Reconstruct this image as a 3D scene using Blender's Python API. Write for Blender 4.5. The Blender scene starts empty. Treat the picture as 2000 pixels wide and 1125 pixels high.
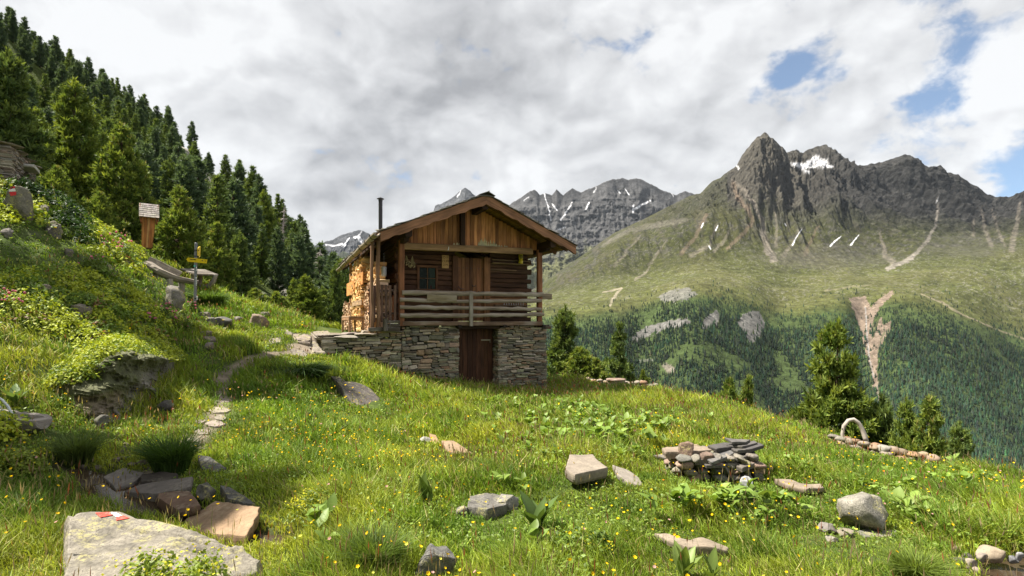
import bpy, bmesh, math, random
import numpy as np
from mathutils import Vector, Matrix

SC = bpy.context.scene
COL = SC.collection
R = math.radians

# ------------------------------------------------------------------ camera
cam_d = bpy.data.cameras.new("camera")
cam = bpy.data.objects.new("camera", cam_d)
COL.objects.link(cam)
cam.location = (0, 0, 0)
cam.rotation_euler = (R(90), 0, 0)
cam_d.sensor_width = 36.0
cam_d.lens = 18.0
cam_d.shift_y = (628 - 562.5) / 2000.0
cam_d.clip_start = 0.1
cam_d.clip_end = 60000
SC.camera = cam

# ------------------------------------------------------------------ light
SUN_AZ = R(-86)      # from +Y (view direction) towards +X: the sun stands to the left
SUN_EL = R(58)
SUN_DIR = Vector((math.sin(SUN_AZ) * math.cos(SUN_EL), math.cos(SUN_AZ) * math.cos(SUN_EL), math.sin(SUN_EL)))
sun_d = bpy.data.lights.new("sun", 'SUN')
sun_d.energy = 5.0
sun_d.angle = R(0.6)
sun_d.color = (1.0, 0.93, 0.82)
sun = bpy.data.objects.new("sun", sun_d)
COL.objects.link(sun)
sun.rotation_euler = SUN_DIR.to_track_quat('Z', 'Y').to_euler()

SC.view_settings.view_transform = 'Standard'
SC.view_settings.look = 'None'
SC.view_settings.gamma = 1
SC.view_settings.exposure = 1.45
SC.render.engine = 'CYCLES'
SC.cycles.max_bounces = 6
SC.cycles.diffuse_bounces = 3
SC.cycles.glossy_bounces = 2
SC.cycles.transmission_bounces = 4
SC.cycles.transparent_max_bounces = 8
SC.cycles.volume_bounces = 0
SC.cycles.use_denoising = True
SC.cycles.caustics_reflective = False
SC.cycles.caustics_refractive = False


class NT:
    """Small helper to wire shader nodes."""
    def __init__(self, tree):
        self.t = tree
        tree.nodes.clear()

    def n(self, typ, **kw):
        nd = self.t.nodes.new(typ)
        ins = kw.pop('ins', {})
        for k, v in kw.items():
            setattr(nd, k, v)
        for k, v in ins.items():
            self.s(nd.inputs[k], v)
        return nd

    def s(self, sock, v):
        if isinstance(v, bpy.types.NodeSocket):
            self.t.links.new(v, sock)
        elif isinstance(v, bpy.types.Node):
            self.t.links.new(v.outputs[0], sock)
        else:
            sock.default_value = v

    def math(self, op, a, b=0.0, c=0.0, clamp=False):
        nd = self.t.nodes.new('ShaderNodeMath')
        nd.operation = op
        nd.use_clamp = clamp
        for i, v in enumerate((a, b, c)):
            self.s(nd.inputs[i], v)
        return nd.outputs[0]

    def vmath(self, op, a, b=(0, 0, 0)):
        nd = self.t.nodes.new('ShaderNodeVectorMath')
        nd.operation = op
        self.s(nd.inputs[0], a)
        self.s(nd.inputs[1], b)
        return nd.outputs['Value'] if op in ('DOT_PRODUCT', 'LENGTH', 'DISTANCE') else nd.outputs[0]

    def mix(self, f, a, b, mode='MIX'):
        nd = self.t.nodes.new('ShaderNodeMix')
        nd.data_type = 'RGBA'
        nd.blend_type = mode
        self.s(nd.inputs[0], f)
        self.s(nd.inputs[6], a if not (isinstance(a, tuple) and len(a) == 3) else a + (1,))
        self.s(nd.inputs[7], b if not (isinstance(b, tuple) and len(b) == 3) else b + (1,))
        return nd.outputs[2]

    def ramp(self, f, lo, hi, a=0.0, b=1.0, smooth=True):
        nd = self.t.nodes.new('ShaderNodeMapRange')
        nd.interpolation_type = 'SMOOTHSTEP' if smooth else 'LINEAR'
        self.s(nd.inputs[0], f)
        for i, v in enumerate((lo, hi, a, b)):
            nd.inputs[i + 1].default_value = v
        return nd.outputs[0]

    def noise(self, vec, scale, detail=4, rough=0.55, distort=0.0, lac=2.0):
        nd = self.t.nodes.new('ShaderNodeTexNoise')
        self.s(nd.inputs['Vector'], vec)
        nd.inputs['Scale'].default_value = scale
        nd.inputs['Detail'].default_value = detail
        nd.inputs['Roughness'].default_value = rough
        nd.inputs['Lacunarity'].default_value = lac
        nd.inputs['Distortion'].default_value = distort
        return nd.outputs[0]


# ------------------------------------------------------------------ sky: Nishita blue with broken clouds
world = bpy.data.worlds.new("World")
SC.world = world
world.use_nodes = True
nt = NT(world.node_tree)
tc = nt.n('ShaderNodeTexCoord')
dirv = nt.vmath('NORMALIZE', tc.outputs['Generated'])
sky = nt.n('ShaderNodeTexSky', sky_type='NISHITA', sun_disc=False, sun_elevation=SUN_EL, sun_rotation=SUN_AZ,
           altitude=2000, air_density=1.0, dust_density=0.6, ozone_density=1.0)
sep = nt.n('ShaderNodeSeparateXYZ', ins={0: dirv})
# clouds are layers: squash the vertical towards the horizon
flat = nt.n('ShaderNodeCombineXYZ', ins={0: sep.outputs[0], 1: sep.outputs[1], 2: nt.math('MULTIPLY', sep.outputs[2], 1.5)})
warp = nt.n('ShaderNodeTexNoise', ins={'Vector': flat.outputs[0], 'Scale': 3.0, 'Detail': 4.0})
wv = nt.vmath('MULTIPLY', nt.vmath('SUBTRACT', warp.outputs['Color'], (0.5, 0.5, 0.5)), (0.13, 0.13, 0.13))
cv = nt.vmath('ADD', flat.outputs[0], wv)
n_big = nt.noise(cv, 3.1, 6, 0.56)
n_mid = nt.noise(nt.vmath('ADD', cv, (3.1, 1.7, 5.2)), 6.5, 7, 0.58)
n_fine = nt.noise(nt.vmath('ADD', cv, (8.1, 2.7, 1.2)), 15.0, 5, 0.6)


def sky_dir(px, py):
    v = Vector(((px - 1000) / 1000.0, 1.0, (628 - py) / 1000.0))
    return v.normalized()


def blob(px, py, rad, amp):
    """a soft patch of the sky round a direction, for gaps and dark or bright cloud banks"""
    d = nt.vmath('DISTANCE', nt.vmath('ADD', dirv, nt.vmath('MULTIPLY', wv, (1.1, 1.1, 1.1))), tuple(sky_dir(px, py)))
    return nt.ramp(d, rad, 0.0, 0.0, amp)


def total(items):
    s = items[0]
    for i in items[1:]:
        s = nt.math('ADD', s, i)
    return s


gaps = total([blob(*b) for b in [
    (1545, 122, .12, .13), (1495, 130, .09, .09), (1580, 150, .06, .05), (1850, 158, .10, .25), (1795, 168, .07, .18), (1862, 18, .10, .24),
    (1905, 168, .05, .09), (965, 278, .05, .11), (238, 88, .06, .15), (1990, 376, .10, .16), (2090, 340, .22, .15),
    (1640, 5, .10, .05), (1700, 150, .06, .06)]])
field = nt.math('ADD', nt.math('MULTIPLY', n_big, 0.45), nt.math('ADD', nt.math('MULTIPLY', n_mid, 0.75), nt.math('MULTIPLY', n_fine, .40)))
cover = nt.math('SUBTRACT', field, gaps)
mask = nt.ramp(cover, 0.54, 0.69)
darks = total([blob(*b) for b in [
    (950, 130, .16, .13), (860, 190, .2, .11), (990, 175, .08, .10), (1200, 290, .2, .10), (1330, 240, .12, .06), (640, 250, .24, .10),
    (760, 240, .24, .07), (1150, 140, .12, .05), (540, 170, .14, .04), (700, 430, .25, .06), (1890, 60, .1, .05), (850, 60, .25, .04), (640, 410, .06, .05)]])
brights = total([blob(*b) for b in [
    (1965, 130, .11, .16), (1985, 60, .07, .10), (1905, 105, .06, .08), (300, 200, .35, .07), (150, 60, .35, .07), (560, 90, .2, .06), (1250, 90, .18, .07),
    (1600, 230, .2, .04), (1150, 200, .1, .07), (1000, 330, .14, .06), (1960, 240, .1, .07), (1300, 330, .15, .05)]])
# billows: the same noise sampled a little towards the sun gives each puff a light and a grey side
shift = tuple(SUN_DIR * .05)
n_mid2 = nt.noise(nt.vmath('ADD', nt.vmath('ADD', cv, (3.1, 1.7, 5.2)), shift), 6.5, 7, 0.58)


def puffs(vec):
    v = nt.n('ShaderNodeTexVoronoi', feature='F1', ins={'Vector': vec, 'Scale': 6.5, 'Detail': 2.0, 'Roughness': .5})
    return v.outputs['Distance']


cvp = nt.vmath('ADD', cv, nt.vmath('MULTIPLY', wv, (.6, .6, .6)))
p_here = puffs(cvp)
p_sun = puffs(nt.vmath('ADD', cvp, tuple(SUN_DIR * .035)))
relief = nt.math('ADD', nt.math('MULTIPLY', nt.math('SUBTRACT', n_mid, n_mid2), .55), nt.math('MULTIPLY', nt.math('SUBTRACT', p_sun, p_here), .42))
lum = nt.math('ADD', nt.math('MULTIPLY', n_big, 0.30), nt.math('MULTIPLY', n_mid, 0.22))
lum = nt.math('ADD', lum, nt.math('ADD', nt.math('MULTIPLY', n_fine, 0.11), nt.math('MULTIPLY', relief, .75)))
lum = nt.math('SUBTRACT', nt.math('ADD', lum, brights), nt.math('MULTIPLY', darks, 1.05))
bright = nt.ramp(lum, -0.03, 0.46, 0.0, 1.0, smooth=False)
ccol = nt.mix(bright, (1.45, 1.48, 1.55), (3.42, 3.45, 3.5))
skyblue = nt.mix(1.0, sky.outputs[0], (0.52, 0.60, 0.62), 'MULTIPLY')
skyblue = nt.mix(.12, skyblue, (2.6, 2.8, 3.0))
col = nt.mix(mask, skyblue, ccol)
bg = nt.n('ShaderNodeBackground', ins={'Color': col, 'Strength': 0.10})
out = nt.n('ShaderNodeOutputWorld', ins={'Surface': bg.outputs[0]})
world.cycles.sampling_method = 'MANUAL'
world.cycles.sample_map_resolution = 512
# ------------------------------------------------------------------ numpy noise
def _hash(ix, iy, iz, seed):
    h = (ix.astype(np.int64) * 374761393 + iy.astype(np.int64) * 668265263 + iz.astype(np.int64) * 2147483647 + seed * 1274126177) & 0xFFFFFFFF
    h = ((h ^ (h >> 13)) * 1274126177) & 0xFFFFFFFF
    h = (h ^ (h >> 16)) & 0xFFFFFF
    return h / float(0xFFFFFF) * 2 - 1


def vnoise(x, y, z=0.0, seed=0):
    x, y, z = np.broadcast_arrays(np.asarray(x, float), np.asarray(y, float), np.asarray(z, float))
    fx, fy, fz = np.floor(x), np.floor(y), np.floor(z)
    ix, iy, iz = fx.astype(np.int64), fy.astype(np.int64), fz.astype(np.int64)
    def q(t):
        return t * t * t * (t * (t * 6 - 15) + 10)
    u, v, w = q(x - fx), q(y - fy), q(z - fz)
    r = 0
    for dx in (0, 1):
        for dy in (0, 1):
            for dz in (0, 1):
                r = r + _hash(ix + dx, iy + dy, iz + dz, seed) * (u if dx else 1 - u) * (v if dy else 1 - v) * (w if dz else 1 - w)
    return r


def fbm(x, y, z=0.0, octaves=4, seed=0, gain=0.5, ridged=False):
    a, s, t = 1.0, 0.0, 0.0
    x, y, z = np.asarray(x, float), np.asarray(y, float), np.asarray(z, float)
    for o in range(octaves):
        n = vnoise(x * 2 ** o + o * 17.3, y * 2 ** o - o * 9.1, z * 2 ** o + o * 3.7, seed + o)
        if ridged:
            n = 1 - 2 * np.abs(n)
        s = s + a * n
        t += a
        a *= gain
    return s / t


def sstep(a, b, x):
    t = np.clip((np.asarray(x, float) - a) / (b - a), 0, 1)
    return t * t * (3 - 2 * t)


def poly_dist(x, y, pts):
    """distance from points to a polyline, and the position 0..1 along it"""
    x, y = np.asarray(x, float), np.asarray(y, float)
    best = np.full(x.shape, 1e9)
    par = np.zeros(x.shape)
    n = len(pts) - 1
    for i in range(n):
        ax, ay = pts[i][:2]
        bx, by = pts[i + 1][:2]
        dx, dy = bx - ax, by - ay
        t = np.clip(((x - ax) * dx + (y - ay) * dy) / (dx * dx + dy * dy + 1e-12), 0, 1)
        d = np.hypot(x - ax - t * dx, y - ay - t * dy)
        m = d < best
        best = np.where(m, d, best)
        par = np.where(m, (i + t) / n, par)
    return best, par


def in_poly(x, y, poly):
    x, y = np.asarray(x, float), np.asarray(y, float)
    inside = np.zeros(x.shape, bool)
    j = len(poly) - 1
    for i in range(len(poly)):
        xi, yi = poly[i][:2]
        xj, yj = poly[j][:2]
        c = ((yi > y) != (yj > y)) & (x < (xj - xi) * (y - yi) / (yj - yi + 1e-12) + xi)
        inside ^= c
        j = i
    return inside


# ------------------------------------------------------------------ objects
def tag(o, label=None, cat=None, group=None, kind=None):
    if label: o['label'] = label
    if cat: o['category'] = cat
    if group: o['group'] = group
    if kind: o['kind'] = kind
    return o


def empty(name, loc, label, cat, group=None, rz=0.0):
    o = bpy.data.objects.new(name, None)
    o.empty_display_size = 0.2
    COL.objects.link(o)
    o.location = loc
    o.rotation_euler = (0, 0, rz)
    return tag(o, label, cat, group)


def raw_mesh(name, V, polys, col=None, smooth=False, gc=None):
    """polys: list of index arrays, each of shape (n, k)"""
    me = bpy.data.meshes.new(name)
    V = np.asarray(V, np.float32)
    me.vertices.add(len(V))
    me.vertices.foreach_set('co', V.ravel())
    loops = np.concatenate([p.ravel() for p in polys]).astype(np.int32)
    counts = np.concatenate([np.full(len(p), p.shape[1]) for p in polys]).astype(np.int32)
    starts = np.concatenate([[0], np.cumsum(counts)[:-1]]).astype(np.int32)
    me.loops.add(len(loops))
    me.loops.foreach_set('vertex_index', loops)
    me.polygons.add(len(counts))
    me.polygons.foreach_set('loop_start', starts)
    me.polygons.foreach_set('loop_total', counts)
    me.polygons.foreach_set('use_smooth', np.full(len(counts), bool(smooth)))
    me.update(calc_edges=True)
    if col is not None:
        c = np.ones((len(V), 4), np.float32)
        c[:, :3] = np.asarray(col, np.float32)
        a = me.color_attributes.new('Col', 'FLOAT_COLOR', 'POINT')
        a.data.foreach_set('color', c.ravel())
    if gc is not None:
        a = me.attributes.new('gc', 'FLOAT_VECTOR', 'POINT')
        a.data.foreach_set('vector', np.asarray(gc, np.float32).ravel())
    return me


def grid_polys(nu, nv, keep=None):
    """quads of a grid with index i * nv + j"""
    i, j = np.meshgrid(np.arange(nu - 1), np.arange(nv - 1), indexing='ij')
    a = (i * nv + j).ravel()
    q = np.stack([a, a + nv, a + nv + 1, a + 1], 1)
    return q if keep is None else q[keep.ravel()]


def link(name, me, mat=None, parent=None, loc=None):
    o = bpy.data.objects.new(name, me)
    COL.objects.link(o)
    if mat is not None and not len(me.materials):
        me.materials.append(mat)
    if parent is not None:
        o.parent = parent
    if loc is not None:
        o.location = loc
    return o


class MB:
    """Collects solid pieces (with a colour and grain coordinates per vertex) into ONE mesh."""
    def __init__(self):
        self.V, self.F, self.C, self.G = [], {}, [], []
        self.n = 0

    def add(self, V, faces, col, gc=None):
        V = np.asarray(V, float)
        self.V.append(V)
        c = np.asarray(col, float)
        self.C.append(np.broadcast_to(c, (len(V), 3)) if c.ndim == 1 else c)
        self.G.append(V.copy() if gc is None else np.asarray(gc, float))
        for f in faces:
            self.F.setdefault(len(f), []).append([i + self.n for i in f])
        self.n += len(V)

    def addarr(self, V, arrs, col, gc=None):
        V = np.asarray(V, float)
        self.V.append(V)
        c = np.asarray(col, float)
        self.C.append(np.broadcast_to(c, (len(V), 3)) if c.ndim == 1 else c)
        self.G.append(V.copy() if gc is None else np.asarray(gc, float))
        for a in arrs:
            self.F.setdefault(a.shape[1], []).extend((a + self.n).tolist())
        self.n += len(V)

    def build(self, name, mat, parent=None, origin=(0, 0, 0), smooth=False, loc=None):
        V = np.concatenate(self.V) - np.asarray(origin, float)
        polys = [np.array(v) for v in self.F.values()]
        me = raw_mesh(name, V, polys, np.concatenate(self.C), smooth, np.concatenate(self.G))
        return link(name, me, mat, parent, loc)


RNG = random.Random(7)


def jit(c, a=0.15, rng=RNG):
    k = 1 + rng.uniform(-a, a)
    return (c[0] * k, c[1] * k * (1 + rng.uniform(-.04, .04)), c[2] * k * (1 + rng.uniform(-.06, .06)))


def frame_of(d, up=(0, 0, 1)):
    d = Vector(d).normalized()
    u = Vector(up)
    if abs(d.dot(u)) > 0.97:
        u = Vector((0, 1, 0))
    a = d.cross(u).normalized()
    b = a.cross(d).normalized()
    return d, a, b


def beam(mb, p, q, w, h, col, up=(0, 0, 1), cham=0.012, segs=4, wob=0.0, seed=None):
    """a sawn timber from p to q: width w across, height h along up, chamfered, with slightly uneven faces"""
    p, q = Vector(p), Vector(q)
    d, a, b = frame_of(q - p, up)
    L = (q - p).length
    rng = random.Random(seed if seed is not None else RNG.random())
    c = min(cham, w * .3, h * .3)
    prof = [(-w / 2 + c, -h / 2), (w / 2 - c, -h / 2), (w / 2, -h / 2 + c), (w / 2, h / 2 - c),
            (w / 2 - c, h / 2), (-w / 2 + c, h / 2), (-w / 2, h / 2 - c), (-w / 2, -h / 2 + c)]
    V, G = [], []
    off = rng.uniform(0, 50)
    for i in range(segs + 1):
        t = i / segs
        o1, o2 = rng.uniform(-wob, wob), rng.uniform(-wob, wob)
        for (x, y) in prof:
            jx, jy = rng.uniform(-wob, wob) * .5, rng.uniform(-wob, wob) * .5
            v = p + d * (L * t) + a * (x + o1 + jx) + b * (y + o2 + jy)
            V.append(v)
            G.append((L * t + off, x + off, y))
    F = []
    for i in range(segs):
        for k in range(8):
            k2 = (k + 1) % 8
            F.append((i * 8 + k, i * 8 + k2, (i + 1) * 8 + k2, (i + 1) * 8 + k))
    F.append(tuple(range(7, -1, -1)))
    F.append(tuple(segs * 8 + k for k in range(8)))
    mb.add([tuple(v) for v in V], F, col, G)


def box(mb, c, size, col, rz=0.0, cham=0.008):
    """box centred at c, long side along local x"""
    x = Vector((math.cos(rz), math.sin(rz), 0)) * (size[0] / 2)
    c = Vector(c)
    beam(mb, c - x, c + x, size[1], size[2], col, cham=cham, segs=1)


def tube(mb, pts, radii, col, sides=8, wob=0.0, caps=True, seed=0):
    rng = random.Random(seed)
    pts = [Vector(p) for p in pts]
    n = len(pts)
    if not hasattr(radii, '__len__'):
        radii = [radii] * n
    V, G, F = [], [], []
    L = 0
    pa = None
    for i, p in enumerate(pts):
        d = (pts[min(i + 1, n - 1)] - pts[max(i - 1, 0)])
        d, a, b = frame_of(d)
        if pa is not None:
            a = (pa - d * pa.dot(d)).normalized()
            b = a.cross(d).normalized()
        pa = a
        if i:
            L += (p - pts[i - 1]).length
        for k in range(sides):
            t = 2 * math.pi * k / sides
            r = radii[i] * (1 + rng.uniform(-wob, wob))
            V.append(tuple(p + a * (r * math.cos(t)) + b * (r * math.sin(t))))
            G.append((L + seed * 3.7, radii[i] * math.cos(t) + seed, radii[i] * math.sin(t)))
    for i in range(n - 1):
        for k in range(sides):
            k2 = (k + 1) % sides
            F.append((i * sides + k, (i + 1) * sides + k, (i + 1) * sides + k2, i * sides + k2))
    if caps:
        F.append(tuple(range(sides)))
        F.append(tuple((n - 1) * sides + k for k in range(sides - 1, -1, -1)))
    mb.add(V, F, col, G)


_ICO = {}


def ico(sub):
    if sub not in _ICO:
        bm = bmesh.new()
        bmesh.ops.create_icosphere(bm, subdivisions=sub, radius=1.0)
        V = np.array([v.co[:] for v in bm.verts])
        F = np.array([[v.index for v in f.verts] for f in bm.faces])
        bm.free()
        _ICO[sub] = (V, F)
    return _ICO[sub]


def rock_verts(size, seed, sub=3, planes=10, rough=0.06, flat=0.0, scale=2.5):
    """an angular stone: a sphere cut by random planes, then roughened"""
    rng = np.random.RandomState(seed)
    V, F = ico(sub)
    V = V.copy()
    V = np.sign(V) * np.abs(V) ** 0.75
    for k in range(planes):
        n = rng.normal(size=3)
        n /= np.linalg.norm(n)
        d = rng.uniform(0.55, 0.9)
        e = V @ n - d
        V = V - np.where(e > 0, e, 0)[:, None] * n * 0.97
    if flat:
        V[:, 2] = np.clip(V[:, 2], -flat, flat)
    o = rng.uniform(0, 100, 3)
    s = np.asarray(size, float) / 2
    P = V * s
    q = scale / max(s)
    nz = fbm(P[:, 0] * q + o[0], P[:, 1] * q + o[1], P[:, 2] * q + o[2], 4, seed)
    r = np.linalg.norm(P, axis=1)[:, None] + 1e-6
    P = P * (1 + rough * nz[:, None] * 2)
    return P, F


def rotz(V, a):
    c, s = math.cos(a), math.sin(a)
    V = np.asarray(V, float)
    return np.stack([V[:, 0] * c - V[:, 1] * s, V[:, 0] * s + V[:, 1] * c, V[:, 2]], 1)


def rotv(V, axis, a):
    M = np.array(Matrix.Rotation(a, 3, Vector(axis)))
    return np.asarray(V, float) @ M.T


def stone_block(mb, c, size, ax, ay, col, rng, jitter=0.18):
    """one flattish wall stone: chamfered irregular block; ax, ay unit vectors of length and depth"""
    c = np.array(c, float)
    ax, ay, az = np.array(ax, float), np.array(ay, float), np.array((0, 0, 1.0))
    l, d, h = size
    ch = min(l, h) * 0.22
    V = []
    def ring(y, k):
        pts = [(-l / 2 + ch, -h / 2), (l / 2 - ch, -h / 2), (l / 2, -h / 2 + ch), (l / 2, h / 2 - ch),
               (l / 2 - ch, h / 2), (-l / 2 + ch, h / 2), (-l / 2, h / 2 - ch), (-l / 2, -h / 2 + ch)]
        for (x, z) in pts:
            V.append((x * k + rng.uniform(-1, 1) * ch * .8, y + rng.uniform(-1, 1) * d * .04, z * k + rng.uniform(-1, 1) * h * jitter * .5))
    ring(d / 2, 0.98)
    ring(-d / 2 + ch * .8, 1.0)
    ring(-d / 2, 0.72)
    tilt = rng.uniform(-.05, .05)
    W = []
    for (x, y, z) in V:
        z2 = z + x * tilt
        W.append(c + ax * x + ay * y + az * z2)
    F = []
    for r in range(2):
        for k in range(8):
            k2 = (k + 1) % 8
            F.append((r * 8 + k, (r + 1) * 8 + k, (r + 1) * 8 + k2, r * 8 + k2))
    F.append(tuple(range(8)))
    F.append(tuple(16 + k for k in range(7, -1, -1)))
    mb.add(W, F, col)


# ------------------------------------------------------------------ materials
def attr(nt_, name='Col'):
    return nt_.n('ShaderNodeAttribute', attribute_name=name)


def make_mat(name):
    m = bpy.data.materials.new(name)
    m.use_nodes = True
    return m, NT(m.node_tree)


def finish(nt_, bsdf):
    nt_.n('ShaderNodeOutputMaterial', ins={'Surface': bsdf})


def bump(nt_, h, strength=0.5, dist=0.01):
    b = nt_.n('ShaderNodeBump', ins={'Height': h, 'Strength': strength, 'Distance': dist})
    return b.outputs[0]


def mat_wood(name, contrast=0.75, rough=0.8, bumpd=0.004, weather=(0.5, 0.5, 0.5), wamt=0.0):
    m, t = make_mat(name)
    c = attr(t).outputs['Color']
    g = attr(t, 'gc').outputs['Vector']
    st = t.vmath('MULTIPLY', g, (1.2, 26.0, 26.0))
    n1 = t.noise(st, 1.0, 5, 0.6, 0.6)
    n2 = t.noise(t.vmath('MULTIPLY', g, (1.5, 5.0, 5.0)), 1.0, 3, 0.5)
    n3 = t.noise(t.vmath('MULTIPLY', g, (2.0, 90.0, 90.0)), 1.0, 3, 0.6)
    f = t.math('ADD', t.math('MULTIPLY', n1, 0.55), t.math('ADD', t.math('MULTIPLY', n2, 0.55), t.math('MULTIPLY', n3, .25)))
    k = t.ramp(f, 0.42, 0.92, 1 - contrast, 1 + contrast, smooth=False)
    cc = t.vmath('SCALE', c)
    cc.node.inputs['Scale'].default_value = 1.0
    t.s(cc.node.inputs['Scale'], k)
    if wamt:
        cc = t.mix(t.ramp(n2, .48, .68, 0, wamt), cc, weather)
    b = t.n('ShaderNodeBsdfPrincipled', ins={'Base Color': cc, 'Roughness': rough, 'Specular IOR Level': 0.25,
                                             'Normal': bump(t, t.math('ADD', n1, t.math('MULTIPLY', n3, .5)), 0.7, bumpd)})
    finish(t, b.outputs[0])
    return m


def mat_stone(name, scale=6.0, contrast=0.5, lichen=(0.30, 0.31, 0.16), lamt=0.35, bumpd=0.012, dark=0.4, layered=False):
    m, t = make_mat(name)
    c = attr(t).outputs['Color']
    g = attr(t, 'gc').outputs['Vector']
    gv = t.vmath('MULTIPLY', g, (1, 1, 4.0)) if layered else g
    n1 = t.noise(gv, scale, 7, 0.62)
    n2 = t.noise(gv, scale * 4.5, 6, 0.65)
    n3 = t.noise(g, scale * 0.7, 4, 0.55, 0.4)
    n4 = t.noise(g, scale * 11, 3, 0.6)
    k = t.ramp(t.math('ADD', t.math('MULTIPLY', n1, .55), t.math('MULTIPLY', n2, .45)), 0.3, 0.7, 1 - contrast, 1 + contrast, smooth=False)
    cc = t.vmath('SCALE', c)
    t.s(cc.node.inputs['Scale'], k)
    lm = t.math('MULTIPLY', t.ramp(n3, .50, .62), t.ramp(n2, .42, .60))
    cc = t.mix(t.math('MULTIPLY', lm, lamt), cc, lichen)
    dm = t.math('MULTIPLY', t.ramp(n4, .53, .66), t.ramp(n1, .40, .60))
    cc = t.mix(t.math('MULTIPLY', dm, dark), cc, (0.035, 0.033, 0.03))
    h = t.math('ADD', t.math('MULTIPLY', n1, 1.0), t.math('ADD', t.math('MULTIPLY', n2, .5), t.math('MULTIPLY', n4, .25)))
    b = t.n('ShaderNodeBsdfPrincipled', ins={'Base Color': cc, 'Roughness': 0.88, 'Specular IOR Level': 0.25, 'Normal': bump(t, h, 0.8, bumpd)})
    finish(t, b.outputs[0])
    return m


def mat_leaf(name, trans=0.35, rough=0.65, var=0.25, nscale=0.6, spec=0.2):
    """leaves, needles and blades: diffuse plus light coming through"""
    m, t = make_mat(name)
    c = attr(t).outputs['Color']
    gp = t.n('ShaderNodeNewGeometry').outputs['Position']
    n = t.noise(gp, nscale, 3, 0.55)
    k = t.ramp(n, .3, .7, 1 - var, 1 + var, smooth=False)
    cc = t.vmath('SCALE', c)
    t.s(cc.node.inputs['Scale'], k)
    b = t.n('ShaderNodeBsdfPrincipled', ins={'Base Color': cc, 'Roughness': rough, 'Specular IOR Level': spec})
    tr = t.n('ShaderNodeBsdfTranslucent', ins={'Color': t.mix(1.0, cc, (1.15, 1.1, 0.55), 'MULTIPLY')})
    mx = t.n('ShaderNodeMixShader', ins={0: trans, 1: b.outputs[0], 2: tr.outputs[0]})
    finish(t, mx.outputs[0])
    return m


def mat_plain(name, col, rough=0.6, metal=0.0, nscale=20, var=0.2, bumpd=0.0, spec=0.3):
    m, t = make_mat(name)
    g = t.n('ShaderNodeTexCoord').outputs['Object']
    n = t.noise(g, nscale, 5, 0.6)
    k = t.ramp(n, .3, .7, 1 - var, 1 + var, smooth=False)
    cc = t.vmath('SCALE', tuple(col))
    t.s(cc.node.inputs['Scale'], k)
    b = t.n('ShaderNodeBsdfPrincipled', ins={'Base Color': cc, 'Roughness': rough, 'Metallic': metal, 'Specular IOR Level': spec})
    if bumpd:
        t.s(b.inputs['Normal'], bump(t, n, 0.6, bumpd))
    finish(t, b.outputs[0])
    return m
# ------------------------------------------------------------------ the slope: heights measured at known points
TH = R(25.0)
E1 = np.array((math.cos(TH), math.sin(TH)))
E2 = np.array((-math.sin(TH), math.cos(TH)))
CO = np.array((-3.41, 16.0))        # front left corner of the hut's balcony


def cab(s, t):
    p = CO + E1 * s + E2 * t
    return float(p[0]), float(p[1])


def ray(px, py, Y):
    return ((px - 1000) * Y / 1000.0, Y, (628 - py) * Y / 1000.0)


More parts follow.
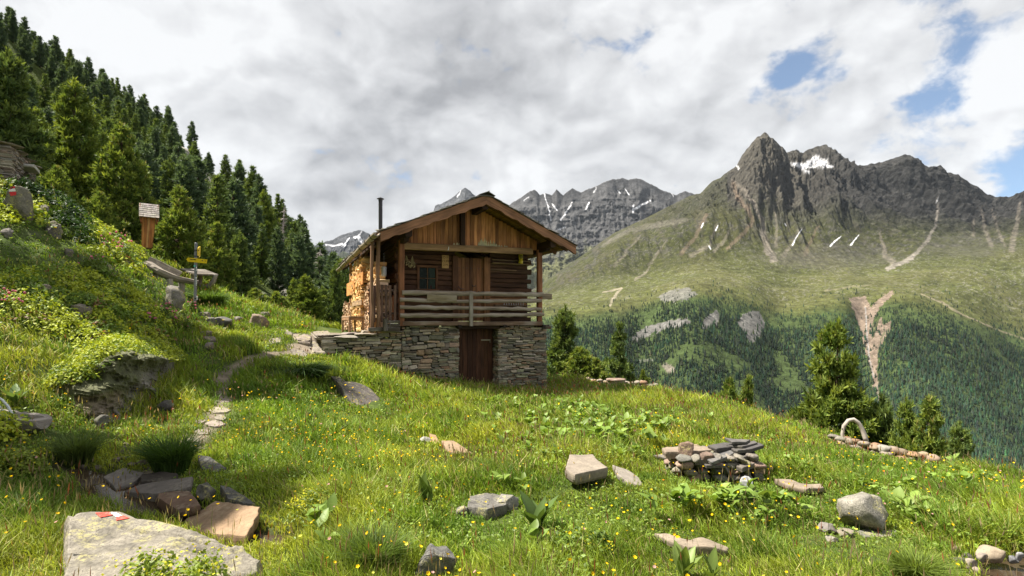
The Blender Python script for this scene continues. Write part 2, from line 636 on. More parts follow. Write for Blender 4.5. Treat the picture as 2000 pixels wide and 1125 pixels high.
_ctl = []
for (px, py, Y) in [
    # meadow in front
    (500, 1125, 3.3), (0, 1125, 3.0), (1000, 1125, 3.4), (1500, 1125, 3.5), (2000, 1125, 3.6),
    (1000, 950, 5.6), (1000, 850, 9.0), (1000, 790, 14.0), (930, 763, 17.0), (1140, 920, 6.3), (1400, 945, 6.8),
    (1710, 1038, 4.7), (1560, 955, 6.4), (1350, 1070, 4.1), (1930, 1105, 4.0), (1640, 874, 12.5), (1820, 922, 11.2),
    (2000, 942, 9.3), (1500, 812, 15.0), (1280, 766, 19.5), (1150, 746, 22.0), (1250, 850, 9.5), (1700, 932, 8.2), (1850, 1000, 5.8),
    (700, 770, 12.5), (600, 740, 12.0), (560, 690, 13.5), (800, 850, 9.5), (720, 900, 7.0), (600, 1000, 4.7), (520, 900, 6.3),
    (500, 800, 8.8), (680, 700, 14.2), (780, 760, 13.8), (850, 1100, 3.55), (880, 880, 7.8), (650, 840, 9.0),
    # path and foot of the bank
    (435, 740, 11.3), (425, 790, 9.0), (395, 850, 7.4), (330, 890, 6.3), (230, 920, 5.5), (300, 980, 4.6), (440, 1020, 4.2), (200, 1060, 3.8),
    (100, 960, 4.6), (40, 880, 5.2), (70, 835, 6.0), (500, 690, 12.8), (470, 650, 15.2), (540, 655, 15.3),
    # rocky bank and its top
    (190, 810, 7.4), (140, 840, 6.8), (250, 770, 8.5), (110, 770, 7.3), (140, 700, 8.1), (0, 720, 6.9), (60, 640, 8.4), (180, 650, 9.0), (250, 690, 9.5), (320, 700, 10.4),
    (340, 740, 10.0), (330, 650, 11.6), (380, 655, 13.3), (0, 560, 9.0), (150, 560, 10.8), (250, 590, 11.6), (0, 440, 11.7), (100, 430, 13.0), (0, 362, 14.0), (60, 350, 14.6),
    (130, 412, 16.0), (200, 445, 18.0), (262, 478, 19.0), (300, 545, 17.5), (340, 560, 17.5), (-200, 560, 9.5), (-200, 380, 13.0), (-250, 250, 18.0),
    (380, 610, 17.0), (440, 592, 20.0), (480, 604, 19.0), (400, 570, 20.0), (600, 641, 18.5), (560, 622, 20.0), (640, 650, 17.8), (300, 515, 21.0), (350, 545, 22.0),
    # behind the bank: a dip with trees, then the wooded hillside
    (520, 640, 27.0), (620, 668, 27.0), (440, 618, 27.0), (300, 560, 28.0), (150, 480, 26.0), (0, 400, 24.0), (-150, 300, 26.0),
    (660, 655, 60.0), (600, 592, 72.0), (640, 560, 100.0), (560, 478, 105.0), (480, 398, 120.0), (380, 302, 150.0), (250, 225, 180.0), (100, 138, 205.0), (0, 100, 215.0), (-300, 0, 240.0),
    (500, 600, 42.0), (430, 575, 45.0), (350, 500, 50.0), (400, 430, 90.0), (200, 440, 42.0), (100, 390, 45.0), (0, 330, 50.0), (200, 320, 95.0), (100, 250, 120.0), (500, 500, 90.0),
    (300, 400, 80.0), (0, 230, 120.0), (-300, 230, 60.0), (-300, 120, 130.0), (560, 560, 80.0),
    # behind the crest it falls away again
    (640, 640, 150.0), (560, 560, 160.0), (480, 480, 180.0), (380, 400, 220.0), (250, 320, 260.0), (100, 240, 290.0), (-300, 120, 330.0),
]:
    _ctl.append(ray(px, py, Y))
for (x, y, z) in [
    (0, 0, -1.62), (0, -6, -1.5), (6, 0, -1.85), (-5, -3, -1.3), (-14, 0, 1.0), (12, 2, -2.9), (15, -5, -3.2), (-9, 4, -.2),
    # the meadow drops into the valley
    (14, 11, -5.0), (18, 6, -6.0), (11, 18, -5.6), (9, 24, -6.3), (4.5, 29, -6.0), (22, 18, -12.0), (16, 30, -13.5), (3, 40, -11.0), (-6, 38, -4.5), (-3, 30, -3.6), (-9, 33, -1.8),
    (30, 40, -26.0), (0, 60, -22.0), (-15, 60, -9.0), (60, 20, -34.0), (80, 80, -75.0), (0, 110, -55.0), (-25, 110, -30.0), (150, 150, -130.0), (60, 250, -180.0), (-60, 300, -110.0),
    (300, 100, -240.0), (300, 400, -330.0), (0, 450, -300.0), (-150, 480, -140.0), (450, 60, -330.0), (450, 480, -400.0), (100, -100, -70.0), (300, -100, -240.0), (-60, -60, 35.0), (-150, 20, 95.0),
    (-150, 120, 110), (-250, 150, 165), (-300, 350, 150), (-300, -60, 180)]:
    _ctl.append((x, y, z))
for (s, t, z) in [(-2.5, -.05, -1.05), (-1.2, -.05, -1.5), (0, -.05, -1.92), (1.2, -.05, -2.15), (2.4, -.05, -2.32), (3.8, -.05, -2.5), (5.2, -.05, -2.66),
                  (-2.6, 1.0, -.40), (-1.0, 1.0, -.40), (-1.2, 3.0, -.38), (-1.2, 6.0, -.36), (-1.2, 9.5, -.36), (-2.6, 3.0, -.36), (5.8, 3.0, -2.75), (5.8, 7.0, -2.7), (2.0, 12.0, -1.4), (2.5, 4.0, -1.6)]:
    _ctl.append(cab(s, t) + (z,))
_ctl = np.array(_ctl)


def _solve(P):
    n = len(P)
    D = np.hypot(P[:, None, 0] - P[None, :, 0], P[:, None, 1] - P[None, :, 1])
    A = np.zeros((n + 3, n + 3))
    A[:n, :n] = D - np.eye(n) * 0.02
    A[:n, n:] = np.stack([np.ones(n), P[:, 0], P[:, 1]], 1)
    A[n:, :n] = A[:n, n:].T
    return np.linalg.solve(A, np.concatenate([P[:, 2], np.zeros(3)]))


_W = _solve(_ctl)


def H0(x, y):
    x, y = np.asarray(x, float), np.asarray(y, float)
    sh = x.shape
    x, y = x.ravel(), y.ravel()
    out_ = np.empty(len(x))
    for i in range(0, len(x), 20000):
        xs, ys = x[i:i + 20000], y[i:i + 20000]
        # a softened distance rounds off the points
        D = np.sqrt((xs[:, None] - _ctl[None, :, 0]) ** 2 + (ys[:, None] - _ctl[None, :, 1]) ** 2 + 0.12)
        out_[i:i + 20000] = D @ _W[:-3] + _W[-3] + _W[-2] * xs + _W[-1] * ys
    return out_.reshape(sh)


def bank_mask(x, y):
    """1 on the rocky, bushy bank left of the path"""
    x, y = np.asarray(x, float), np.asarray(y, float)
    edge = np.interp(y, [3, 5.5, 7, 8.2, 9.5, 11, 13.5, 16, 20, 30], [-4.6, -4.8, -5.7, -6.1, -6.3, -6.9, -8.2, -9.6, -12.0, -18])
    return sstep(0.0, 1.2, edge - x)


def H(x, y):
    x, y = np.asarray(x, float), np.asarray(y, float)
    z = H0(x, y)
    far = sstep(20, 60, y)
    b = bank_mask(x, y) * (1 - far)
    amp = 0.085 + 0.10 * b
    z = z + amp * fbm(x * 0.9, y * 0.9, 0, 3, 5)
    z = z + b * 0.24 * fbm(x * 1.3, y * 1.3, 3, 3, 9) + b * .10 * fbm(x * 3.1, y * 3.1, 3, 2, 10)
    z = z + far * 3.0 * fbm(x / 22.0, y / 22.0, 0, 3, 21)
    return z


def h1(x, y):
    return float(H(np.array([x]), np.array([y]))[0])


def hit(px, py, y0=2.0, y1=60.0):
    """where the sight line through a point of the photograph meets the slope"""
    Y = np.exp(np.linspace(math.log(y0), math.log(y1), 900))
    z = (628 - py) / 1000.0 * Y
    g = H((px - 1000) / 1000.0 * Y, Y)
    k = np.nonzero(z <= g)[0]
    i = int(k[0]) if len(k) else len(Y) - 1
    if i > 0:
        d0, d1 = z[i - 1] - g[i - 1], z[i] - g[i]
        f = d0 / (d0 - d1 + 1e-9)
        yy = Y[i - 1] + f * (Y[i] - Y[i - 1])
    else:
        yy = Y[0]
    x = (px - 1000) / 1000.0 * yy
    return Vector((x, yy, h1(x, yy)))


def px_of(x, y, z):
    return 1000 + 1000 * x / y, 628 - 1000 * z / y


# path (bare earth and stones), stream bed and pond, as plan outlines
PATH = [tuple(hit(a, b)[:2]) for a, b in [(300, 930), (350, 885), (390, 850), (420, 815), (430, 785), (437, 740), (470, 715), (560, 690), (600, 665), (640, 655)]]
STREAM = [tuple(hit(a, b)[:2]) for a, b in [(120, 905), (190, 925), (300, 985), (370, 1000), (480, 1040), (560, 1040)]]
PATH_W = [.22, .2, .12, .10, .12, .24, .14, .25, .4, .4]
POND = [(3.3, 3.4), (3.55, 3.95), (3.85, 4.12), (4.3, 4.2), (5.0, 3.8), (4.9, 3.1), (4.0, 2.8), (3.4, 2.9)]
POND_Z = -1.93


def wet(x, y):
    d, _ = poly_dist(x, y, STREAM)
    s = 1 - sstep(0.12, 0.34, d)
    pd, _ = poly_dist(x, y, POND + POND[:1])
    ins = in_poly(x, y, POND)
    p = np.where(ins, 1.0, 1 - sstep(0.0, 0.16, pd))
    return s, p


def bare(x, y):
    d, t = poly_dist(x, y, PATH)
    w = np.interp(t * (len(PATH) - 1), range(len(PATH)), PATH_W)
    n = fbm(np.asarray(x) * 2.5, np.asarray(y) * 2.5, 0, 3, 33)
    return 1 - sstep(0.5, 1.3, d / w + n * .8)


_H_dry = H


def H(x, y):
    z = _H_dry(x, y)
    s, p = wet(x, y)
    return np.minimum(z - 0.13 * s, np.where(p > 0, z * (1 - p) + (POND_Z - 0.12) * p, 1e9))


# ---- near ground mesh
def mat_ground():
    m, t = make_mat("turf_and_soil")
    c = attr(t).outputs['Color']
    gp = t.n('ShaderNodeNewGeometry').outputs['Position']
    n1 = t.noise(gp, 3.0, 6, 0.65)
    n2 = t.noise(gp, 22.0, 5, 0.65)
    k = t.ramp(t.math('ADD', t.math('MULTIPLY', n1, .5), t.math('MULTIPLY', n2, .5)), .33, .67, .45, 1.5, smooth=False)
    cc = t.vmath('SCALE', c)
    t.s(cc.node.inputs['Scale'], k)
    b = t.n('ShaderNodeBsdfPrincipled', ins={'Base Color': cc, 'Roughness': .95, 'Specular IOR Level': .1, 'Normal': bump(t, n2, .8, .03)})
    finish(t, b.outputs[0])
    return m


M_GROUND = mat_ground()
GX0, GX1, GY0, GY1, GS = -24.0, 18.0, -2.0, 34.0, 0.11


def ground_color(X, Y):
    n = fbm(X * .8, Y * .8, 0, 4, 51)
    g = np.stack([0.060 + .03 * n, 0.085 + .03 * n, 0.020 + .008 * n], -1)
    b = bank_mask(X, Y)
    s, p = wet(X, Y)
    br = bare(X, Y)[..., None]
    earth = np.array((0.20, 0.165, 0.125))
    g = g * (1 - br) + earth * br * (1 + .35 * fbm(X * 5, Y * 5, 0, 3, 4)[..., None])
    w = np.maximum(s, p)[..., None]
    g = g * (1 - w) + np.array((0.045, 0.036, 0.026)) * w
    return g


def build_ground():
    xs = np.arange(GX0, GX1 + 1e-6, GS)
    ys = np.arange(GY0, GY1 + 1e-6, GS)
    X, Y = np.meshgrid(xs, ys, indexing='ij')
    Z = H(X, Y)
    C = ground_color(X, Y)
    # bare rock where the bank is steep
    gx, gy = np.gradient(Z, GS)
    steep = sstep(.95, 1.7, np.hypot(gx, gy) + .25 * fbm(X * 2, Y * 2, 0, 3, 8)) * bank_mask(X, Y)
    rockc = np.array((0.16, 0.15, 0.13)) * (1 + .6 * fbm(X * 4, Y * 4, Z * 4, 4, 3))[..., None]
    C = C * (1 - steep[..., None]) + rockc * steep[..., None]
    V = np.stack([X, Y, Z], -1).reshape(-1, 3)
    me = raw_mesh("meadow_ground", V, [grid_polys(len(xs), len(ys))], C.reshape(-1, 3), True)
    o = link("ground", me, M_GROUND)
    tag(o, kind='structure')
    return o


build_ground()


# ---- the wooded hillside on the left and the fall into the valley
def build_hillside():
    xs = np.concatenate([np.linspace(-420, -180, 40)[:-1], np.linspace(-180, 40, 240)[:-1], np.linspace(40, 500, 60)])
    ys = np.concatenate([np.linspace(-120, 0, 20)[:-1], np.linspace(0, 240, 260)[:-1], np.linspace(240, 520, 50)])
    X, Y = np.meshgrid(xs, ys, indexing='ij')
    Z = H(X, Y)
    inner = (X > GX0 + .4) & (X < GX1 - .4) & (Y > GY0 + .4) & (Y < GY1 - .4)
    near = (X > GX0 - 1.2) & (X < GX1 + 1.2) & (Y > GY0 - 1.2) & (Y < GY1 + 1.2)
    Z = Z - near * 0.25
    keep = ~(inner[:-1, :-1] & inner[1:, :-1] & inner[:-1, 1:] & inner[1:, 1:])
    n = fbm(X / 9, Y / 9, 0, 4, 61)
    n2 = fbm(X / 30, Y / 30, 0, 3, 62)
    g = np.stack([0.070 + .03 * n, 0.095 + .03 * n, 0.024 + .01 * n], -1)
    PX, PY = 1000 + 1000 * X / np.maximum(Y, 1), 628 - 1000 * Z / np.maximum(Y, 1)
    rk = np.zeros(X.shape)
    for line, w in [([(340, 265), (385, 330), (440, 400)], 22), ([(500, 470), (560, 580)], 12), ([(395, 420), (480, 445)], 14), ([(200, 170), (235, 235)], 9), ([(440, 560), (560, 600)], 12)]:
        d, _ = poly_dist(PX, PY, line)
        rk = np.maximum(rk, 1 - sstep(.3, 1.2, d / w + .5 * n))
    rk = np.where(Y > 35, rk, 0)
    rk = np.maximum(rk, sstep(.25, .42, n2) * (Y > 35) * .6)
    C = g * (1 - rk[..., None]) + np.array((0.25, 0.235, 0.21)) * (1 + .8 * fbm(X / 2, Y / 2, 0, 3, 3))[..., None] * rk[..., None]
    V = np.stack([X, Y, Z], -1).reshape(-1, 3)
    me = raw_mesh("hillside", V, [grid_polys(len(xs), len(ys), keep)], np.clip(C, .01, 1).reshape(-1, 3), True)
    m, t = make_mat("hillside_turf")
    c = attr(t).outputs['Color']
    gp = t.n('ShaderNodeNewGeometry').outputs['Position']
    n1 = t.noise(gp, .35, 8, 0.7)
    n2_ = t.noise(gp, 2.2, 5, 0.7)
    k = t.ramp(t.math('ADD', t.math('MULTIPLY', n1, .6), t.math('MULTIPLY', n2_, .4)), .35, .65, .4, 1.6, smooth=False)
    cc = t.vmath('SCALE', c)
    t.s(cc.node.inputs['Scale'], k)
    b = t.n('ShaderNodeBsdfPrincipled', ins={'Base Color': cc, 'Roughness': .95, 'Specular IOR Level': .1, 'Normal': bump(t, n1, 1.0, 1.0)})
    finish(t, b.outputs[0])
    tag(link("hillside", me, m), kind='structure')


build_hillside()
# ------------------------------------------------------------------ the mountains across the valley
SKYLINE = [(700, 640), (860, 610), (1000, 590), (1050, 560), (1085, 535), (1150, 490), (1200, 455), (1260, 427), (1310, 402), (1345, 384), (1368, 377), (1388, 356), (1410, 345), (1425, 331), (1438, 325),
           (1448, 305), (1462, 289), (1475, 272), (1487, 263), (1493, 262), (1508, 270), (1522, 282), (1536, 296), (1552, 294), (1568, 299), (1585, 291), (1605, 286), (1622, 290), (1640, 300), (1650, 313),
           (1665, 318), (1690, 322), (1712, 318), (1745, 311), (1762, 307), (1776, 306), (1790, 313), (1800, 322), (1818, 328), (1834, 324), (1850, 336), (1870, 341), (1888, 354), (1908, 369), (1925, 383), (1940, 388),
           (1965, 388), (1985, 381), (2000, 374), (2040, 352), (2100, 372), (2200, 340), (2350, 330), (2600, 380)]
K = {  # photo contour heights (px, py) of landmarks of the slope, from the valley up
    1: [(700, 900), (1000, 830), (1300, 830), (1700, 840), (2100, 900), (2600, 900)],
    2: [(700, 700), (1060, 612), (1130, 610), (1200, 604), (1290, 580), (1370, 560), (1450, 580), (1520, 610), (1640, 585), (1720, 580), (1800, 590), (1900, 615), (2000, 645), (2600, 680)],
    3: [(700, 670), (1000, 600), (1060, 578), (1200, 545), (1300, 530), (1400, 513), (1500, 506), (1600, 520), (1700, 524), (1800, 512), (1900, 500), (2000, 492), (2600, 480)],
    4: [(700, 655), (1000, 595), (1060, 568), (1150, 520), (1200, 488), (1300, 452), (1380, 430), (1450, 420), (1520, 432), (1600, 442), (1700, 458), (1800, 460), (1900, 465), (2000, 455), (2600, 440)],
}


def build_main_mountain():
    px = np.concatenate([np.linspace(760, 1040, 90)[:-1], np.linspace(1040, 2060, 1000)[:-1], np.linspace(2060, 2500, 90)])
    U = (px - 1000) / 1000.0
    def cv(pts):
        a = np.array(pts, float)
        return np.interp(px, a[:, 0], a[:, 1])
    sm = lambda a, k: np.convolve(np.pad(a, k, 'edge'), np.hanning(2 * k + 1) / np.hanning(2 * k + 1).sum(), 'valid')
    sky_py = cv(SKYLINE) + 3.2 * fbm(px / 9.0, 0, 0, 4, 71) * sstep(1330, 1420, px)
    v0 = np.full(len(px), -0.44)
    v1 = (628 - sm(cv(K[1]), 40)) / 1000
    v2 = (628 - sm(cv(K[2]), 34)) / 1000
    v3 = (628 - sm(cv(K[3]), 36)) / 1000
    v4 = (628 - sm(cv(K[4]), 36)) / 1000
    v5 = (628 - sky_py) / 1000
    v4 = np.minimum(v4, v5 - .004)
    v3 = np.minimum(v3, v4 - .004)
    v2 = np.minimum(v2, v3 - .004)
    n_ = sm(vnoise(px / 90.0, 0, 0, 5), 30)
    Y0, Y1, Y2 = np.full(len(px), 950.), 1500 + 60 * n_, 2150 + 90 * n_
    Y3 = 2850 + 60 * n_
    Y4 = 3250 + 80 * n_
    Y5 = 3900 + 0 * n_
    Y5 = Y5 - 250 * np.exp(-((px - 1560) / 60.0) ** 2) * 0 + 200 * np.exp(-((px - 1600) / 45.0) ** 2)
    ks = np.array([0, .2, .45, .6, .72, 1.0])
    nw = 620
    w = np.concatenate([np.linspace(0, 1, nw), 1 + np.linspace(0, .25, 14)[1:]])
    Yk = np.stack([Y0, Y1, Y2, Y3, Y4, Y5], 1)
    Zk = Yk * np.stack([v0, v1, v2, v3, v4, v5], 1)
    # smooth monotone interpolation along the slope (cubic Hermite with limited tangents)
    def herm(A):
        d = np.diff(A, axis=1) / np.diff(ks)
        m = np.zeros_like(A)
        for i in range(1, A.shape[1] - 1):
            a, b = d[:, i - 1], d[:, i]
            m[:, i] = np.where(a * b > 0, 2 * a * b / (a + b + 1e-9), 0)
        m[:, 0], m[:, -1] = d[:, 0], d[:, -1]
        R_ = np.zeros((len(A), len(w)))
        for j, ww in enumerate(w):
            if ww <= 1:
                i = min(np.searchsorted(ks, ww, 'right') - 1, len(ks) - 2)
                hh = ks[i + 1] - ks[i]
                t = (ww - ks[i]) / hh
                R_[:, j] = (A[:, i] * (1 + 2 * t) * (1 - t) ** 2 + hh * m[:, i] * t * (1 - t) ** 2 + A[:, i + 1] * t * t * (3 - 2 * t) + hh * m[:, i + 1] * t * t * (t - 1))
        return R_
    Y, Z = herm(Yk), herm(Zk)
    for j, ww in enumerate(w):
        if ww > 1:
            Y[:, j] = Y5 + (ww - 1) * 3200
            Z[:, j] = Zk[:, 5] - (ww - 1) * 3000
    W = np.broadcast_to(w[None, :], Y.shape)
    X = U[:, None] * Y
    PX = np.broadcast_to(px[:, None], Y.shape)
    cliff = sstep(.69, .80, W) * (1 - .7 * sstep(.95, 1.0, W)) * sstep(1180, 1420, PX)
    cliff = np.where(PX < 1420, cliff * .6, cliff)
    # ribs and gullies: on the right they run down to the left
    sh = X + 0.75 * (Z - 300) * sstep(1540, 1700, PX) - .15 * Z * (1 - sstep(1480, 1600, PX))
    r1 = fbm(sh / 330.0, Y / 1500.0, Z / 1500.0, 2, 81, ridged=True)
    r2 = fbm(sh / 110.0, Y / 500.0, Z / 420.0, 4, 82, gain=.55, ridged=True)
    r3 = fbm(sh / 30.0, Y / 60.0, Z / 80.0, 4, 83, gain=.6, ridged=True)
    d = cliff * (95 * r1 + 85 * r2 + 34 * r3 - 50)
    mead = sstep(.43, .5, W) * (1 - cliff)
    d = d + mead * (9 * fbm(X / 120, Y / 160, 0, 4, 84) + 12 * r2 * sstep(.58, .70, W) * (1 - cliff))
    d = d + sstep(.585, .68, W) * (1 - cliff) * (1 - sstep(.9, 1, W)) * (30 * fbm(sh / 170.0, Y / 900.0, Z / 700.0, 3, 86, ridged=True) + 16 * fbm(sh / 50.0, Y / 220.0, Z / 220.0, 3, 87, ridged=True) - 20)
    d = d + sstep(.44, .48, W) * (1 - sstep(.58, .64, W)) * 16 * fbm(X / 210, Y / 120, 0, 4, 88)
    forest_zone = 1 - sstep(.40, .5, W)
    d = d + forest_zone * (20 * fbm(X / 260.0, Y / 700.0, 0, 3, 85, ridged=True) - 10)
    dg, _ = poly_dist(PX, 628 - 1000 * Z / Y, [(1690, 585), (1690, 640), (1698, 700), (1708, 760)])
    d = d - forest_zone * 55 * np.exp(-(dg / 30.0) ** 2)
    # push the relief out of the slope rather than only up
    Zd = Z + d * .8 * (1 - .75 * sstep(.93, 1.0, W))
    Yd = Y - d * .6
    PY = 628 - 1000 * Zd / Yd
    P_X = 1000 + 1000 * X / Yd

    # ---- what grows or lies where
    n1 = fbm(X / 90, Y / 90, Z / 90, 5, 91)
    n2 = fbm(X / 25, Y / 25, Z / 25, 4, 92)
    n3 = fbm(sh / 40, Y / 300, Z / 300, 4, 93)
    n5 = fbm(X / 9, Y / 9, Z / 9, 3, 98)
    C = np.zeros(X.shape + (3,))
    C[:] = (0.116, 0.128, 0.040)
    C *= np.clip(1 + .42 * n1 + .40 * n2 + .25 * fbm(X / 9, Y / 9, Z / 9, 3, 98), .3, 2)[..., None]
    yel = sstep(-.1, .4, fbm(X / 260, Y / 260, 0, 3, 94))[..., None]
    C = C * (1 - .35 * yel) + np.array((0.165, 0.155, 0.066)) * .35 * yel
    def put(mask_, colr, var=.25, nn=None):
        nonlocal C
        mk = np.clip(mask_, 0, 1)[..., None]
        nn = n2 if nn is None else nn
        C = C * (1 - mk) + np.asarray(colr) * (1 + var * nn)[..., None] * mk
    # forest floor
    put((1 - sstep(.415, .455, W + .02 * n1)) , (0.085, 0.125, 0.042), .5)
    # rock: cliffs, more on steep ribs
    gzx = np.gradient(Zd, axis=1) / (np.abs(np.gradient(Yd, axis=1)) + 3)
    steep = sstep(.9, 1.5, gzx + .3 * n1)
    rockm = cliff * sstep(-.25, .2, r2 * .5 + n1 * .6 + n5 * .2 + (W - .77) * 3.2 + .10 + .22 * sstep(1470, 1560, PX))
    rockm = np.maximum(rockm, sstep(.9, .97, W) * sstep(1380, 1440, PX))
    shade = 1 + .55 * n2 + .35 * n3
    put(rockm, (0.074, 0.073, 0.070), .9, .6 * n2 + .6 * n5 + .4 * n3)
    brown = rockm * sstep(1400, 1440, PX) * (1 - sstep(1500, 1680, PX))
    put(brown * .8, (0.165, 0.150, 0.120), .5, n2)
    put(sstep(.0, .3, .8 * n2 + .6 * n1 + .4 * r2 - .1) * sstep(.58, .68, W) * (1 - rockm) * .75, (0.100, 0.098, 0.085), .6, n5)
    put(sstep(.05, .4, .7 * n2 + .5 * n5 - .3 * n1) * sstep(.45, .5, W) * (1 - sstep(.6, .66, W)) * .45, (0.085, 0.092, 0.045), .4, n5)
    # scattered boulders in the meadow
    put(sstep(.33, .45, fbm(X / 8, Y / 8, 0, 2, 95) + .25 * n1) * mead * .55, (0.28, 0.27, 0.24))
    put(sstep(.1, .5, n3 + .4 * n1) * sstep(.60, .70, W) * (1 - rockm) * .42, (0.20, 0.175, 0.135))
    # screes and gullies traced where they lie on the slope
    jx = 3.0 * fbm(X / 45, Z / 45, 0, 3, 96)
    jy = 3.0 * fbm(X / 45, Z / 45, 5, 3, 97)
    QX, QY = P_X + jx, PY + jy
    def streak(pts, w0, w1, colr, a=1.0, soft=.5):
        dd, tt = poly_dist(QX, QY, pts)
        ww = w0 + (w1 - w0) * tt
        put((1 - sstep(soft, 1.1, dd / ww + .45 * n2 + .5 * n5)) * a * (.82 + .3 * n1), np.asarray(colr) * 1.25, .3, n5)
    sc = (0.30, 0.265, 0.22)
    tan = (0.27, 0.205, 0.150)
    streak([(1430, 352), (1455, 375), (1475, 400), (1488, 430), (1492, 460), (1500, 490), (1512, 508)], 4, 9, sc)
    streak([(1432, 358), (1440, 385), (1462, 410), (1470, 430), (1455, 455), (1420, 485)], 6, 4, tan, .8)
    streak([(1380, 420), (1360, 460), (1330, 495)], 4, 5, tan, .7)
    streak([(1398, 440), (1385, 480), (1350, 500)], 3, 5, sc, .6)
    streak([(1430, 440), (1415, 470), (1395, 490)], 2, 4, sc, .6)
    streak([(1512, 400), (1516, 440), (1516, 480)], 2, 5, sc, .6)
    streak([(1560, 450), (1545, 480), (1530, 500)], 2, 6, sc, .6)
    streak([(1600, 440), (1580, 475), (1572, 495)], 2, 6, tan, .6)
    streak([(1830, 385), (1832, 410), (1828, 440), (1812, 470), (1780, 505), (1735, 524)], 2.0, 5.5, (0.34, 0.31, 0.27))
    streak([(1717, 455), (1726, 480), (1728, 500), (1745, 512)], 2, 8, sc, .8)
    streak([(1916, 405), (1922, 440), (1935, 480)], 2, 6, sc, .75)
    streak([(1938, 410), (1950, 450), (1962, 480)], 2, 4, sc, .6)
    streak([(1992, 395), (1985, 440), (1975, 488)], 3, 8, sc, .75)
    streak([(1900, 430), (1902, 460)], 2, 4, sc, .6)
    streak([(1250, 460), (1225, 490), (1200, 520)], 2, 4, sc, .5)
    streak([(1300, 470), (1282, 500), (1270, 515)], 2, 4, sc, .5)
    streak([(1340, 430), (1280, 440), (1230, 450), (1180, 478)], 5, 6, (0.25, 0.23, 0.19), .6)
    put((1 - sstep(.5, 1.2, np.hypot((QX - 1640) / 110, (QY - 500) / 30) + .5 * n1 + .5 * n5)) * .32, (0.21, 0.195, 0.165))
    put((1 - sstep(.5, 1.2, np.hypot((QX - 1880) / 95, (QY - 480) / 22) + .5 * n1 + .5 * n5)) * .35, (0.19, 0.18, 0.155))
    put((1 - sstep(.5, 1.2, np.hypot((QX - 1540) / 75, (QY - 505) / 16) + .5 * n1 + .5 * n5)) * .3, (0.20, 0.18, 0.15))
    # snow patches
    def snow(pts, w0, w1):
        dd, tt = poly_dist(P_X + jx * .4, PY + jy * .4, pts)
        put(1 - sstep(.75, 1.1, dd / (w0 + (w1 - w0) * tt) * 1.6 + .5 * n2 + .4 * n5), (0.64, 0.65, 0.68), .04)
    snow([(1546, 320), (1570, 324), (1590, 312), (1612, 318)], 5, 11)
    snow([(1570, 326), (1600, 323), (1626, 326)], 5, 4)
    snow([(1556, 322), (1570, 331), (1582, 338)], 3.5, 3)
    snow([(1586, 306), (1596, 310)], 2, 3)
    snow([(1438, 321), (1443, 330)], 1.5, 2.5)
    snow([(1566, 448), (1556, 462), (1548, 478)], 1.3, 2.6)
    snow([(1642, 462), (1632, 470), (1622, 480)], 1.5, 3.2)
    snow([(1678, 459), (1668, 470), (1662, 478)], 1.5, 2.5)
    snow([(1374, 436), (1370, 444)], 1.5, 2.5)
    snow([(1402, 440), (1398, 450)], 1.5, 2.5)
    snow([(1384, 480), (1388, 486)], 1.5, 2)
    snow([(1532, 436), (1535, 440)], 1.5, 2)
    snow([(1830, 388), (1832, 400)], 1.0, 1.6)
    # erosion gully in the wood, boulder fields, cattle tracks
    er = (0.30, 0.235, 0.180)
    def patch(poly, colr, amp=5.0, a=1.0):
        gx = P_X + amp * (.7 * n1 + .8 * n5) + jx * .6
        gy = PY + amp * (.7 * n2 + .6 * fbm(X / 12, Y / 12, 7, 3, 99)) + jy * .6
        put(in_poly(gx, gy, poly) * a, colr, .45, n5)
    patch([(1658, 582), (1690, 577), (1699, 600), (1722, 580), (1742, 567), (1747, 574), (1716, 602), (1702, 640), (1722, 618), (1726, 636), (1742, 628), (1740, 645), (1716, 682), (1712, 728), (1718, 756), (1706, 758), (1698, 720), (1690, 690), (1682, 650), (1670, 612)], er, 4)
    patch([(1712, 618), (1722, 612), (1710, 650), (1703, 664), (1702, 648)], (0.085, 0.115, 0.04), 3, .8)
    patch([(1726, 648), (1734, 644), (1716, 674), (1711, 684)], (0.085, 0.115, 0.04), 3, .6)
    streak([(1712, 752), (1718, 790), (1706, 840)], 2.5, 4, (0.27, 0.23, 0.19), .9)
    streak([(1690, 600), (1692, 645), (1698, 700), (1706, 735)], 1.6, 1.6, (0.33, 0.33, 0.33), .9)
    bf = (0.235, 0.23, 0.215)
    patch([(1226, 664), (1262, 640), (1300, 627), (1345, 621), (1352, 632), (1320, 641), (1280, 650), (1245, 668)], bf)
    patch([(1370, 642), (1377, 622), (1400, 605), (1406, 622), (1398, 638)], bf)
    patch([(1438, 632), (1455, 611), (1480, 607), (1496, 628), (1492, 650), (1470, 674), (1460, 660), (1450, 648)], bf)
    patch([(1284, 580), (1310, 567), (1345, 561), (1366, 575), (1340, 587), (1300, 593)], bf, 6, .8)
    streak([(1300, 715), (1312, 722)], 8, 8, (0.27, 0.235, 0.2), .9)
    streak([(1250, 705), (1280, 700)], 4, 4, bf, .6)
    streak([(1176, 572), (1200, 566), (1215, 563), (1205, 572), (1192, 595)], 1.8, 3.5, (0.33, 0.29, 0.22), .9)
    streak([(1240, 545), (1262, 532), (1270, 522)], 3, 2, (0.28, 0.25, 0.2), .7)
    streak([(1800, 575), (1840, 592), (1880, 615), (1940, 640), (2000, 662), (2060, 680)], 1.6, 1.6, (0.30, 0.26, 0.18), .85)
    streak([(1610, 568), (1660, 560), (1700, 556)], 2, 2, (0.28, 0.25, 0.17), .5)
    dk = .74 - .30 * sstep(.55, .66, W) - .10 * (1 - sstep(.42, .46, W))
    C = np.where(C.min(-1, keepdims=True) > .55, C, C * dk[..., None])
    C = np.clip(C, .012, .9)
    V = np.stack([X, Yd, Zd], -1).reshape(-1, 3)
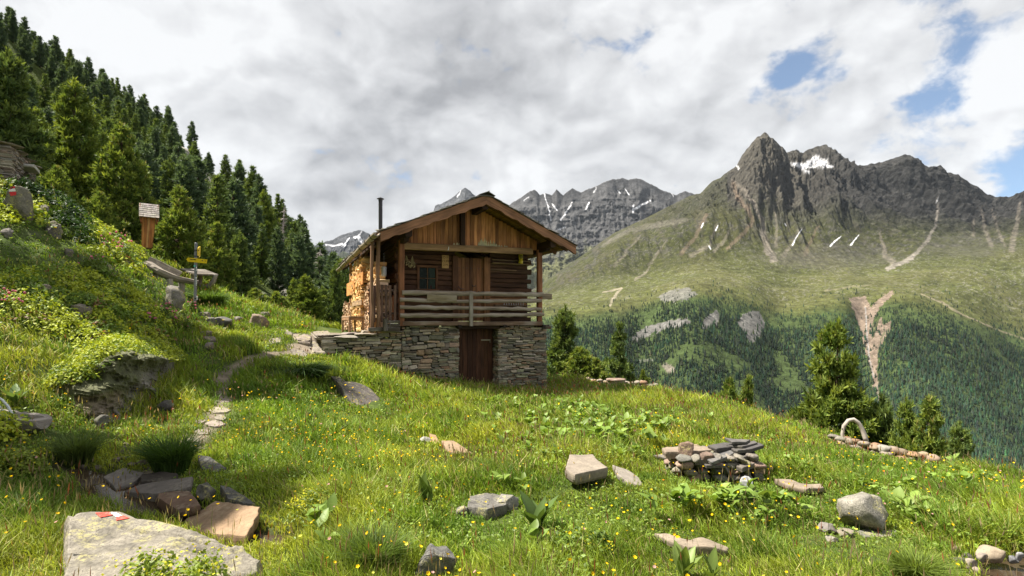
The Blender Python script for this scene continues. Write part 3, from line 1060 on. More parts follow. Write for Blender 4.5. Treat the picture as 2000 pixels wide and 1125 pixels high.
    me = raw_mesh("mountain", V, [grid_polys(len(px), len(w))], C.reshape(-1, 3), True)
    m, t = make_mat("mountain_rock_and_turf")
    c = attr(t).outputs['Color']
    gp = t.n('ShaderNodeNewGeometry').outputs['Position']
    n1_ = t.noise(gp, .035, 9, 0.72)
    k = t.ramp(n1_, .3, .7, .45, 1.55, smooth=False)
    cc = t.vmath('SCALE', c)
    t.s(cc.node.inputs['Scale'], k)
    b = t.n('ShaderNodeBsdfPrincipled', ins={'Base Color': cc, 'Roughness': .95, 'Specular IOR Level': .1, 'Normal': bump(t, n1_, 1.0, 22.0)})
    finish(t, b.outputs[0])
    tag(link("mountain", me, m), kind='structure')
    return m, dict(P_X=P_X, PY=PY, W=W, X=X, Y=Yd, Z=Zd, C=C, rock=rockm)


M_MTN, MTN = build_main_mountain()


def build_ridge(name, line, Yd, seed, rockc, low_py, snows, depth=900):
    """a more distant range: crest from its outline, ribs and gullies below"""
    a = np.array(line, float)
    px = np.linspace(a[0, 0], a[-1, 0], 420)
    cr = np.interp(px, a[:, 0], a[:, 1]) + 2.0 * fbm(px / 7.0, 0, 0, 4, seed)
    nv = 160
    w = np.linspace(0, 1, nv)
    PX = np.broadcast_to(px[:, None], (len(px), nv))
    W = np.broadcast_to(w[None, :], PX.shape)
    Y = Yd - depth * W
    vt = (628 - cr)[:, None] / 1000
    vb = (628 - low_py) / 1000
    Z = (vt * (1 - W ** .85) + vb * W ** .85) * Y
    Z = Z - 900 * sstep(.8, 1.0, W)
    X = (PX - 1000) / 1000 * Y
    sx = X + .45 * (Z - 900) * np.sign(np.sin(X / 520.0)) * .6
    r = fbm(sx / 330, Y / 1000, Z / 600, 5, seed + 3, gain=.6, ridged=True)
    r2 = fbm(X / 60, Y / 160, Z / 120, 4, seed + 4, gain=.6, ridged=True)
    amp = 110 * sstep(0, .12, W)
    Yn = Y - amp * r - amp * .35 * r2
    X = (PX - 1000) / 1000 * Yn
    Zn = Z / Y * Yn
    n = fbm(X / 60, Y / 60, Z / 60, 4, seed + 9)
    C = .62 * np.asarray(rockc) * (1 + .6 * n)[..., None] * np.ones(PX.shape + (3,))
    turf = sstep(.45, .8, W + .25 * n)[..., None]
    C = C * (1 - turf) + np.array((0.12, 0.125, 0.06)) * turf
    PY = 628 - 1000 * Zn / Yn
    for (pts, w0, w1) in snows:
        d, tt = poly_dist(PX + 2.0 * n, PY + 1.5 * n, pts)
        mk = (1 - sstep(.7, 1.1, d / (w0 + (w1 - w0) * tt) * 1.35 + .55 * n))[..., None]
        C = C * (1 - mk) + np.array((0.62, 0.63, 0.66)) * mk
    # a back side so that it is a mountain and not a screen
    back = np.stack([X[:, 0], Y[:, 0] + depth, Zn[:, 0] - depth * 1.1], -1)
    V = np.concatenate([back[:, None, :], np.stack([X, Yn, Zn], -1)], 1).reshape(-1, 3)
    C = np.concatenate([C[:, :1], C], 1).reshape(-1, 3)
    me = raw_mesh(name, V, [grid_polys(len(px), nv + 1)], np.clip(C, .01, .9), True)
    tag(link("mountain", me, M_MTN), kind='structure')


build_ridge("ridge", [(900, 560), (960, 450), (985, 408), (1000, 397), (1018, 386), (1035, 374), (1045, 371), (1054, 381), (1066, 377), (1078, 382), (1087, 370), (1100, 381), (1118, 367), (1135, 377), (1150, 369), (1165, 364), (1178, 356), (1192, 352),
                        (1205, 349), (1215, 347), (1228, 352), (1243, 347), (1258, 352), (1280, 364), (1300, 374), (1318, 381), (1328, 376), (1342, 373), (1356, 380), (1400, 395), (1440, 420)], 6800, 201, (0.115, 0.115, 0.118), 560,
            [([(1062, 378), (1070, 400), (1076, 430)], 1.4, 2.0), ([(1078, 398), (1088, 410)], 1, 2), ([(1118, 395), (1108, 412), (1096, 430)], 1.0, 2.4), ([(1150, 395), (1144, 410)], 1.2, 1.8), ([(1165, 366), (1160, 376)], 1, 1.5),
             ([(1222, 370), (1228, 380)], 1.2, 1.5), ([(1238, 400), (1236, 414)], 2, 3), ([(1270, 392), (1250, 402), (1238, 410)], 2, 3.5), ([(1310, 375), (1316, 384)], 1.2, 1.2), ([(1032, 385), (1024, 392)], 1.2, 1.6), ([(1206, 372), (1212, 378)], 1, 1.5),
             ([(1105, 444), (1090, 448)], 1.5, 2)])
build_ridge("ridge", [(830, 470), (850, 402), (868, 395), (882, 388), (890, 380), (898, 372), (908, 366), (918, 372), (928, 382), (945, 400), (975, 440)], 8200, 231, (0.12, 0.125, 0.135), 520,
            [([(900, 372), (893, 384)], 1.0, 1.6)])
build_ridge("ridge", [(520, 560), (590, 500), (620, 476), (632, 474), (645, 470), (655, 465), (668, 458), (678, 455), (690, 452), (700, 449), (712, 452), (730, 462), (780, 490), (830, 540)], 7400, 251, (0.115, 0.12, 0.13), 620,
            [([(636, 478), (655, 480), (668, 476)], 2, 2.2), ([(682, 465), (676, 474), (668, 482)], 1.8, 2.4), ([(692, 464), (700, 462), (705, 472)], 3, 5), ([(706, 452), (700, 460)], 1, 2), ([(648, 496), (640, 502)], 2, 2)])
build_ridge("ridge", [(560, 620), (620, 560), (650, 515), (662, 498), (670, 490), (680, 495), (700, 515), (760, 560)], 5200, 271, (0.10, 0.115, 0.085), 640, [], depth=600)
# ------------------------------------------------------------------ the wooden hut on its stone cellar
M_WOOD = mat_wood("weathered_timber", .8)
M_WOOD_DARK = mat_wood("dark_timber", .85, bumpd=.006)
M_WOOD_GREY = mat_wood("grey_timber", .7, weather=(.30, .28, .25), wamt=.45)
M_WALLSTONE = mat_stone("dry_stone", 5.0, .42, bumpd=.010, lamt=.25, dark=.25)
M_IRON = mat_plain("dark_iron", (.05, .05, .055), .45, .7)
ZB = -2.4
HUT = empty("alpine_hut", (CO[0], CO[1], ZB), "dark timber mountain hut with shingle gable roof on a dry stone cellar", "hut", rz=TH)
HO = (0, 0, ZB)
RIDGE_S, RIDGE_Z, SLOPE = 2.41, 4.0, .427
EAVE_L, EAVE_R = -.90, 5.72
FRONT_T, BACK_T = -1.0, 8.6


def sof(px, t):
    u = (px - 1000) / 1000.0
    return float((u * (CO[1] + E2[1] * t) - CO[0] - E2[0] * t) / (E1[0] - u * E1[1]))


def tof(px, s):
    u = (px - 1000) / 1000.0
    return float((u * (CO[1] + E1[1] * s) - CO[0] - E1[0] * s) / (E2[0] - u * E2[1]))


def zof(py, s, t):
    return (628 - py) / 1000.0 * float(CO[1] + E1[1] * s + E2[1] * t)


def roof_z(s):
    return RIDGE_Z - SLOPE * abs(s - RIDGE_S)


def hut(name, mb, mat, parent=None, **kw):
    if parent is None or parent is HUT:
        return mb.build(name, mat, HUT, HO, **kw)
    return mb.build(name, mat, parent, HO, **kw)


STONES = [(1.45 * c[0], 1.34 * c[1], 1.18 * c[2]) for c in [(.150, .150, .130), (.125, .128, .115), (.095, .097, .092), (.170, .150, .120), (.195, .145, .110), (.230, .215, .190), (.115, .105, .092), (.205, .160, .128), (.145, .155, .120), (.26, .25, .23)]]


def stone_wall(mb, p0, p1, zb, zt, rng, depth=.35, hmin=.045, hmax=.20, lmin=.12, lmax=.55, wave=.05, inward=None, palette=STONES, batter=0.0):
    """dry wall between plan points p0 and p1; zb and zt are functions of the distance along it"""
    p0, p1 = np.array(p0, float), np.array(p1, float)
    L = np.linalg.norm(p1 - p0)
    ax = (p1 - p0) / L
    ay = np.array((-ax[1], ax[0])) if inward is None else np.array(inward, float)
    ax3, ay3 = np.append(ax, 0), np.append(ay, 0)
    zlo = min(zb(0), zb(L), zb(L / 2))
    zhi = max(zt(0), zt(L), zt(L / 2))
    z = zlo
    while z < zhi:
        h = rng.choice([rng.uniform(hmin, hmax * .5), rng.uniform(hmin, hmax * .6), rng.uniform(hmax * .55, hmax)])
        x = rng.uniform(-.15, 0)
        while x < L:
            l = rng.uniform(lmin, lmax) * (0.55 if h < .07 and rng.random() < .3 else 1)
            a, b = max(x, 0), min(x + l, L)
            xm = (a + b) / 2
            zz = z + wave * math.sin(xm * 2.3 + z * 1.7) + rng.uniform(-.008, .008)
            if b - a > .05 and zz + h * .5 > zb(xm) - .1 and zz + h * .4 < zt(xm):
                parts = (3 if rng.random() < .4 else 2) if (h > .085 and rng.random() < .5) else 1
                for k in range(parts):
                    hh = h / parts
                    d = depth * rng.uniform(.85, 1.0)
                    back = rng.uniform(-.03, .035) + batter * (zz - zlo)
                    c2 = p0 + ax * xm + ay * (back + d / 2)
                    stone_block(mb, (c2[0], c2[1], zz + hh * (k + .5)), ((b - a) * .945, d, hh * .86), ax3, ay3, jit(rng.choice(palette), .42, rng), rng)
            x += l
        z += h


# stone_block puts its finished face at -ay of the depth axis, so the wall's inside must be +ay
def build_cellar():
    rng = random.Random(11)
    d0, d1 = sof(897, .15), sof(973, .15)
    ground = lambda s: -1.0 - .40 * (s + 2.35) * (1 - .08 * (s + 2.35)) - .35
    mb = MB()
    g0 = lambda x: ground(x) - .1
    stone_wall(mb, (0.0, .15), (d0, .15), lambda x: ground(x), lambda x: -.16, rng, inward=(0, 1))
    stone_wall(mb, (d1, .15), (5.22, .15), lambda x: ground(d1 + x), lambda x: -.16, rng, inward=(0, 1), lmin=.15, lmax=.6, hmax=.12)
    # reveals of the doorway and the right hand wall
    stone_wall(mb, (d1, .16), (d1, 1.0), lambda x: -2.9, lambda x: -.16, rng, inward=(1, 0))
    stone_wall(mb, (d0, .16), (d0, 1.0), lambda x: -2.9, lambda x: -.16, rng, inward=(-1, 0))
    stone_wall(mb, (5.20, .18), (5.20, 7.3), lambda x: -3.0, lambda x: -.16, rng, inward=(-1, 0), lmin=.25, lmax=.7)
    stone_wall(mb, (5.2, 7.3), (0, 7.3), lambda x: -2.6, lambda x: -.16, rng, inward=(0, -1), lmin=.3, lmax=.8)
    # near-black backing boxes, so the gaps between the face stones read dark
    dk = (.03, .028, .025)
    for (a, b) in ((0.02, d0 - .12), (d1 + .12, 5.12)):
        box(mb, ((a + b) / 2, .34, -1.55), (b - a, .2, 2.75), dk)
    w = hut("stone_cellar", mb, M_WALLSTONE)
    # footing stones at the right hand corner
    f = MB()
    for k, (s, l, z) in enumerate([(5.1, 1.0, -2.66), (5.45, .5, -2.60), (4.4, .6, -2.72)]):
        stone_block(f, (s, .02, z), (l, .5, .12), (1, 0, 0), (0, 1, 0), (.2, .2, .19), rng)
    hut("footing_stone", f, M_WALLSTONE)
    # cellar door, upright boards
    t = .62
    a, b = d0 - .02, d1 + .02
    zb_, zt_ = -2.45, -.22
    mb = MB()
    x = a
    while x < b - .03:
        ww = min(rng.uniform(.13, .19), b - x)
        beam(mb, (x + ww / 2, t + rng.uniform(0, .008), zb_), (x + ww / 2, t, zt_), ww - .006, .04, jit((.062, .028, .014), .35, rng), up=(0, 1, 0), cham=.006, segs=3, wob=.001)
        x += ww
    dr = hut("cellar_door", mb, M_WOOD_DARK)
    mb = MB()
    sm = sof(948, t)
    zz = zof(664, sm, t)
    beam(mb, (sm - .17, t - .035, zz), (sm + .17, t - .035, zz), .02, .045, (.30, .27, .20), up=(0, 0, 1))
    beam(mb, (sm + .16, t - .035, zz), (sm + .16, t - .035, zz - .1), .02, .03, (.2, .18, .14), up=(0, 1, 0))
    hut("latch", mb, M_WOOD_GREY, dr)
    mb = MB()
    beam(mb, (a - .05, .25, -.19), (b + .05, .25, -.19), .25, .12, (.03, .016, .01), wob=.006)
    hut("lintel", mb, M_WOOD_DARK)


build_cellar()


def build_frame():
    rng = random.Random(5)
    # floor beam along the balcony edge, floor boards, joist ends
    mb = MB()
    beam(mb, (-.02, 0, -.065), (4.92, 0, -.065), .16, .145, (.150, .098, .066), segs=14, wob=.007, cham=.02)
    hut("floor_beam", mb, M_WOOD_GREY)
    mb = MB()
    for k in range(5):
        beam(mb, (0, .17 + k * .14, -.03), (4.9, .17 + k * .14, -.03), .132, .035, jit((.13, .085, .055), .2, rng), segs=4)
    hut("balcony_floor", mb, M_WOOD_GREY)
    for px in (898, 986, 1062):
        s = sof(px, -.1)
        mb = MB()
        beam(mb, (s, -.13, -.155), (s, 1.2, -.155), .11, .09, (.02, .014, .01), segs=2)
        hut("joist", mb, M_WOOD_DARK)
    # timbers reaching out at the right hand corner
    for (s0, s1, t, z, w, h, c) in ((4.9, 5.33, .02, zof(579, 4.95, 0), .06, .20, (.21, .165, .115)), (4.8, 5.45, .35, -.22, .14, .1, (.10, .06, .04)), (4.8, 5.32, .55, -.32, .12, .06, (.14, .12, .1)), (4.7, 5.25, .1, -.16, .1, .1, (.03, .018, .01))):
        mb = MB()
        beam(mb, (s0, t, z), (s1, t, z), w, h, c, segs=3, wob=.005)
        hut("beam_end", mb, M_WOOD_GREY)
    # the two front posts
    for (px, base, top, w) in ((784, -.14, 2.52, .165), (1053.5, -.14, 2.52, .175)):
        s = sof(px, 0)
        mb = MB()
        beam(mb, (s, 0, base), (s, 0, top), w, .15, (.20, .085, .042), up=(0, 1, 0), segs=8, wob=.005, cham=.018)
        hut("post", mb, M_WOOD)
    # tie beam and king post
    mb = MB()
    zl, zr = 2.33, 2.47
    beam(mb, (-.05, 0.02, zl + .03), (4.55, .02, zr - .02), .16, .215, (.23, .14, .068), segs=12, wob=.007, cham=.02)
    hut("tie_beam", mb, M_WOOD)
    mb = MB()
    s = sof(903.5, -.03)
    beam(mb, (s, -.02, 2.5), (s, -.02, roof_z(s) - .22), .16, .14, (.035, .018, .010), up=(0, 1, 0), wob=.004)
    hut("king_post", mb, M_WOOD_DARK)
    # purlins, their heads show under the verge
    for (s, z, w, h) in ((RIDGE_S, RIDGE_Z - .33, .2, .24), (-.03, roof_z(0) - .33, .2, .24), (4.86, roof_z(4.86) - .33, .2, .24), (-.78, roof_z(-.78) - .24, .12, .12), (1.2, roof_z(1.2) - .26, .14, .16), (3.65, roof_z(3.65) - .26, .14, .16)):
        mb = MB()
        t0 = FRONT_T + .08 if h > .2 else .1
        beam(mb, (s, t0, z), (s, 8.3, z), w, h, (.040, .021, .012), segs=6, wob=.006, cham=.02)
        hut("purlin", mb, M_WOOD_DARK)
    # carved bracket under the purlin heads
    for s in (-.03, 4.84):
        mb = MB()
        z = roof_z(s) - .5
        beam(mb, (s, -.62, z + .03), (s, .5, z), .15, .13, (.035, .018, .01), wob=.008)
        hut("bracket", mb, M_WOOD_DARK)
    # gable boarding
    mb = MB()
    x = .12
    while x < 4.74:
        w = min(rng.uniform(.09, .155), 4.76 - x)
        xm = x + w / 2
        zt_ = roof_z(xm) - .16
        z0 = 2.42 + .02 * xm
        light = .9 if xm < 2.3 else 1.0  # tone factor: boards left of the ridge slightly darker
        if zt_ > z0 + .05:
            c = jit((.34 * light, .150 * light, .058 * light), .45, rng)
            mb_seed = rng.random()
            beam(mb, (xm, .075 + rng.uniform(0, .012), z0), (xm, .075, zt_), w - .006, .028, c, up=(0, 1, 0), cham=.005, segs=3, seed=mb_seed)
        x += w
        # pale weathered flames at the foot of the boards
    for px, h in ((887, .06), (893, .08), (897, .06), (935, .14), (938, .2), (941, .26), (944, .20), (947, .30), (950, .2), (954, .17), (958, .22), (961, .12), (964, .2), (967, .17), (970, .1), (975, .07), (980, .06), (986, .08), (990, .05)):
        s = sof(px, .05)
        z0 = 2.445 + .02 * s + .04
        w = rng.uniform(.028, .05)
        V = [(s - w, .052, z0), (s + w, .052, z0), (s + w * .5, .052, z0 + h * .6), (s + rng.uniform(-.01, .01), .052, z0 + h), (s - w * .6, .052, z0 + h * .5),
             (s - w, .062, z0), (s + w, .062, z0), (s + w * .5, .062, z0 + h * .6), (s, .062, z0 + h), (s - w * .6, .062, z0 + h * .5)]
        F = [(0, 1, 2, 3, 4)] + [(i, 5 + i, 5 + (i + 1) % 5, (i + 1) % 5) for i in range(5)]
        mb.add(V, F, jit((.36, .33, .19), .15, rng))
    hut("gable_boarding", mb, M_WOOD)


build_frame()


def build_roof():
    rng = random.Random(21)
    n = 13
    for side in (-1, 1):
        run = (RIDGE_S - EAVE_L) if side < 0 else (EAVE_R - RIDGE_S)
        mb = MB()
        step = (run + .06) / n
        for k in range(n):
            s0 = RIDGE_S + side * (run + .05 - k * step)         # lower edge of this course
            s1 = s0 - side * step * 1.45
            t = FRONT_T - .06 + rng.uniform(-.04, .03)
            while t < BACK_T:
                w = rng.uniform(.13, .30)
                j = rng.uniform(-.035, .035)
                th = rng.uniform(.016, .026)
                zl = roof_z(s0) + .030 + rng.uniform(0, .014)
                zh = roof_z(s1) + .004
                p = Vector((s0 + side * j, t + w / 2, zl - side * 0))
                q = Vector((s1, t + w / 2, zh))
                up = Vector((side * SLOPE, 0, 1))
                c = jit(rng.choice([(.135, .128, .115), (.165, .155, .14), (.105, .098, .086), (.15, .13, .105)]), .2, rng)
                beam(mb, p, q, w - .006, th, c, up=up, cham=.004, segs=1)
                t += w
        rf = hut("roof", mb, M_WOOD_GREY)
        # sawn boards under the shingles
        mb = MB()
        m = 18
        for k in range(m):
            sa = RIDGE_S + side * (run * (k + .5) / m)
            z = roof_z(sa) - .035
            w = run / m * 1.08
            beam(mb, (sa, FRONT_T - .0, z), (sa, BACK_T - .05, z), w - .006, .035, jit((.27, .155, .075), .25, rng), up=(side * SLOPE, 0, 1), cham=.004, segs=4)
        hut("soffit", mb, M_WOOD, rf)
        # verge board, thick, with a worn lower edge
        mb = MB()
        N = 40
        V, G = [], []
        for tt in (FRONT_T - .02, FRONT_T + .055):
            for k in range(N + 1):
                f = k / N
                s = RIDGE_S + side * (run - .02) * f
                top = roof_z(s) - .012
                low = top - .295 - .018 * math.sin(f * 34) - .010 * math.sin(f * 71 + side) + .02 * f
                for zz in (top, top - .16, low):
                    V.append((s, tt - (.012 if zz == low and tt < FRONT_T else 0), zz))
                    G.append((f * run + 3 * side, zz - top, tt))
        F = []
        M3 = (N + 1) * 3
        for k in range(N):
            for r in (0, 1):
                a = k * 3 + r
                q = (a, a + 1, a + 4, a + 3)
                F.append(q if side > 0 else q[::-1])
                q2 = (M3 + a, M3 + a + 3, M3 + a + 4, M3 + a + 1)
                F.append(q2 if side > 0 else q2[::-1])
            F.append((k * 3, k * 3 + 3, M3 + k * 3 + 3, M3 + k * 3))
            F.append((k * 3 + 2, M3 + k * 3 + 2, M3 + k * 3 + 5, k * 3 + 5))
        e = N * 3
        F.append((e, e + 1, M3 + e + 1, M3 + e))
        F.append((e + 1, e + 2, M3 + e + 2, M3 + e + 1))
        mb.add(V, F, (.215, .108, .058), G)
        hut("verge_board", mb, M_WOOD, rf)
        # rafters
        for k, t in enumerate([-.5, .3, 1.4, 2.6, 3.8, 5.0, 6.2, 7.4]):
            mb = MB()
            sa, sb = RIDGE_S + side * .08, RIDGE_S + side * (run - .05)
            beam(mb, (sa, t, roof_z(sa) - .115), (sb, t, roof_z(sb) - .115), .09, .11, (.12, .062, .032), segs=4, wob=.004)
            hut("rafter", mb, M_WOOD, rf)
    # cap boards along the ridge
    mb = MB()
    for side in (-1, 1):
        t = FRONT_T - .12
        while t < BACK_T:
            w = rng.uniform(.5, 1.1)
            s0, s1 = RIDGE_S + side * .26, RIDGE_S - side * (.07 if side < 0 else -.01)
            beam(mb, (s0, t + w / 2, roof_z(s0) + .07), (s1, t + w / 2, RIDGE_Z + .075 + (.02 if side < 0 else 0)), w - .01, .022, jit((.16, .15, .135), .2, rng), up=(side * SLOPE, 0, 1), segs=1, cham=.004)
            t += w
    hut("ridge_cap", mb, M_WOOD_GREY)
    # hollowed log gutter under the left eave, held by iron straps
    mb = MB()
    gs, gz = EAVE_L - .10, roof_z(EAVE_L) - .06
    pts = [(gs, FRONT_T - .12 + i * .6, gz + .012 * math.sin(i * 1.7) - .012 * i) for i in range(17)]
    prof = [(math.cos(a), math.sin(a)) for a in np.linspace(math.pi, 2 * math.pi, 9)]
    prof = [(x * .10, z * .10) for x, z in prof] + [(x * .075, z * .075 + .002) for x, z in prof[::-1]]
    V, F, G = [], [], []
    for i, p in enumerate(pts):
        for (x, z) in prof:
            V.append((p[0] + x, p[1], p[2] + z + rng.uniform(-.003, .003)))
            G.append((p[1], x, z))
    m = len(prof)
    for i in range(len(pts) - 1):
        for k in range(m):
            k2 = (k + 1) % m
            F.append((i * m + k, i * m + k2, (i + 1) * m + k2, (i + 1) * m + k))
    F.append(tuple(range(m - 1, -1, -1)))
    F.append(tuple((len(pts) - 1) * m + k for k in range(m)))
    mb.add(V, F, (.33, .28, .225), G)
    gt = hut("gutter", mb, M_WOOD_GREY)
    for t in (-.55, .4, 1.6, 3.2, 5.0, 6.8):
        mb = MB()
        a = np.linspace(math.pi * .95, 2 * math.pi * 1.02, 10)
        zc = np.interp(t, [p[1] for p in pts], [p[2] for p in pts])
        tube(mb, [(gs + .112 * math.cos(x), t, zc + .112 * math.sin(x)) for x in a] + [(gs + .3, t, zc + .18)], .010, (.1, .09, .08), 5)
        hut("strap", mb, M_IRON, gt)
    # small flat stones that weigh down the eave
    mb = MB()
    for k in range(34):
        t = FRONT_T + .3 + k * .27
        P_, F_ = rock_verts((rng.uniform(.12, .25), rng.uniform(.15, .3), .05), 300 + k, 2, 8)
        P_ = P_ + np.array((EAVE_L + .1 + rng.uniform(-.05, .25), t, roof_z(EAVE_L) + .1 + .03))
        mb.addarr(P_, [F_], jit((.26, .24, .2), .25, rng))
    hut("eave_stones", mb, M_WALLSTONE)["kind"] = "stuff"
    # stove pipe
    mb = MB()
    s, t = .06, 4.0
    z0 = roof_z(s) - .3
    zt_ = zof(391, s, t)
    tube(mb, [(s, t, z0), (s, t, (z0 + zt_) / 2), (s, t, zt_)], .075, (.055, .057, .06), 16)
    ch = hut("chimney", mb, M_IRON, smooth=False)
    mb = MB()
    tube(mb, [(s, t, zt_ + .045), (s, t, zt_ + .055), (s, t, zt_ + .12)], [.14, .14, .012], (.16, .11, .09), 16)
    for a in range(3):
        x, y = .07 * math.cos(a * 2.1), .07 * math.sin(a * 2.1)
        tube(mb, [(s + x, t + y, zt_ - .03), (s + x, t + y, zt_ + .06)], .008, (.3, .3, .3), 5)
    tube(mb, [(s, t, zt_ - .03), (s, t, zt_ + .012)], .081, (.45, .46, .48), 16, caps=False)
    hut("cap", mb, M_IRON, ch)


build_roof()


def build_log_walls():
    rng = random.Random(31)
    t = .75
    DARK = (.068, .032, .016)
    wl0, wl1 = sof(814, t), sof(855, t)
    wz0, wz1 = zof(569, wl0, t), zof(517, wl0, t)
    ds0, ds1 = sof(888, t), sof(957, t)
    mb = MB()
    z, k = .0, 0
    while z < 2.62:
        h = rng.uniform(.155, .20)
        end = 4.74 + (.16 if k % 2 == 0 else -.02) + rng.uniform(-.03, .03)
        st = -.08 if k % 2 == 0 else .02
        spans = [(st, ds0), (ds1, end)]
        if z + h > wz0 and z < wz1:
            spans = [(st, wl0), (wl1, ds0), (ds1, end)]
        if z > zof(500, 2.4, t):
            spans = [(st, end)]
        for (a, b) in spans:
            c = jit(DARK, .35, rng)
            if a == ds1 and (z < .95 and z > .45):       # the paler worn logs by the door
                c = jit((.17, .085, .04), .2, rng)
            elif a == ds1 and 1.55 < z < 2.1:
                c = jit((.085, .045, .024), .3, rng)
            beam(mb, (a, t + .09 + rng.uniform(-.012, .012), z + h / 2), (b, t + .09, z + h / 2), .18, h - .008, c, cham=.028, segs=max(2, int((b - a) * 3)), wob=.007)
        z += h
        k += 1
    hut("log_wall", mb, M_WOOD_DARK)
    # side and back walls
    for (p, q) in (((.05, .76), (.05, 7.2)), ((4.72, .9), (4.72, 7.2)), ((.0, 7.1), (4.8, 7.1))):
        mb = MB()
        z = .05
        while z < 2.7:
            h = rng.uniform(.16, .2)
            d = Vector((q[0] - p[0], q[1] - p[1], 0)).normalized() * rng.uniform(-.02, .12)
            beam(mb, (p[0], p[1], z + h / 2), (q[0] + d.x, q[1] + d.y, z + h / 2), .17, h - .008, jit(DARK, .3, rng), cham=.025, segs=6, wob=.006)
            z += h
        hut("log_wall", mb, M_WOOD_DARK)
    # door between its two posts
    for (px, w, c) in ((889, .20, (.09, .042, .021)), (951, .23, (.22, .105, .046))):
        s = sof(px, t - .03)
        mb = MB()
        beam(mb, (s, t - .0, -.0), (s, t - .0, 2.24), w, .14, c, up=(0, 1, 0), segs=6, wob=.004)
        hut("door_post", mb, M_WOOD)
    mb = MB()
    a, b = sof(894, t), sof(945, t)
    x = a
    cols = [(.125, .058, .027), (.16, .074, .034), (.10, .046, .023)]
    while x < b - .02:
        w = min(rng.uniform(.12, .17), b - x)
        beam(mb, (x + w / 2, t + .05 + rng.uniform(0, .008), .02), (x + w / 2, t + .05, 2.2), w - .005, .04, jit(rng.choice(cols), .4, rng), up=(0, 1, 0), cham=.006, segs=4, wob=.001)
        x += w
    door = hut("door", mb, M_WOOD)
    mb = MB()
    for zz in (.25, 1.05, 1.85):
        for i in range(7):
            s = a + .06 + i * (b - a - .1) / 6
            tube(mb, [(s, t + .035, zz), (s, t + .022, zz)], .016, (.01, .01, .01), 6)
    hut("nail_heads", mb, M_IRON, door)["kind"] = "stuff"
    mb = MB()
    s = a + .06
    zz = zof(564, s, t)
    tube(mb, [(s - .03, t + .02, zz + .1), (s, t - .02, zz + .02), (s + .03, t - .03, zz), (s + .16, t - .03, zz - .005)], .012, (.45, .42, .38), 6)
    hut("handle", mb, M_IRON, door)
    mb = MB()
    sc_ = sof(926, t)
    zz = zof(557, sc_, t)
    tube(mb, [(sc_ - .07, t + .02, zz), (sc_ - .04, t + .0, zz - .035), (sc_ + .04, t, zz - .035), (sc_ + .07, t + .02, zz)], .013, (.012, .01, .01), 6)
    hut("pull_ring", mb, M_IRON, door)
    # window
    fw = .085
    fr = MB()
    c = (.105, .048, .022)
    tt = t - .015
    beam(fr, (wl0, tt, wz1 - fw / 2), (wl1, tt, wz1 - fw / 2), .06, fw, c)
    beam(fr, (wl0 - .03, tt - .02, wz0 + fw / 2), (wl1 + .03, tt - .02, wz0 + fw / 2), .10, fw, c)
    beam(fr, (wl0 + fw / 2, tt, wz0 + fw), (wl0 + fw / 2, tt, wz1 - fw), fw, .06, c, up=(0, 1, 0))
    beam(fr, (wl1 - fw / 2, tt, wz0 + fw), (wl1 - fw / 2, tt, wz1 - fw), fw, .06, c, up=(0, 1, 0))
    sm, zm = (wl0 + wl1) / 2, (wz0 + wz1) / 2
    beam(fr, (sm, tt, wz0 + fw), (sm, tt, wz1 - fw), .028, .035, (.14, .075, .035), up=(0, 1, 0))
    beam(fr, (wl0 + fw, tt, zm), (sm - .014, tt, zm), .035, .025, (.14, .075, .035))
    beam(fr, (sm + .014, tt, zm), (wl1 - fw, tt, zm), .035, .025, (.14, .075, .035))
    win = hut("window", fr, M_WOOD)
    m, n = make_mat("window_glass")
    gl = n.n('ShaderNodeBsdfGlossy', ins={'Color': (.35, .42, .36, 1), 'Roughness': .04})
    tr = n.n('ShaderNodeBsdfTransparent', ins={'Color': (.42, .47, .42, 1)})
    fz = n.n('ShaderNodeFresnel', ins={'IOR': 1.5})
    finish(n, n.n('ShaderNodeMixShader', ins={0: n.math('MULTIPLY', fz.outputs[0], .5), 1: tr.outputs[0], 2: gl.outputs[0]}).outputs[0])
    mb = MB()
    a0, a1, z0, z1 = wl0 + fw * .8, wl1 - fw * .8, wz0 + fw * .8, wz1 - fw * .8
    V = [(a0, tt + .012, z0), (a1, tt + .012, z0), (a1, tt + .012, z1), (a0, tt + .012, z1), (a0, tt + .016, z0), (a1, tt + .016, z0), (a1, tt + .016, z1), (a0, tt + .016, z1)]
    mb.add(V, [(0, 1, 2, 3), (7, 6, 5, 4), (0, 4, 5, 1), (1, 5, 6, 2), (2, 6, 7, 3), (3, 7, 4, 0)], (1, 1, 1))
    hut("pane", mb, m, win)
    m2 = mat_plain("curtain_cloth", (.62, .64, .6), .9, var=.1, nscale=30)
    mb = MB()
    N = 24
    V, F = [], []
    for i in range(N + 1):
        s = sof(839.5, t) + (a1 - sof(839.5, t)) * i / N
        y = tt + .09 + .018 * math.sin(i * 1.6)
        V += [(s, y, z0 + .02), (s, y, z1)]
    for i in range(N):
        F.append((2 * i, 2 * i + 2, 2 * i + 3, 2 * i + 1))
    mb.add(V, F, (1, 1, 1))
    hut("curtain", mb, m2, win, smooth=True)
    # near-black box gives the unlit room behind the window its darkness
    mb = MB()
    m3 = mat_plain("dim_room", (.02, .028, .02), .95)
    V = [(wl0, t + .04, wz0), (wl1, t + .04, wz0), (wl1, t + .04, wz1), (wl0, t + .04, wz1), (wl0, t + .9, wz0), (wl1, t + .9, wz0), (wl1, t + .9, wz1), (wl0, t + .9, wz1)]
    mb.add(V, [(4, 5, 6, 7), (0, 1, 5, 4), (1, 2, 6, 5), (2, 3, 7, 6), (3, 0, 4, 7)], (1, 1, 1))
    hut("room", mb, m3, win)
    # candle glass on the sill inside
    red = mat_plain("red_glass", (.75, .06, .03), .3)
    mb = MB()
    s = sof(842.5, t)
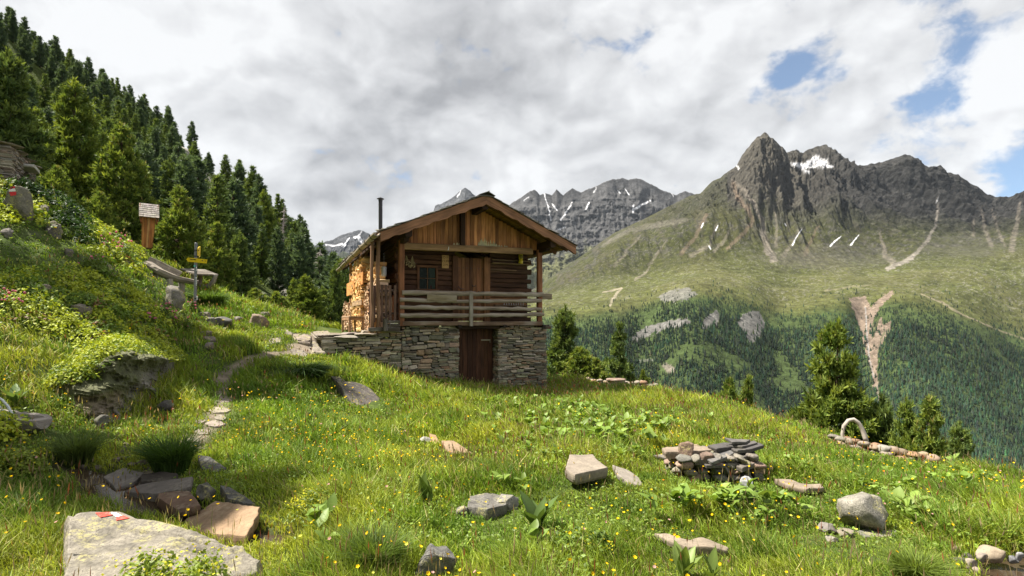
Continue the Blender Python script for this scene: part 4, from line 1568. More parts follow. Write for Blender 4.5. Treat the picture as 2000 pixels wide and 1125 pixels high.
    tube(mb, [(0, 0, 0), (0, 0, .05), (0, 0, .10), (0, 0, .14), (0, 0, .17)], [.032, .036, .036, .018, .012], (1, 1, 1), 12)
    tag(mb.build("candle", red, None, loc=(*cab(s, tt + .055), z0 + .01)), "red candle standing inside the hut window beside the curtain", "candle")
    # shelf boards right of the door
    for (p0, p1, py, d) in ((962, 1036, 509, .10), (960, 1036, 516, .24), (958, 1010, 527, .05)):
        s0, s1 = sof(p0, t - .1), sof(p1, t - .1)
        z = zof(py, (s0 + s1) / 2, t - .1)
        mb = MB()
        beam(mb, (s0, t - .01 - d / 2, z), (s1, t - .01 - d / 2, z), d, .035, jit((.21, .14, .075), .1, rng), segs=5, wob=.003)
        hut("shelf", mb, M_WOOD)
    z = zof(597, 4.0, t - .1)
    mb = MB()
    beam(mb, (sof(965, t - .1), t - .12, z), (sof(1034, t - .1), t - .12, z), .22, .04, (.18, .12, .08), segs=4, wob=.003)
    hut("shelf", mb, M_WOOD)


build_log_walls()


def build_balcony():
    rng = random.Random(41)
    c = (.25, .205, .16)
    # five long poles: heights read at both ends
    for (l0, l1, zl, zm, zr, r) in ((sof(785, -.09), sof(1060, -.09), .905, .92, .945, .080), (sof(781, -.09), sof(1057, -.09), .675, .67, .73, .064), (sof(781, -.09), sof(1056, -.09), .44, .44, .43, .066), (sof(781, -.09), sof(1062, -.09), .185, .205, .25, .070)):
        mb = MB()
        pts, rad = [], []
        N = 22
        for i in range(N + 1):
            f = i / N
            z = (zl * (1 - f) * (1 - 2 * f) + 4 * zm * f * (1 - f) + zr * f * (2 * f - 1))
            pts.append((l0 + (l1 - l0) * f, -.095 + rng.uniform(-.010, .010), z + rng.uniform(-.013, .013)))
            rad.append(r * rng.uniform(.82, 1.12))
        tube(mb, pts, rad, c, 9, .08, seed=int(zl * 100))
        hut("rail", mb, M_WOOD_GREY, smooth=False)
    s = sof(920, -.16)
    mb = MB()
    beam(mb, (s, -.17, -.15), (s, -.17, .95), .13, .055, (.19, .165, .13), up=(0, 1, 0), segs=5, wob=.004)
    hut("rail_post", mb, M_WOOD_GREY)
    mb = MB()
    s0, s1 = sof(834, -.16), sof(892, -.16)
    beam(mb, (s0, -.165, .765), (s1, -.165, .745), .03, .2, (.205, .165, .10), segs=4, wob=.004)
    hut("rail_plank", mb, M_WOOD_GREY)
    # side fence of upright palings left of the balcony
    t = -.05
    for zz in (.95, .25):
        fz = MB()
        beam(fz, (sof(721, t) - .03, t + .05, zz), (sof(777, t), t + .05, zz), .045, .07, (.05, .03, .02), segs=3, wob=.004)
        hut("fence_rail", fz, M_WOOD_DARK)
    for i, px in enumerate((723, 731, 746, 754, 762, 771)):
        s = sof(px, t)
        mb = MB()
        zt_ = zof(556 + rng.uniform(-2, 1.5), s, t)
        beam(mb, (s, t, -.02 if i else -.05), (s + rng.uniform(-.02, .02), t, zt_), .078, .03, jit((.105, .062, .045), .25, rng), up=(0, 1, 0), segs=4, wob=.004)
        hut("paling", mb, M_WOOD)
    for (px, r) in ((726.5, .055), (738.5, .062)):
        s = sof(px, t - .05)
        mb = MB()
        tube(mb, [(s + .01 * math.sin(i), t - .05, -.34 + i * .35) for i in range(9)], [r * (1.05 - .02 * i) for i in range(9)], (.185, .105, .062), 9, .07, seed=int(px))
        hut("pole", mb, M_WOOD)
    # sill timbers at the foot of the side fence
    for (p0, p1, z, h) in ((758, 781, -.01, .08), (758, 781, -.12, .10), (720, 781, -.24, .12)):
        mb = MB()
        beam(mb, (sof(p0, t - .12), t - .1, z), (sof(p1, t - .12), t - .1, z), .12, h, (.06, .048, .036), segs=3, wob=.005)
        hut("sill_timber", mb, M_WOOD_GREY)
    mb = MB()
    tube(mb, [(sof(752.5, t - .2), t - .2, -.28), (sof(752.5, t - .2), t - .2, -.1), (sof(752.5, t - .2), t - .2, .09)], [.075, .07, .07], (.07, .058, .045), 9, .08)
    hut("stump_post", mb, M_WOOD_GREY)


build_balcony()
# ------------------------------------------------------------------ things on and beside the hut
def cabv(s, t, z):
    return Vector((*cab(s, t), z))


def build_terrace():
    rng = random.Random(17)
    root = empty("stone_terrace", (*cab(-1.2, .3), -1.4), "dry stone retaining wall with flat top slabs left of the hut cellar", "terrace", rz=TH)
    org = (-1.2, .3, -1.4)
    mb = MB()
    gl = lambda x: -1.15 - .40 * x
    stone_wall(mb, (-2.38, .15), (-.01, .15), gl, lambda x: -.52 + .10 * x, rng, inward=(0, 1), lmin=.15, lmax=.55)
    stone_wall(mb, (-2.38, 1.6), (-2.38, .15), lambda x: -1.1, lambda x: -.52, rng, inward=(1, 0))
    box(mb, (-1.18, .42, -1.15), (2.2, .25, 1.25), (.03, .028, .025))  # near-black backing behind the terrace stones
    mb.build("wall", M_WALLSTONE, root, org)
    slabs = [(-2.2, .35, -.50, .75, .55), (-1.62, .28, -.46, .7, .6), (-.95, .26, -.39, .85, .55), (-.30, .25, -.30, .7, .5), (-2.0, .85, -.42, .8, .6), (-1.3, .9, -.38, .8, .6), (-.7, .8, -.33, .6, .5), (-.55, .12, -.27, .62, .4)]
    for k, (s, t, z, l, d) in enumerate(slabs):
        mb = MB()
        P_, F_ = rock_verts((l * 1.15, d * 1.2, .10), 500 + k, 3, 9, .04)
        P_ = rotz(P_, rng.uniform(-.2, .2)) + np.array((s, t, z))
        mb.addarr(P_, [F_], jit((.24, .21, .175), .15, rng))
        mb.build("slab", M_WALLSTONE, root, org)
    return root


build_terrace()


def split_log(mb, c, ax, r, L, rng, col):
    """a split piece of firewood lying along ax"""
    k = rng.choice([3, 4, 4, 5])
    a0 = rng.uniform(0, 6.28)
    d, a, b = frame_of(ax)
    ring = []
    for i in range(k):
        t = a0 + 2 * math.pi * i / k + rng.uniform(-.3, .3)
        rr = r * rng.uniform(.75, 1.15)
        ring.append(a * (rr * math.cos(t)) + b * (rr * math.sin(t)))
    c = Vector(c)
    o = rng.uniform(-.04, .04)
    V = [tuple(c + d * (L / 2 + o) + p) for p in ring] + [tuple(c - d * (L / 2 - o) + p) for p in ring]
    F = [tuple(range(k)), tuple(range(2 * k - 1, k - 1, -1))] + [(i, k + i, k + (i + 1) % k, (i + 1) % k) for i in range(k)]
    cols = np.array([col] * (2 * k))
    mb.add(V, F, cols)


M_FIRE = mat_wood("split_wood", .35, bumpd=.003)


def firewood(t0, t1, zb, ztop, s, pal, label, seed, r=(.035, .06), bow=0.0):
    rng = random.Random(seed)
    mb = MB()
    z = zb
    while z < ztop:
        t = t0
        while t < t1:
            rr = rng.uniform(*r)
            if z + rr < ztop - .12 * abs(math.sin(t * 2.2)) * (1 if z > ztop - .3 else 0):
                bow_ = bow * math.sin((z - zb) / (ztop - zb) * 3.1)
                ax = Vector((-1, rng.uniform(-.15, .15), rng.uniform(-.12, .12)))
                split_log(mb, (s + .16 - bow_ + rng.uniform(-.03, .03), t + rr, z + rr + rng.uniform(-.01, .01)), ax, rr * 1.12, .36, rng, jit(rng.choice(pal), .22, rng))
            t += rr * 1.9
        z += (r[0] + r[1]) * .92
    o = (s, (t0 + t1) / 2, zb)
    root = bpy.data.objects
    ob = mb.build("firewood_stack", M_FIRE, None, o, loc=cabv(*o))
    ob.rotation_euler = (0, 0, TH)
    tag(ob, label, "firewood", "firewood stacks under the left eave")
    return ob


ORANGE = [(.58, .36, .15), (.66, .45, .20), (.50, .28, .11), (.70, .50, .26)]
BROWN = [(.42, .27, .155), (.50, .34, .21), (.34, .21, .12), (.24, .15, .09), (.55, .40, .26)]
S_W = -.80
tA, tB, tC, tD = .12, tof(710, S_W), tof(691, S_W), tof(671, S_W - .05)
firewood(tA, tB, -.36, zof(549, S_W, 1.5), S_W + .05, BROWN, "brown weathered firewood stack nearest the paling fence", 71)
firewood(tB + .03, tC, -.36, zof(505, S_W, tC - 1.2), S_W, ORANGE, "tall bright yellow split firewood stack in the middle under the eave", 72, (.04, .075), .08)
firewood(tC + .05, tD, -.36, zof(591, S_W, tC + 1.2), S_W - .05, BROWN, "low firewood stack at the far end of the hut side", 73)
# billets stored on top of the near stack
firewood(.9, tB + .1, zof(545, S_W, 1.5), zof(512, S_W, 1.7), S_W + .12, ORANGE, "loose planks and billets piled on top of the brown stack", 74, (.04, .07))


def woodshed_boards():
    rng = random.Random(3)
    def plank(t0, t1, z0, z1, s, col, name="plank", label=None):
        mb = MB()
        beam(mb, (s, t0, (z0 + z1) / 2), (s, t1, (z0 + z1) / 2), .03, abs(z1 - z0), col, segs=3, wob=.004)
        o = hut(name, mb, M_WOOD)
        if label: o['label'] = label
    Of = (.42, .19, .06)
    plank(tof(708, S_W - .1), tof(690, S_W - .1), zof(560, S_W, 3.6), zof(537, S_W, 3.6), S_W - .08, Of, "retaining_board", "orange board across the yellow firewood")
    plank(tof(690.5, S_W - .15), tof(676, S_W - .15), zof(580, S_W, 6.5), zof(556, S_W, 6.5), S_W - .11, (.50, .23, .07), "retaining_board", "bright orange board at the far stack")
    plank(tof(708, S_W - .1), tof(689, S_W - .1), zof(598, S_W, 3.6), zof(588, S_W, 3.6), S_W - .12, (.30, .20, .12), "retaining_board", "grey brown board low on the yellow firewood")
    for (px, p0, p1, w, col) in ((686, 515, 645, .26, (.30, .145, .06)), (689.5, 560, 645, .1, (.22, .12, .06)), (708.5, 486, 645, .12, (.19, .10, .055)), (676, 588, 645, .08, (.25, .16, .1))):
        t = tof(px, S_W)
        mb = MB()
        beam(mb, (S_W - .02, t, zof(p1, S_W, t)), (S_W - .02, t, zof(p0, S_W, t)), w, .08, col, up=(1, 0, 0), segs=3, wob=.004)
        hut("shed_post", mb, M_WOOD)
    # panel behind the upper firewood and board leaning by the fence
    mb = MB()
    t0, t1 = tof(716, S_W + .2), tof(703, S_W + .2)
    for k in range(4):
        t = t0 + (t1 - t0) * (k + .5) / 4
        beam(mb, (S_W + .25, t, 1.2), (S_W + .25, t, 2.5), (t1 - t0) / 4 - .01, .03, jit((.30, .145, .055), .2, rng), up=(1, 0, 0))
    hut("side_boarding", mb, M_WOOD)
    mb = MB()
    s, t = sof(729, 0.08), .08
    beam(mb, (s, t, -.33), (s, t, .12), .26, .03, (.50, .27, .11), up=(0, 1, 0))
    hut("kick_board", mb, M_WOOD)
    # barrel shaped metal churn and red tools behind the palings
    rng = random.Random(8)
    mb = MB()
    s, t = sof(758, .35), .35
    for k in range(7):
        beam(mb, (s - .25 + k * .075, t + .15, .0), (s - .25 + k * .075, t + .15, .95 + rng.uniform(-.2, .15)), .07, .025, jit(rng.choice([(.36, .12, .05), (.25, .13, .07), (.45, .3, .18)]), .2, rng), up=(0, 1, 0))
    ob = mb.build("board_pile", M_WOOD, None, (s, t, 0), loc=cabv(s, t, 0))
    ob.rotation_euler = (0, 0, TH)
    tag(ob, "reddish upright boards leaning behind the paling fence", "boards")
    zinc = mat_plain("grey_tin", (.33, .33, .33), .45, .6)
    mb = MB()
    s, t = sof(750, .45), .45
    z1 = zof(520, s, t)
    tube(mb, [(0, 0, 0), (0, 0, .06), (0, 0, .3), (0, 0, .32)], [.07, .085, .085, .03], (1, 1, 1), 12)
    ob = mb.build("tin_can", zinc, None, loc=cabv(s, t, z1 - .32))
    tag(ob, "grey tin can hanging in the dark corner behind the poles", "can")
    # the can hangs by a wire from the eave purlin
    mb = MB()
    tube(mb, [(0, 0, .32), (0, 0, .75)], .004, (1, 1, 1), 5)
    mb.build("wire", zinc, ob)


woodshed_boards()


def bench():
    s0, t0 = -1.53, .71
    z = h1(*cab(-1.4, 1.2)) + .02
    zt_ = zof(617.5, s0, t0)
    root = empty("wooden_bench", cabv(s0, t0, z), "plain wooden bench on the terrace beside the firewood", "bench", rz=TH)
    o = (s0, t0, z)
    W_, L_ = .48, 1.9
    mb = MB()
    for k in range(2):
        beam(mb, (s0 + .12 + k * .24, t0 - .06, zt_ - .02), (s0 + .12 + k * .24, t0 + L_, zt_ - .02), .235, .035, (.30, .20, .12), segs=3, wob=.002)
    mb.build("seat", M_WOOD_GREY, root, o)
    mb = MB()
    beam(mb, (s0 + .02, t0 + .05, zt_ - .085), (s0 + W_ - .02, t0 + .05, zt_ - .085), .03, .09, (.34, .19, .10))
    beam(mb, (s0 + .02, t0 + .1, zt_ - .085), (s0 + .02, t0 + L_ - .05, zt_ - .085), .03, .09, (.30, .17, .09))
    mb.build("apron", M_WOOD, root, o)
    for (a, b) in ((0.03, .05), (W_ - .04, .05), (.03, L_ - .08), (W_ - .04, L_ - .08)):
        mb = MB()
        g = h1(*cab(s0 + a, t0 + b))
        beam(mb, (s0 + a, t0 + b, g - .05), (s0 + a, t0 + b, zt_ - .04), .065, .065, (.30, .18, .10), up=(0, 1, 0), segs=2, wob=.002)
        mb.build("leg", M_WOOD, root, o)


bench()


def text_mesh(name, body, size, mat, parent, M, align='CENTER'):
    cu = bpy.data.curves.new(name, 'FONT')
    cu.body = body
    cu.size = size
    cu.align_x = align
    cu.extrude = .001
    tmp = bpy.data.objects.new(name, cu)
    COL.objects.link(tmp)
    dg = bpy.context.evaluated_depsgraph_get()
    me = bpy.data.meshes.new_from_object(tmp.evaluated_get(dg))
    bpy.data.objects.remove(tmp)
    me.materials.clear()
    o = link(name, me, mat, parent)
    o.matrix_local = M
    return o


INK = mat_plain("dark_ink", (.06, .03, .015), .8)


def small_things():
    t = .75 - .03
    # notice board with carved letters
    s0, s1 = sof(863, t), sof(876.5, t)
    z0, z1 = zof(523.5, s0, t), zof(498, s0, t)
    sm = (s0 + s1) / 2
    root = empty("notice_board", cabv(sm, t, z0), "tan carved wooden plaque hanging between window and door", "plaque", rz=TH)
    mb = MB()
    beam(mb, (0, 0, 0), (0, 0, z1 - z0), s1 - s0, .025, (.44, .27, .11), up=(0, 1, 0), cham=.006)
    mb.build("board", mat_wood("plaque_wood", .25), root)
    hh = z1 - z0
    for body, z, sz in (("O F", .78, .115), ("CUM", .50, .105), ("2 M", .22, .105)):
        M = Matrix.Translation((0, -.0145, hh * z - .02)) @ Matrix.Rotation(R(90), 4, 'X')
        text_mesh("lettering", body, sz, INK, root, M)
    # white hook on the tie beam
    m = mat_plain("white_enamel", (.75, .75, .74), .4)
    mb = MB()
    s, tt = sof(876, -.09), -.075
    tube(mb, [(.012, 0, .11), (.012, -.01, .06), (.0, -.012, .01), (-.02, -.012, 0)], [.010, .011, .014, .010], (1, 1, 1), 8)
    ob = mb.build("hook", m, None, loc=cabv(s, tt, zof(488.5, s, tt)))
    tag(ob, "small white hook on the tie beam above the plaque", "hook")
    # yellow milk churn like lantern on the shelf
    s = sof(1017, .6)
    z = zof(515.5, s, .6)
    root = empty("lantern", cabv(s, .6, z), "yellow lantern with dark grille standing on the shelf", "lantern", rz=TH)
    ym = mat_plain("yellow_enamel", (.62, .47, .03), .4, var=.15)
    mb = MB()
    tube(mb, [(0, 0, 0), (0, 0, .015), (0, 0, .10), (0, 0, .15), (0, 0, .16)], [.075, .085, .085, .06, .055], (1, 1, 1), 14)
    mb.build("base", ym, root)
    mb = MB()
    tube(mb, [(0, 0, .16), (0, 0, .18), (0, 0, .31), (0, 0, .37), (0, 0, .41), (0, 0, .42)], [.06, .082, .084, .062, .035, .01], (1, 1, 1), 14)
    mb.build("globe", ym, root)
    mb = MB()
    for x in (-.04, 0, .04):
        tube(mb, [(x, -.082, .19), (x, -.088, .25), (x, -.082, .30)], .007, (.02, .02, .02), 5)
    tube(mb, [(-.06, -.07, .20), (0, -.09, .2), (.06, -.07, .20)], .007, (.02, .02, .02), 5)
    tube(mb, [(-.06, -.07, .28), (0, -.09, .28), (.06, -.07, .28)], .007, (.02, .02, .02), 5)
    mb.build("grille", M_IRON, root)
    mb = MB()
    tube(mb, [(-.08, 0, .18), (-.088, 0, .38), (-.06, 0, .47), (0, 0, .49), (.06, 0, .47), (.088, 0, .38), (.08, 0, .18)], .006, (.2, .19, .17), 6)
    mb.build("handle", M_IRON, root)
    # bunch of dried flowers and horn by the corner
    rng = random.Random(12)
    s = sof(800, .6)
    root = empty("dried_bunch", cabv(s, .62, zof(500, s, .6)), "pale dried flower bunch hanging on the hut corner by the window", "dried flowers", rz=TH)
    for dx, n, ln in ((-.10, 16, .34), (.10, 22, .38)):
        mb = MB()
        for k in range(n):
            a, b = rng.uniform(-.09, .09), rng.uniform(-.05, .05)
            l = ln * rng.uniform(.5, 1)
            tube(mb, [(dx, 0, .02), (dx + a * .5, b * .5, -l * .5), (dx + a, b, -l)], [.004, .006, .004], jit((.30, .24, .12), .3, rng), 4)
            P_, F_ = rock_verts((.045, .045, .05), 700 + k, 1, 4)
            mb.addarr(P_ + np.array((dx + a, b, -l)), [F_], jit((.36, .29, .15), .3, rng))
        mb.build("bunch", M_WOOD, root)
    mb = MB()
    tube(mb, [(-.15, 0, .02), (.15, 0, .02)], .012, (.1, .06, .04), 6)
    mb.build("hanging_rod", M_WOOD, root)
    # bottles on the lower shelf
    rng = random.Random(4)
    for k in range(9):
        s = sof(985 + k * 4.6, .63)
        z = zof(597, 4.0, .65) + .022
        mb = MB()
        h = rng.uniform(.07, .10)
        tube(mb, [(0, 0, 0), (0, 0, h * .6), (0, 0, h * .75), (0, 0, h)], [.022, .022, .009, .009], (1, 1, 1), 8)
        ob = mb.build("bottle", M_SHELF, None, loc=cabv(s, .63, z))
        tag(ob, "tiny pale bottle in the row on the low shelf right of the door", "bottle", "small bottles on the low shelf")


M_SHELF = mat_plain("pale_glass", (.35, .34, .32), .3)
small_things()
# ------------------------------------------------------------------ trees
M_NEEDLE = mat_leaf("pine_needles", .33, .6, .22, .5)
M_BARK = mat_plain("bark", (.085, .062, .045), .95, nscale=9, var=.4, bumpd=.02, spec=.1)
M_DEAD = mat_plain("dead_grey_wood", (.30, .27, .25), .9, nscale=9, var=.3, spec=.1)


def needles(centers, dirs, size, n, rng, base, tip, bright):
    """brushes of needles: for every centre n slim triangles fanned round its direction"""
    m = len(centers)
    c = np.repeat(centers, n, 0)
    d = np.repeat(dirs, n, 0)
    sz = np.repeat(size, n)
    r = rng.normal(size=(m * n, 3))
    v = d * .95 + r * .62
    v /= np.linalg.norm(v, axis=1)[:, None]
    s = np.cross(v, rng.normal(size=(m * n, 3)))
    s /= np.linalg.norm(s, axis=1)[:, None] + 1e-9
    L = sz * rng.uniform(.7, 1.25, m * n)
    wv = L * rng.uniform(.17, .30, m * n)
    a = c - v * (L * .25)[:, None]
    V = np.stack([a - s * (wv * .6)[:, None], a + s * (wv * .6)[:, None], c + v * (L * .55)[:, None] + s * (wv * .5)[:, None], c + v * L[:, None]], 1)
    b = np.repeat(bright, n)[:, None]
    k = rng.uniform(.75, 1.25, m * n)[:, None]
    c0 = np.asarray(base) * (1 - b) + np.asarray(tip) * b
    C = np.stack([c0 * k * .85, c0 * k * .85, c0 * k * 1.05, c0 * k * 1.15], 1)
    F = np.arange(m * n * 4).reshape(-1, 4)
    return V.reshape(-1, 3), F, C.reshape(-1, 3)


def pine_meshes(seed, h=10.0, rad=2.2, tufts=900, per=7, tuft=.55, base=(.036, .060, .022), tip=(.085, .115, .032), shape=.75, low=.06, up=.5, candles=0.0, irregular=.35):
    """a stone pine: whorls of rising limbs, each carrying brushes of needles; returns trunk and crown meshes"""
    rng = np.random.RandomState(seed)
    prng = random.Random(seed)
    tr = MB()
    lean = rng.uniform(-.02, .02, 2)
    tp = [(lean[0] * h * f * f, lean[1] * h * f * f, -.6 + (h * .97 + .6) * f) for f in np.linspace(0, 1, 9)]
    tube(tr, tp, [h * .022 * (1 - .93 * f) + .01 for f in np.linspace(0, 1, 9)], (1, 1, 1), 8, .08, seed=seed)
    lobes = [(rng.uniform(0, 6.28), rng.uniform(.15, .95), rng.uniform(-1, 1)) for _ in range(9)]
    cen, dr, sz, br = [], [], [], []
    f = low
    nb = 0
    while f < .985:
        k = int(rng.randint(4, 8))
        a0 = rng.uniform(0, 6.28)
        for i in range(k):
            a = a0 + 6.283 * i / k + rng.uniform(-.35, .35)
            ff = min(.985, max(.03, f + rng.uniform(-.025, .025)))
            prof = min(1.0, ((1 - ff) * 1.9) ** shape) * (.72 + .28 * min(1, ff / .16))
            g = sum(am * math.exp(-((ff - lf) / .10) ** 2) * max(0, math.cos(a - la)) for la, lf, am in lobes)
            ln = rad * prof * (1 + irregular * g) * rng.uniform(.72, 1.12)
            ln = max(ln, .03 * h)
            ris = up * (.35 + .9 * ff) + rng.uniform(-.12, .12)
            d0 = np.array((math.cos(a), math.sin(a), 0.0))
            p0 = np.array((0, 0, ff * h))
            pts = []
            for q in np.linspace(0, 1, 6):
                pts.append(p0 + d0 * ln * q + np.array((0, 0, 1)) * ln * (ris * q * q - .08 * q))
            if nb % 2 == 0 and ln > .05 * h:
                tube(tr, [tuple(p) for p in pts], [h * .006 * (1 - .8 * q) + .004 for q in np.linspace(0, 1, 6)], (1, 1, 1), 4, caps=False, seed=nb)
            nb += 1
            cnt = max(3, int(tufts / 95.0 * (ln / rad) * 1.25 + rng.uniform(0, 1)))
            for j in range(cnt):
                q = rng.uniform(.22, 1.0) ** .75
                p = p0 + d0 * ln * q + np.array((0, 0, 1)) * ln * (ris * q * q - .08 * q)
                side = np.array((-d0[1], d0[0], 0)) * rng.normal() * ln * .17 * (1.15 - q * .6)
                cen.append(p + side + rng.normal(size=3) * tuft * .22)
                e = d0 * (.55 + .3 * q) + np.array((0, 0, 1)) * rng.uniform(.45, 1.0) + side / (ln + .01) * 1.3
                dr.append(e / np.linalg.norm(e))
                sz.append(tuft * rng.uniform(.75, 1.2) * (.8 + .25 * (1 - ff)))
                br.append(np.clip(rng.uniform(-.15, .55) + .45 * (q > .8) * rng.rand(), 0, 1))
        f += rng.uniform(.032, .05)
    # leader
    for j in range(6):
        cen.append(np.array((lean[0] * h, lean[1] * h, h * (.95 + .01 * j))))
        dr.append(np.array((rng.normal() * .2, rng.normal() * .2, 1.0)))
        sz.append(tuft * .8)
        br.append(.6)
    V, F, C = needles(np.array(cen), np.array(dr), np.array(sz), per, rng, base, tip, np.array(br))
    if candles:
        # upright pale new shoots at the branch tips
        idx = rng.choice(len(cen), int(len(cen) * candles), replace=False)
        cc = np.array(cen)[idx]
        up_ = np.tile(np.array((0, 0, 1.0)), (len(idx), 1)) + rng.normal(size=(len(idx), 3)) * .15
        V2, F2, C2 = needles(cc + np.array((0, 0, tuft * .45)), up_, np.full(len(idx), tuft * .75), 3, rng, (.20, .19, .06), (.30, .27, .08), rng.rand(len(idx)))
        V = np.concatenate([V, V2])
        F = np.concatenate([F, F2 + F.max() + 1])
        C = np.concatenate([C, C2])
    tm = raw_mesh("trunk", np.concatenate(tr.V), [np.array(v) for v in tr.F.values()], None, True)
    tm.materials.append(M_BARK)
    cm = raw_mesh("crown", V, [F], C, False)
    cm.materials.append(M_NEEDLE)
    return tm, cm


def plant_tree(meshes, loc, sc, label, group=None, rz=0.0, name="stone_pine", cat="tree"):
    root = empty(name, loc, label, cat, group, rz)
    root.scale = sc
    for nm, me in zip(("trunk", "crown"), meshes):
        o = bpy.data.objects.new(nm, me)
        COL.objects.link(o)
        o.parent = root
    return root


GREEN_D = dict(base=(.066, .108, .060), tip=(.130, .182, .088))
GREEN_M = dict(base=(.078, .126, .040), tip=(.185, .235, .054))
GREEN_L = dict(base=(.098, .155, .034), tip=(.255, .300, .052))
# far kinds for the hillside
FAR_PINES = [
    pine_meshes(901, 10, 1.15, 900, 6, .52, shape=.55, **GREEN_D), pine_meshes(902, 10, 1.45, 950, 6, .55, shape=.75, **GREEN_D), pine_meshes(903, 10, 1.0, 800, 6, .50, shape=.5, irregular=.5, **GREEN_D),
    pine_meshes(904, 10, 1.55, 950, 6, .55, shape=.9, **GREEN_M), pine_meshes(905, 10, 1.2, 850, 6, .52, shape=.6, low=.15, irregular=.6, **GREEN_D), pine_meshes(906, 10, 1.35, 900, 6, .5, shape=.95, **GREEN_M)]


def tree_at(meshes, px, top_py, Y, wpx, label, h0=10.0, r0=2.0, group=None, name="stone_pine", base_py=None, rz=None):
    """a tree whose top and width are seen in the photograph at distance Y"""
    x = (px - 1000) / 1000.0 * Y
    zb = h1(x, Y) if base_py is None else min(h1(x, Y), (628 - base_py) / 1000.0 * Y)
    zt_ = (628 - top_py) / 1000.0 * Y
    hh = (zt_ - zb)
    w = wpx / 1000.0 * Y / 2 * .86
    r = random.Random(int(px * 7 + top_py))
    return plant_tree(meshes, (x, Y, zb), (w / r0, w / r0, hh / h0), label, group, r.uniform(0, 6.28) if rz is None else rz, name)


BIG_A = pine_meshes(11, 10, 3.1, 3000, 9, .46, shape=1.0, up=.42, candles=.03, irregular=.5, **GREEN_L)
BIG_B = pine_meshes(12, 10, 2.6, 2000, 8, .50, shape=.8, up=.5, irregular=.4, **GREEN_L)
BIG_C = pine_meshes(13, 10, 2.5, 1900, 8, .48, shape=.85, up=.6, candles=.12, irregular=.5, **GREEN_L)
BIG_D = pine_meshes(14, 10, 2.4, 1700, 8, .52, shape=.7, up=.4, irregular=.45, **GREEN_M)
YOUNG = pine_meshes(15, 10, 3.6, 900, 9, .85, shape=.95, up=.7, candles=.08, irregular=.4, **GREEN_L)
SLIM = pine_meshes(16, 10, 2.0, 1300, 8, .50, shape=.75, up=.3, irregular=.75, **GREEN_M)

# right of the hut and along the meadow's edge
tree_at(BIG_A, 1630, 628, 25, 205, "large bushy stone pine rising behind the dry wall with the bent branch", r0=3.1)
tree_at(BIG_D, 1103, 598, 27, 84, "dark conical stone pine close to the right corner of the hut", r0=2.4)
tree_at(SLIM, 1210, 633, 28, 72, "slim ragged stone pine behind the tree stump on the low wall", r0=2.0)
tree_at(YOUNG, 1134, 682, 25.5, 96, "yellow green young pine at the foot of the dark conical pine", r0=3.6)
tree_at(YOUNG, 1165, 703, 25, 64, "small young pine just left of the tree stump", r0=3.6, rz=2.0)
tree_at(YOUNG, 1256, 726, 24, 36, "tiny pine behind the low wall right of the tree stump", r0=3.6, rz=4.0)
tree_at(BIG_C, 1462, 738, 26, 72, "small pine of the pair on the meadow edge, right and taller one", r0=2.5)
tree_at(YOUNG, 1424, 748, 26, 84, "small pine of the pair on the meadow edge, left and lower one", r0=3.6, rz=1.0)
tree_at(BIG_D, 1722, 772, 24, 92, "slender dark pine right behind the end of the bent branch arch", r0=2.4, rz=2.2)
tree_at(BIG_B, 1772, 782, 22.5, 104, "bushy green pine behind the middle of the dry wall", r0=2.6)
tree_at(BIG_C, 1818, 782, 21.5, 116, "bushy pine behind the right end of the dry wall", r0=2.5, rz=3.0)
tree_at(BIG_D, 1873, 826, 17.5, 76, "small conical pine standing alone right of the dry wall", r0=2.4, rz=5.0)

# the larger trees behind the bank on the left
NEAR = "pines close behind the bushy bank"
for (ms, r0, px, top, Y, w, lb) in [
    (BIG_B, 2.6, 146, 158, 38, 132, "tall broad sunlit pine behind the bank, nearest the stone hut"),
    (BIG_D, 2.4, 14, 98, 33, 120, "large pine rising behind the stone hut at the photo's edge"),
    (BIG_C, 2.5, 240, 246, 36, 116, "broad light green pine between the tallest near pine and the shingled shrine"),
    (BIG_B, 2.6, 72, 212, 40, 90, "yellowish pine between the stone hut and the tallest near pine"),
    (BIG_C, 2.5, 352, 368, 27, 104, "bright young pine with pale upright shoots right of the shingled shrine"),
    (BIG_D, 2.4, 300, 430, 27, 60, "dark pine half hidden behind the shingled shrine"),
    (BIG_C, 2.5, 424, 438, 29, 84, "pine with pale shoots behind the yellow signpost"),
    (BIG_D, 2.4, 468, 455, 44, 58, "narrow dark pine uphill of the path, right of the signpost"),
    (BIG_D, 2.4, 330, 310, 60, 60, "rounded dark pine above the shingled shrine"),
    (BIG_B, 2.6, 516, 374, 78, 62, "tall pale green larch like pine in the middle of the hillside"),
    (BIG_B, 2.6, 598, 538, 30, 80, "bushy pine behind the path crest left of the firewood"),
    (BIG_D, 2.4, 655, 520, 36, 50, "dark pine right behind the hut's far eave"),
    (YOUNG, 3.6, 498, 565, 25, 54, "low young pine behind the path crest, left one"),
    (YOUNG, 3.6, 540, 572, 26, 60, "low young pine behind the path crest, right one"),
    (BIG_B, 2.6, 574, 545, 40, 50, "pine standing between the two bushy pines beyond the path"),
    (BIG_D, 2.4, 630, 560, 33, 46, "small dark pine left of the low firewood stack"),
    (YOUNG, 3.6, 195, 380, 27, 70, "low bushy pine under the tallest near pine"),
    (YOUNG, 3.6, 110, 330, 26, 80, "low bushy pine beside the stone hut"),
    (BIG_D, 2.4, 398, 470, 34, 70, "dark pine between the signpost and the bright young pine"),
]:
    tree_at(ms, px, top, Y, w, lb, r0=r0, group=NEAR)


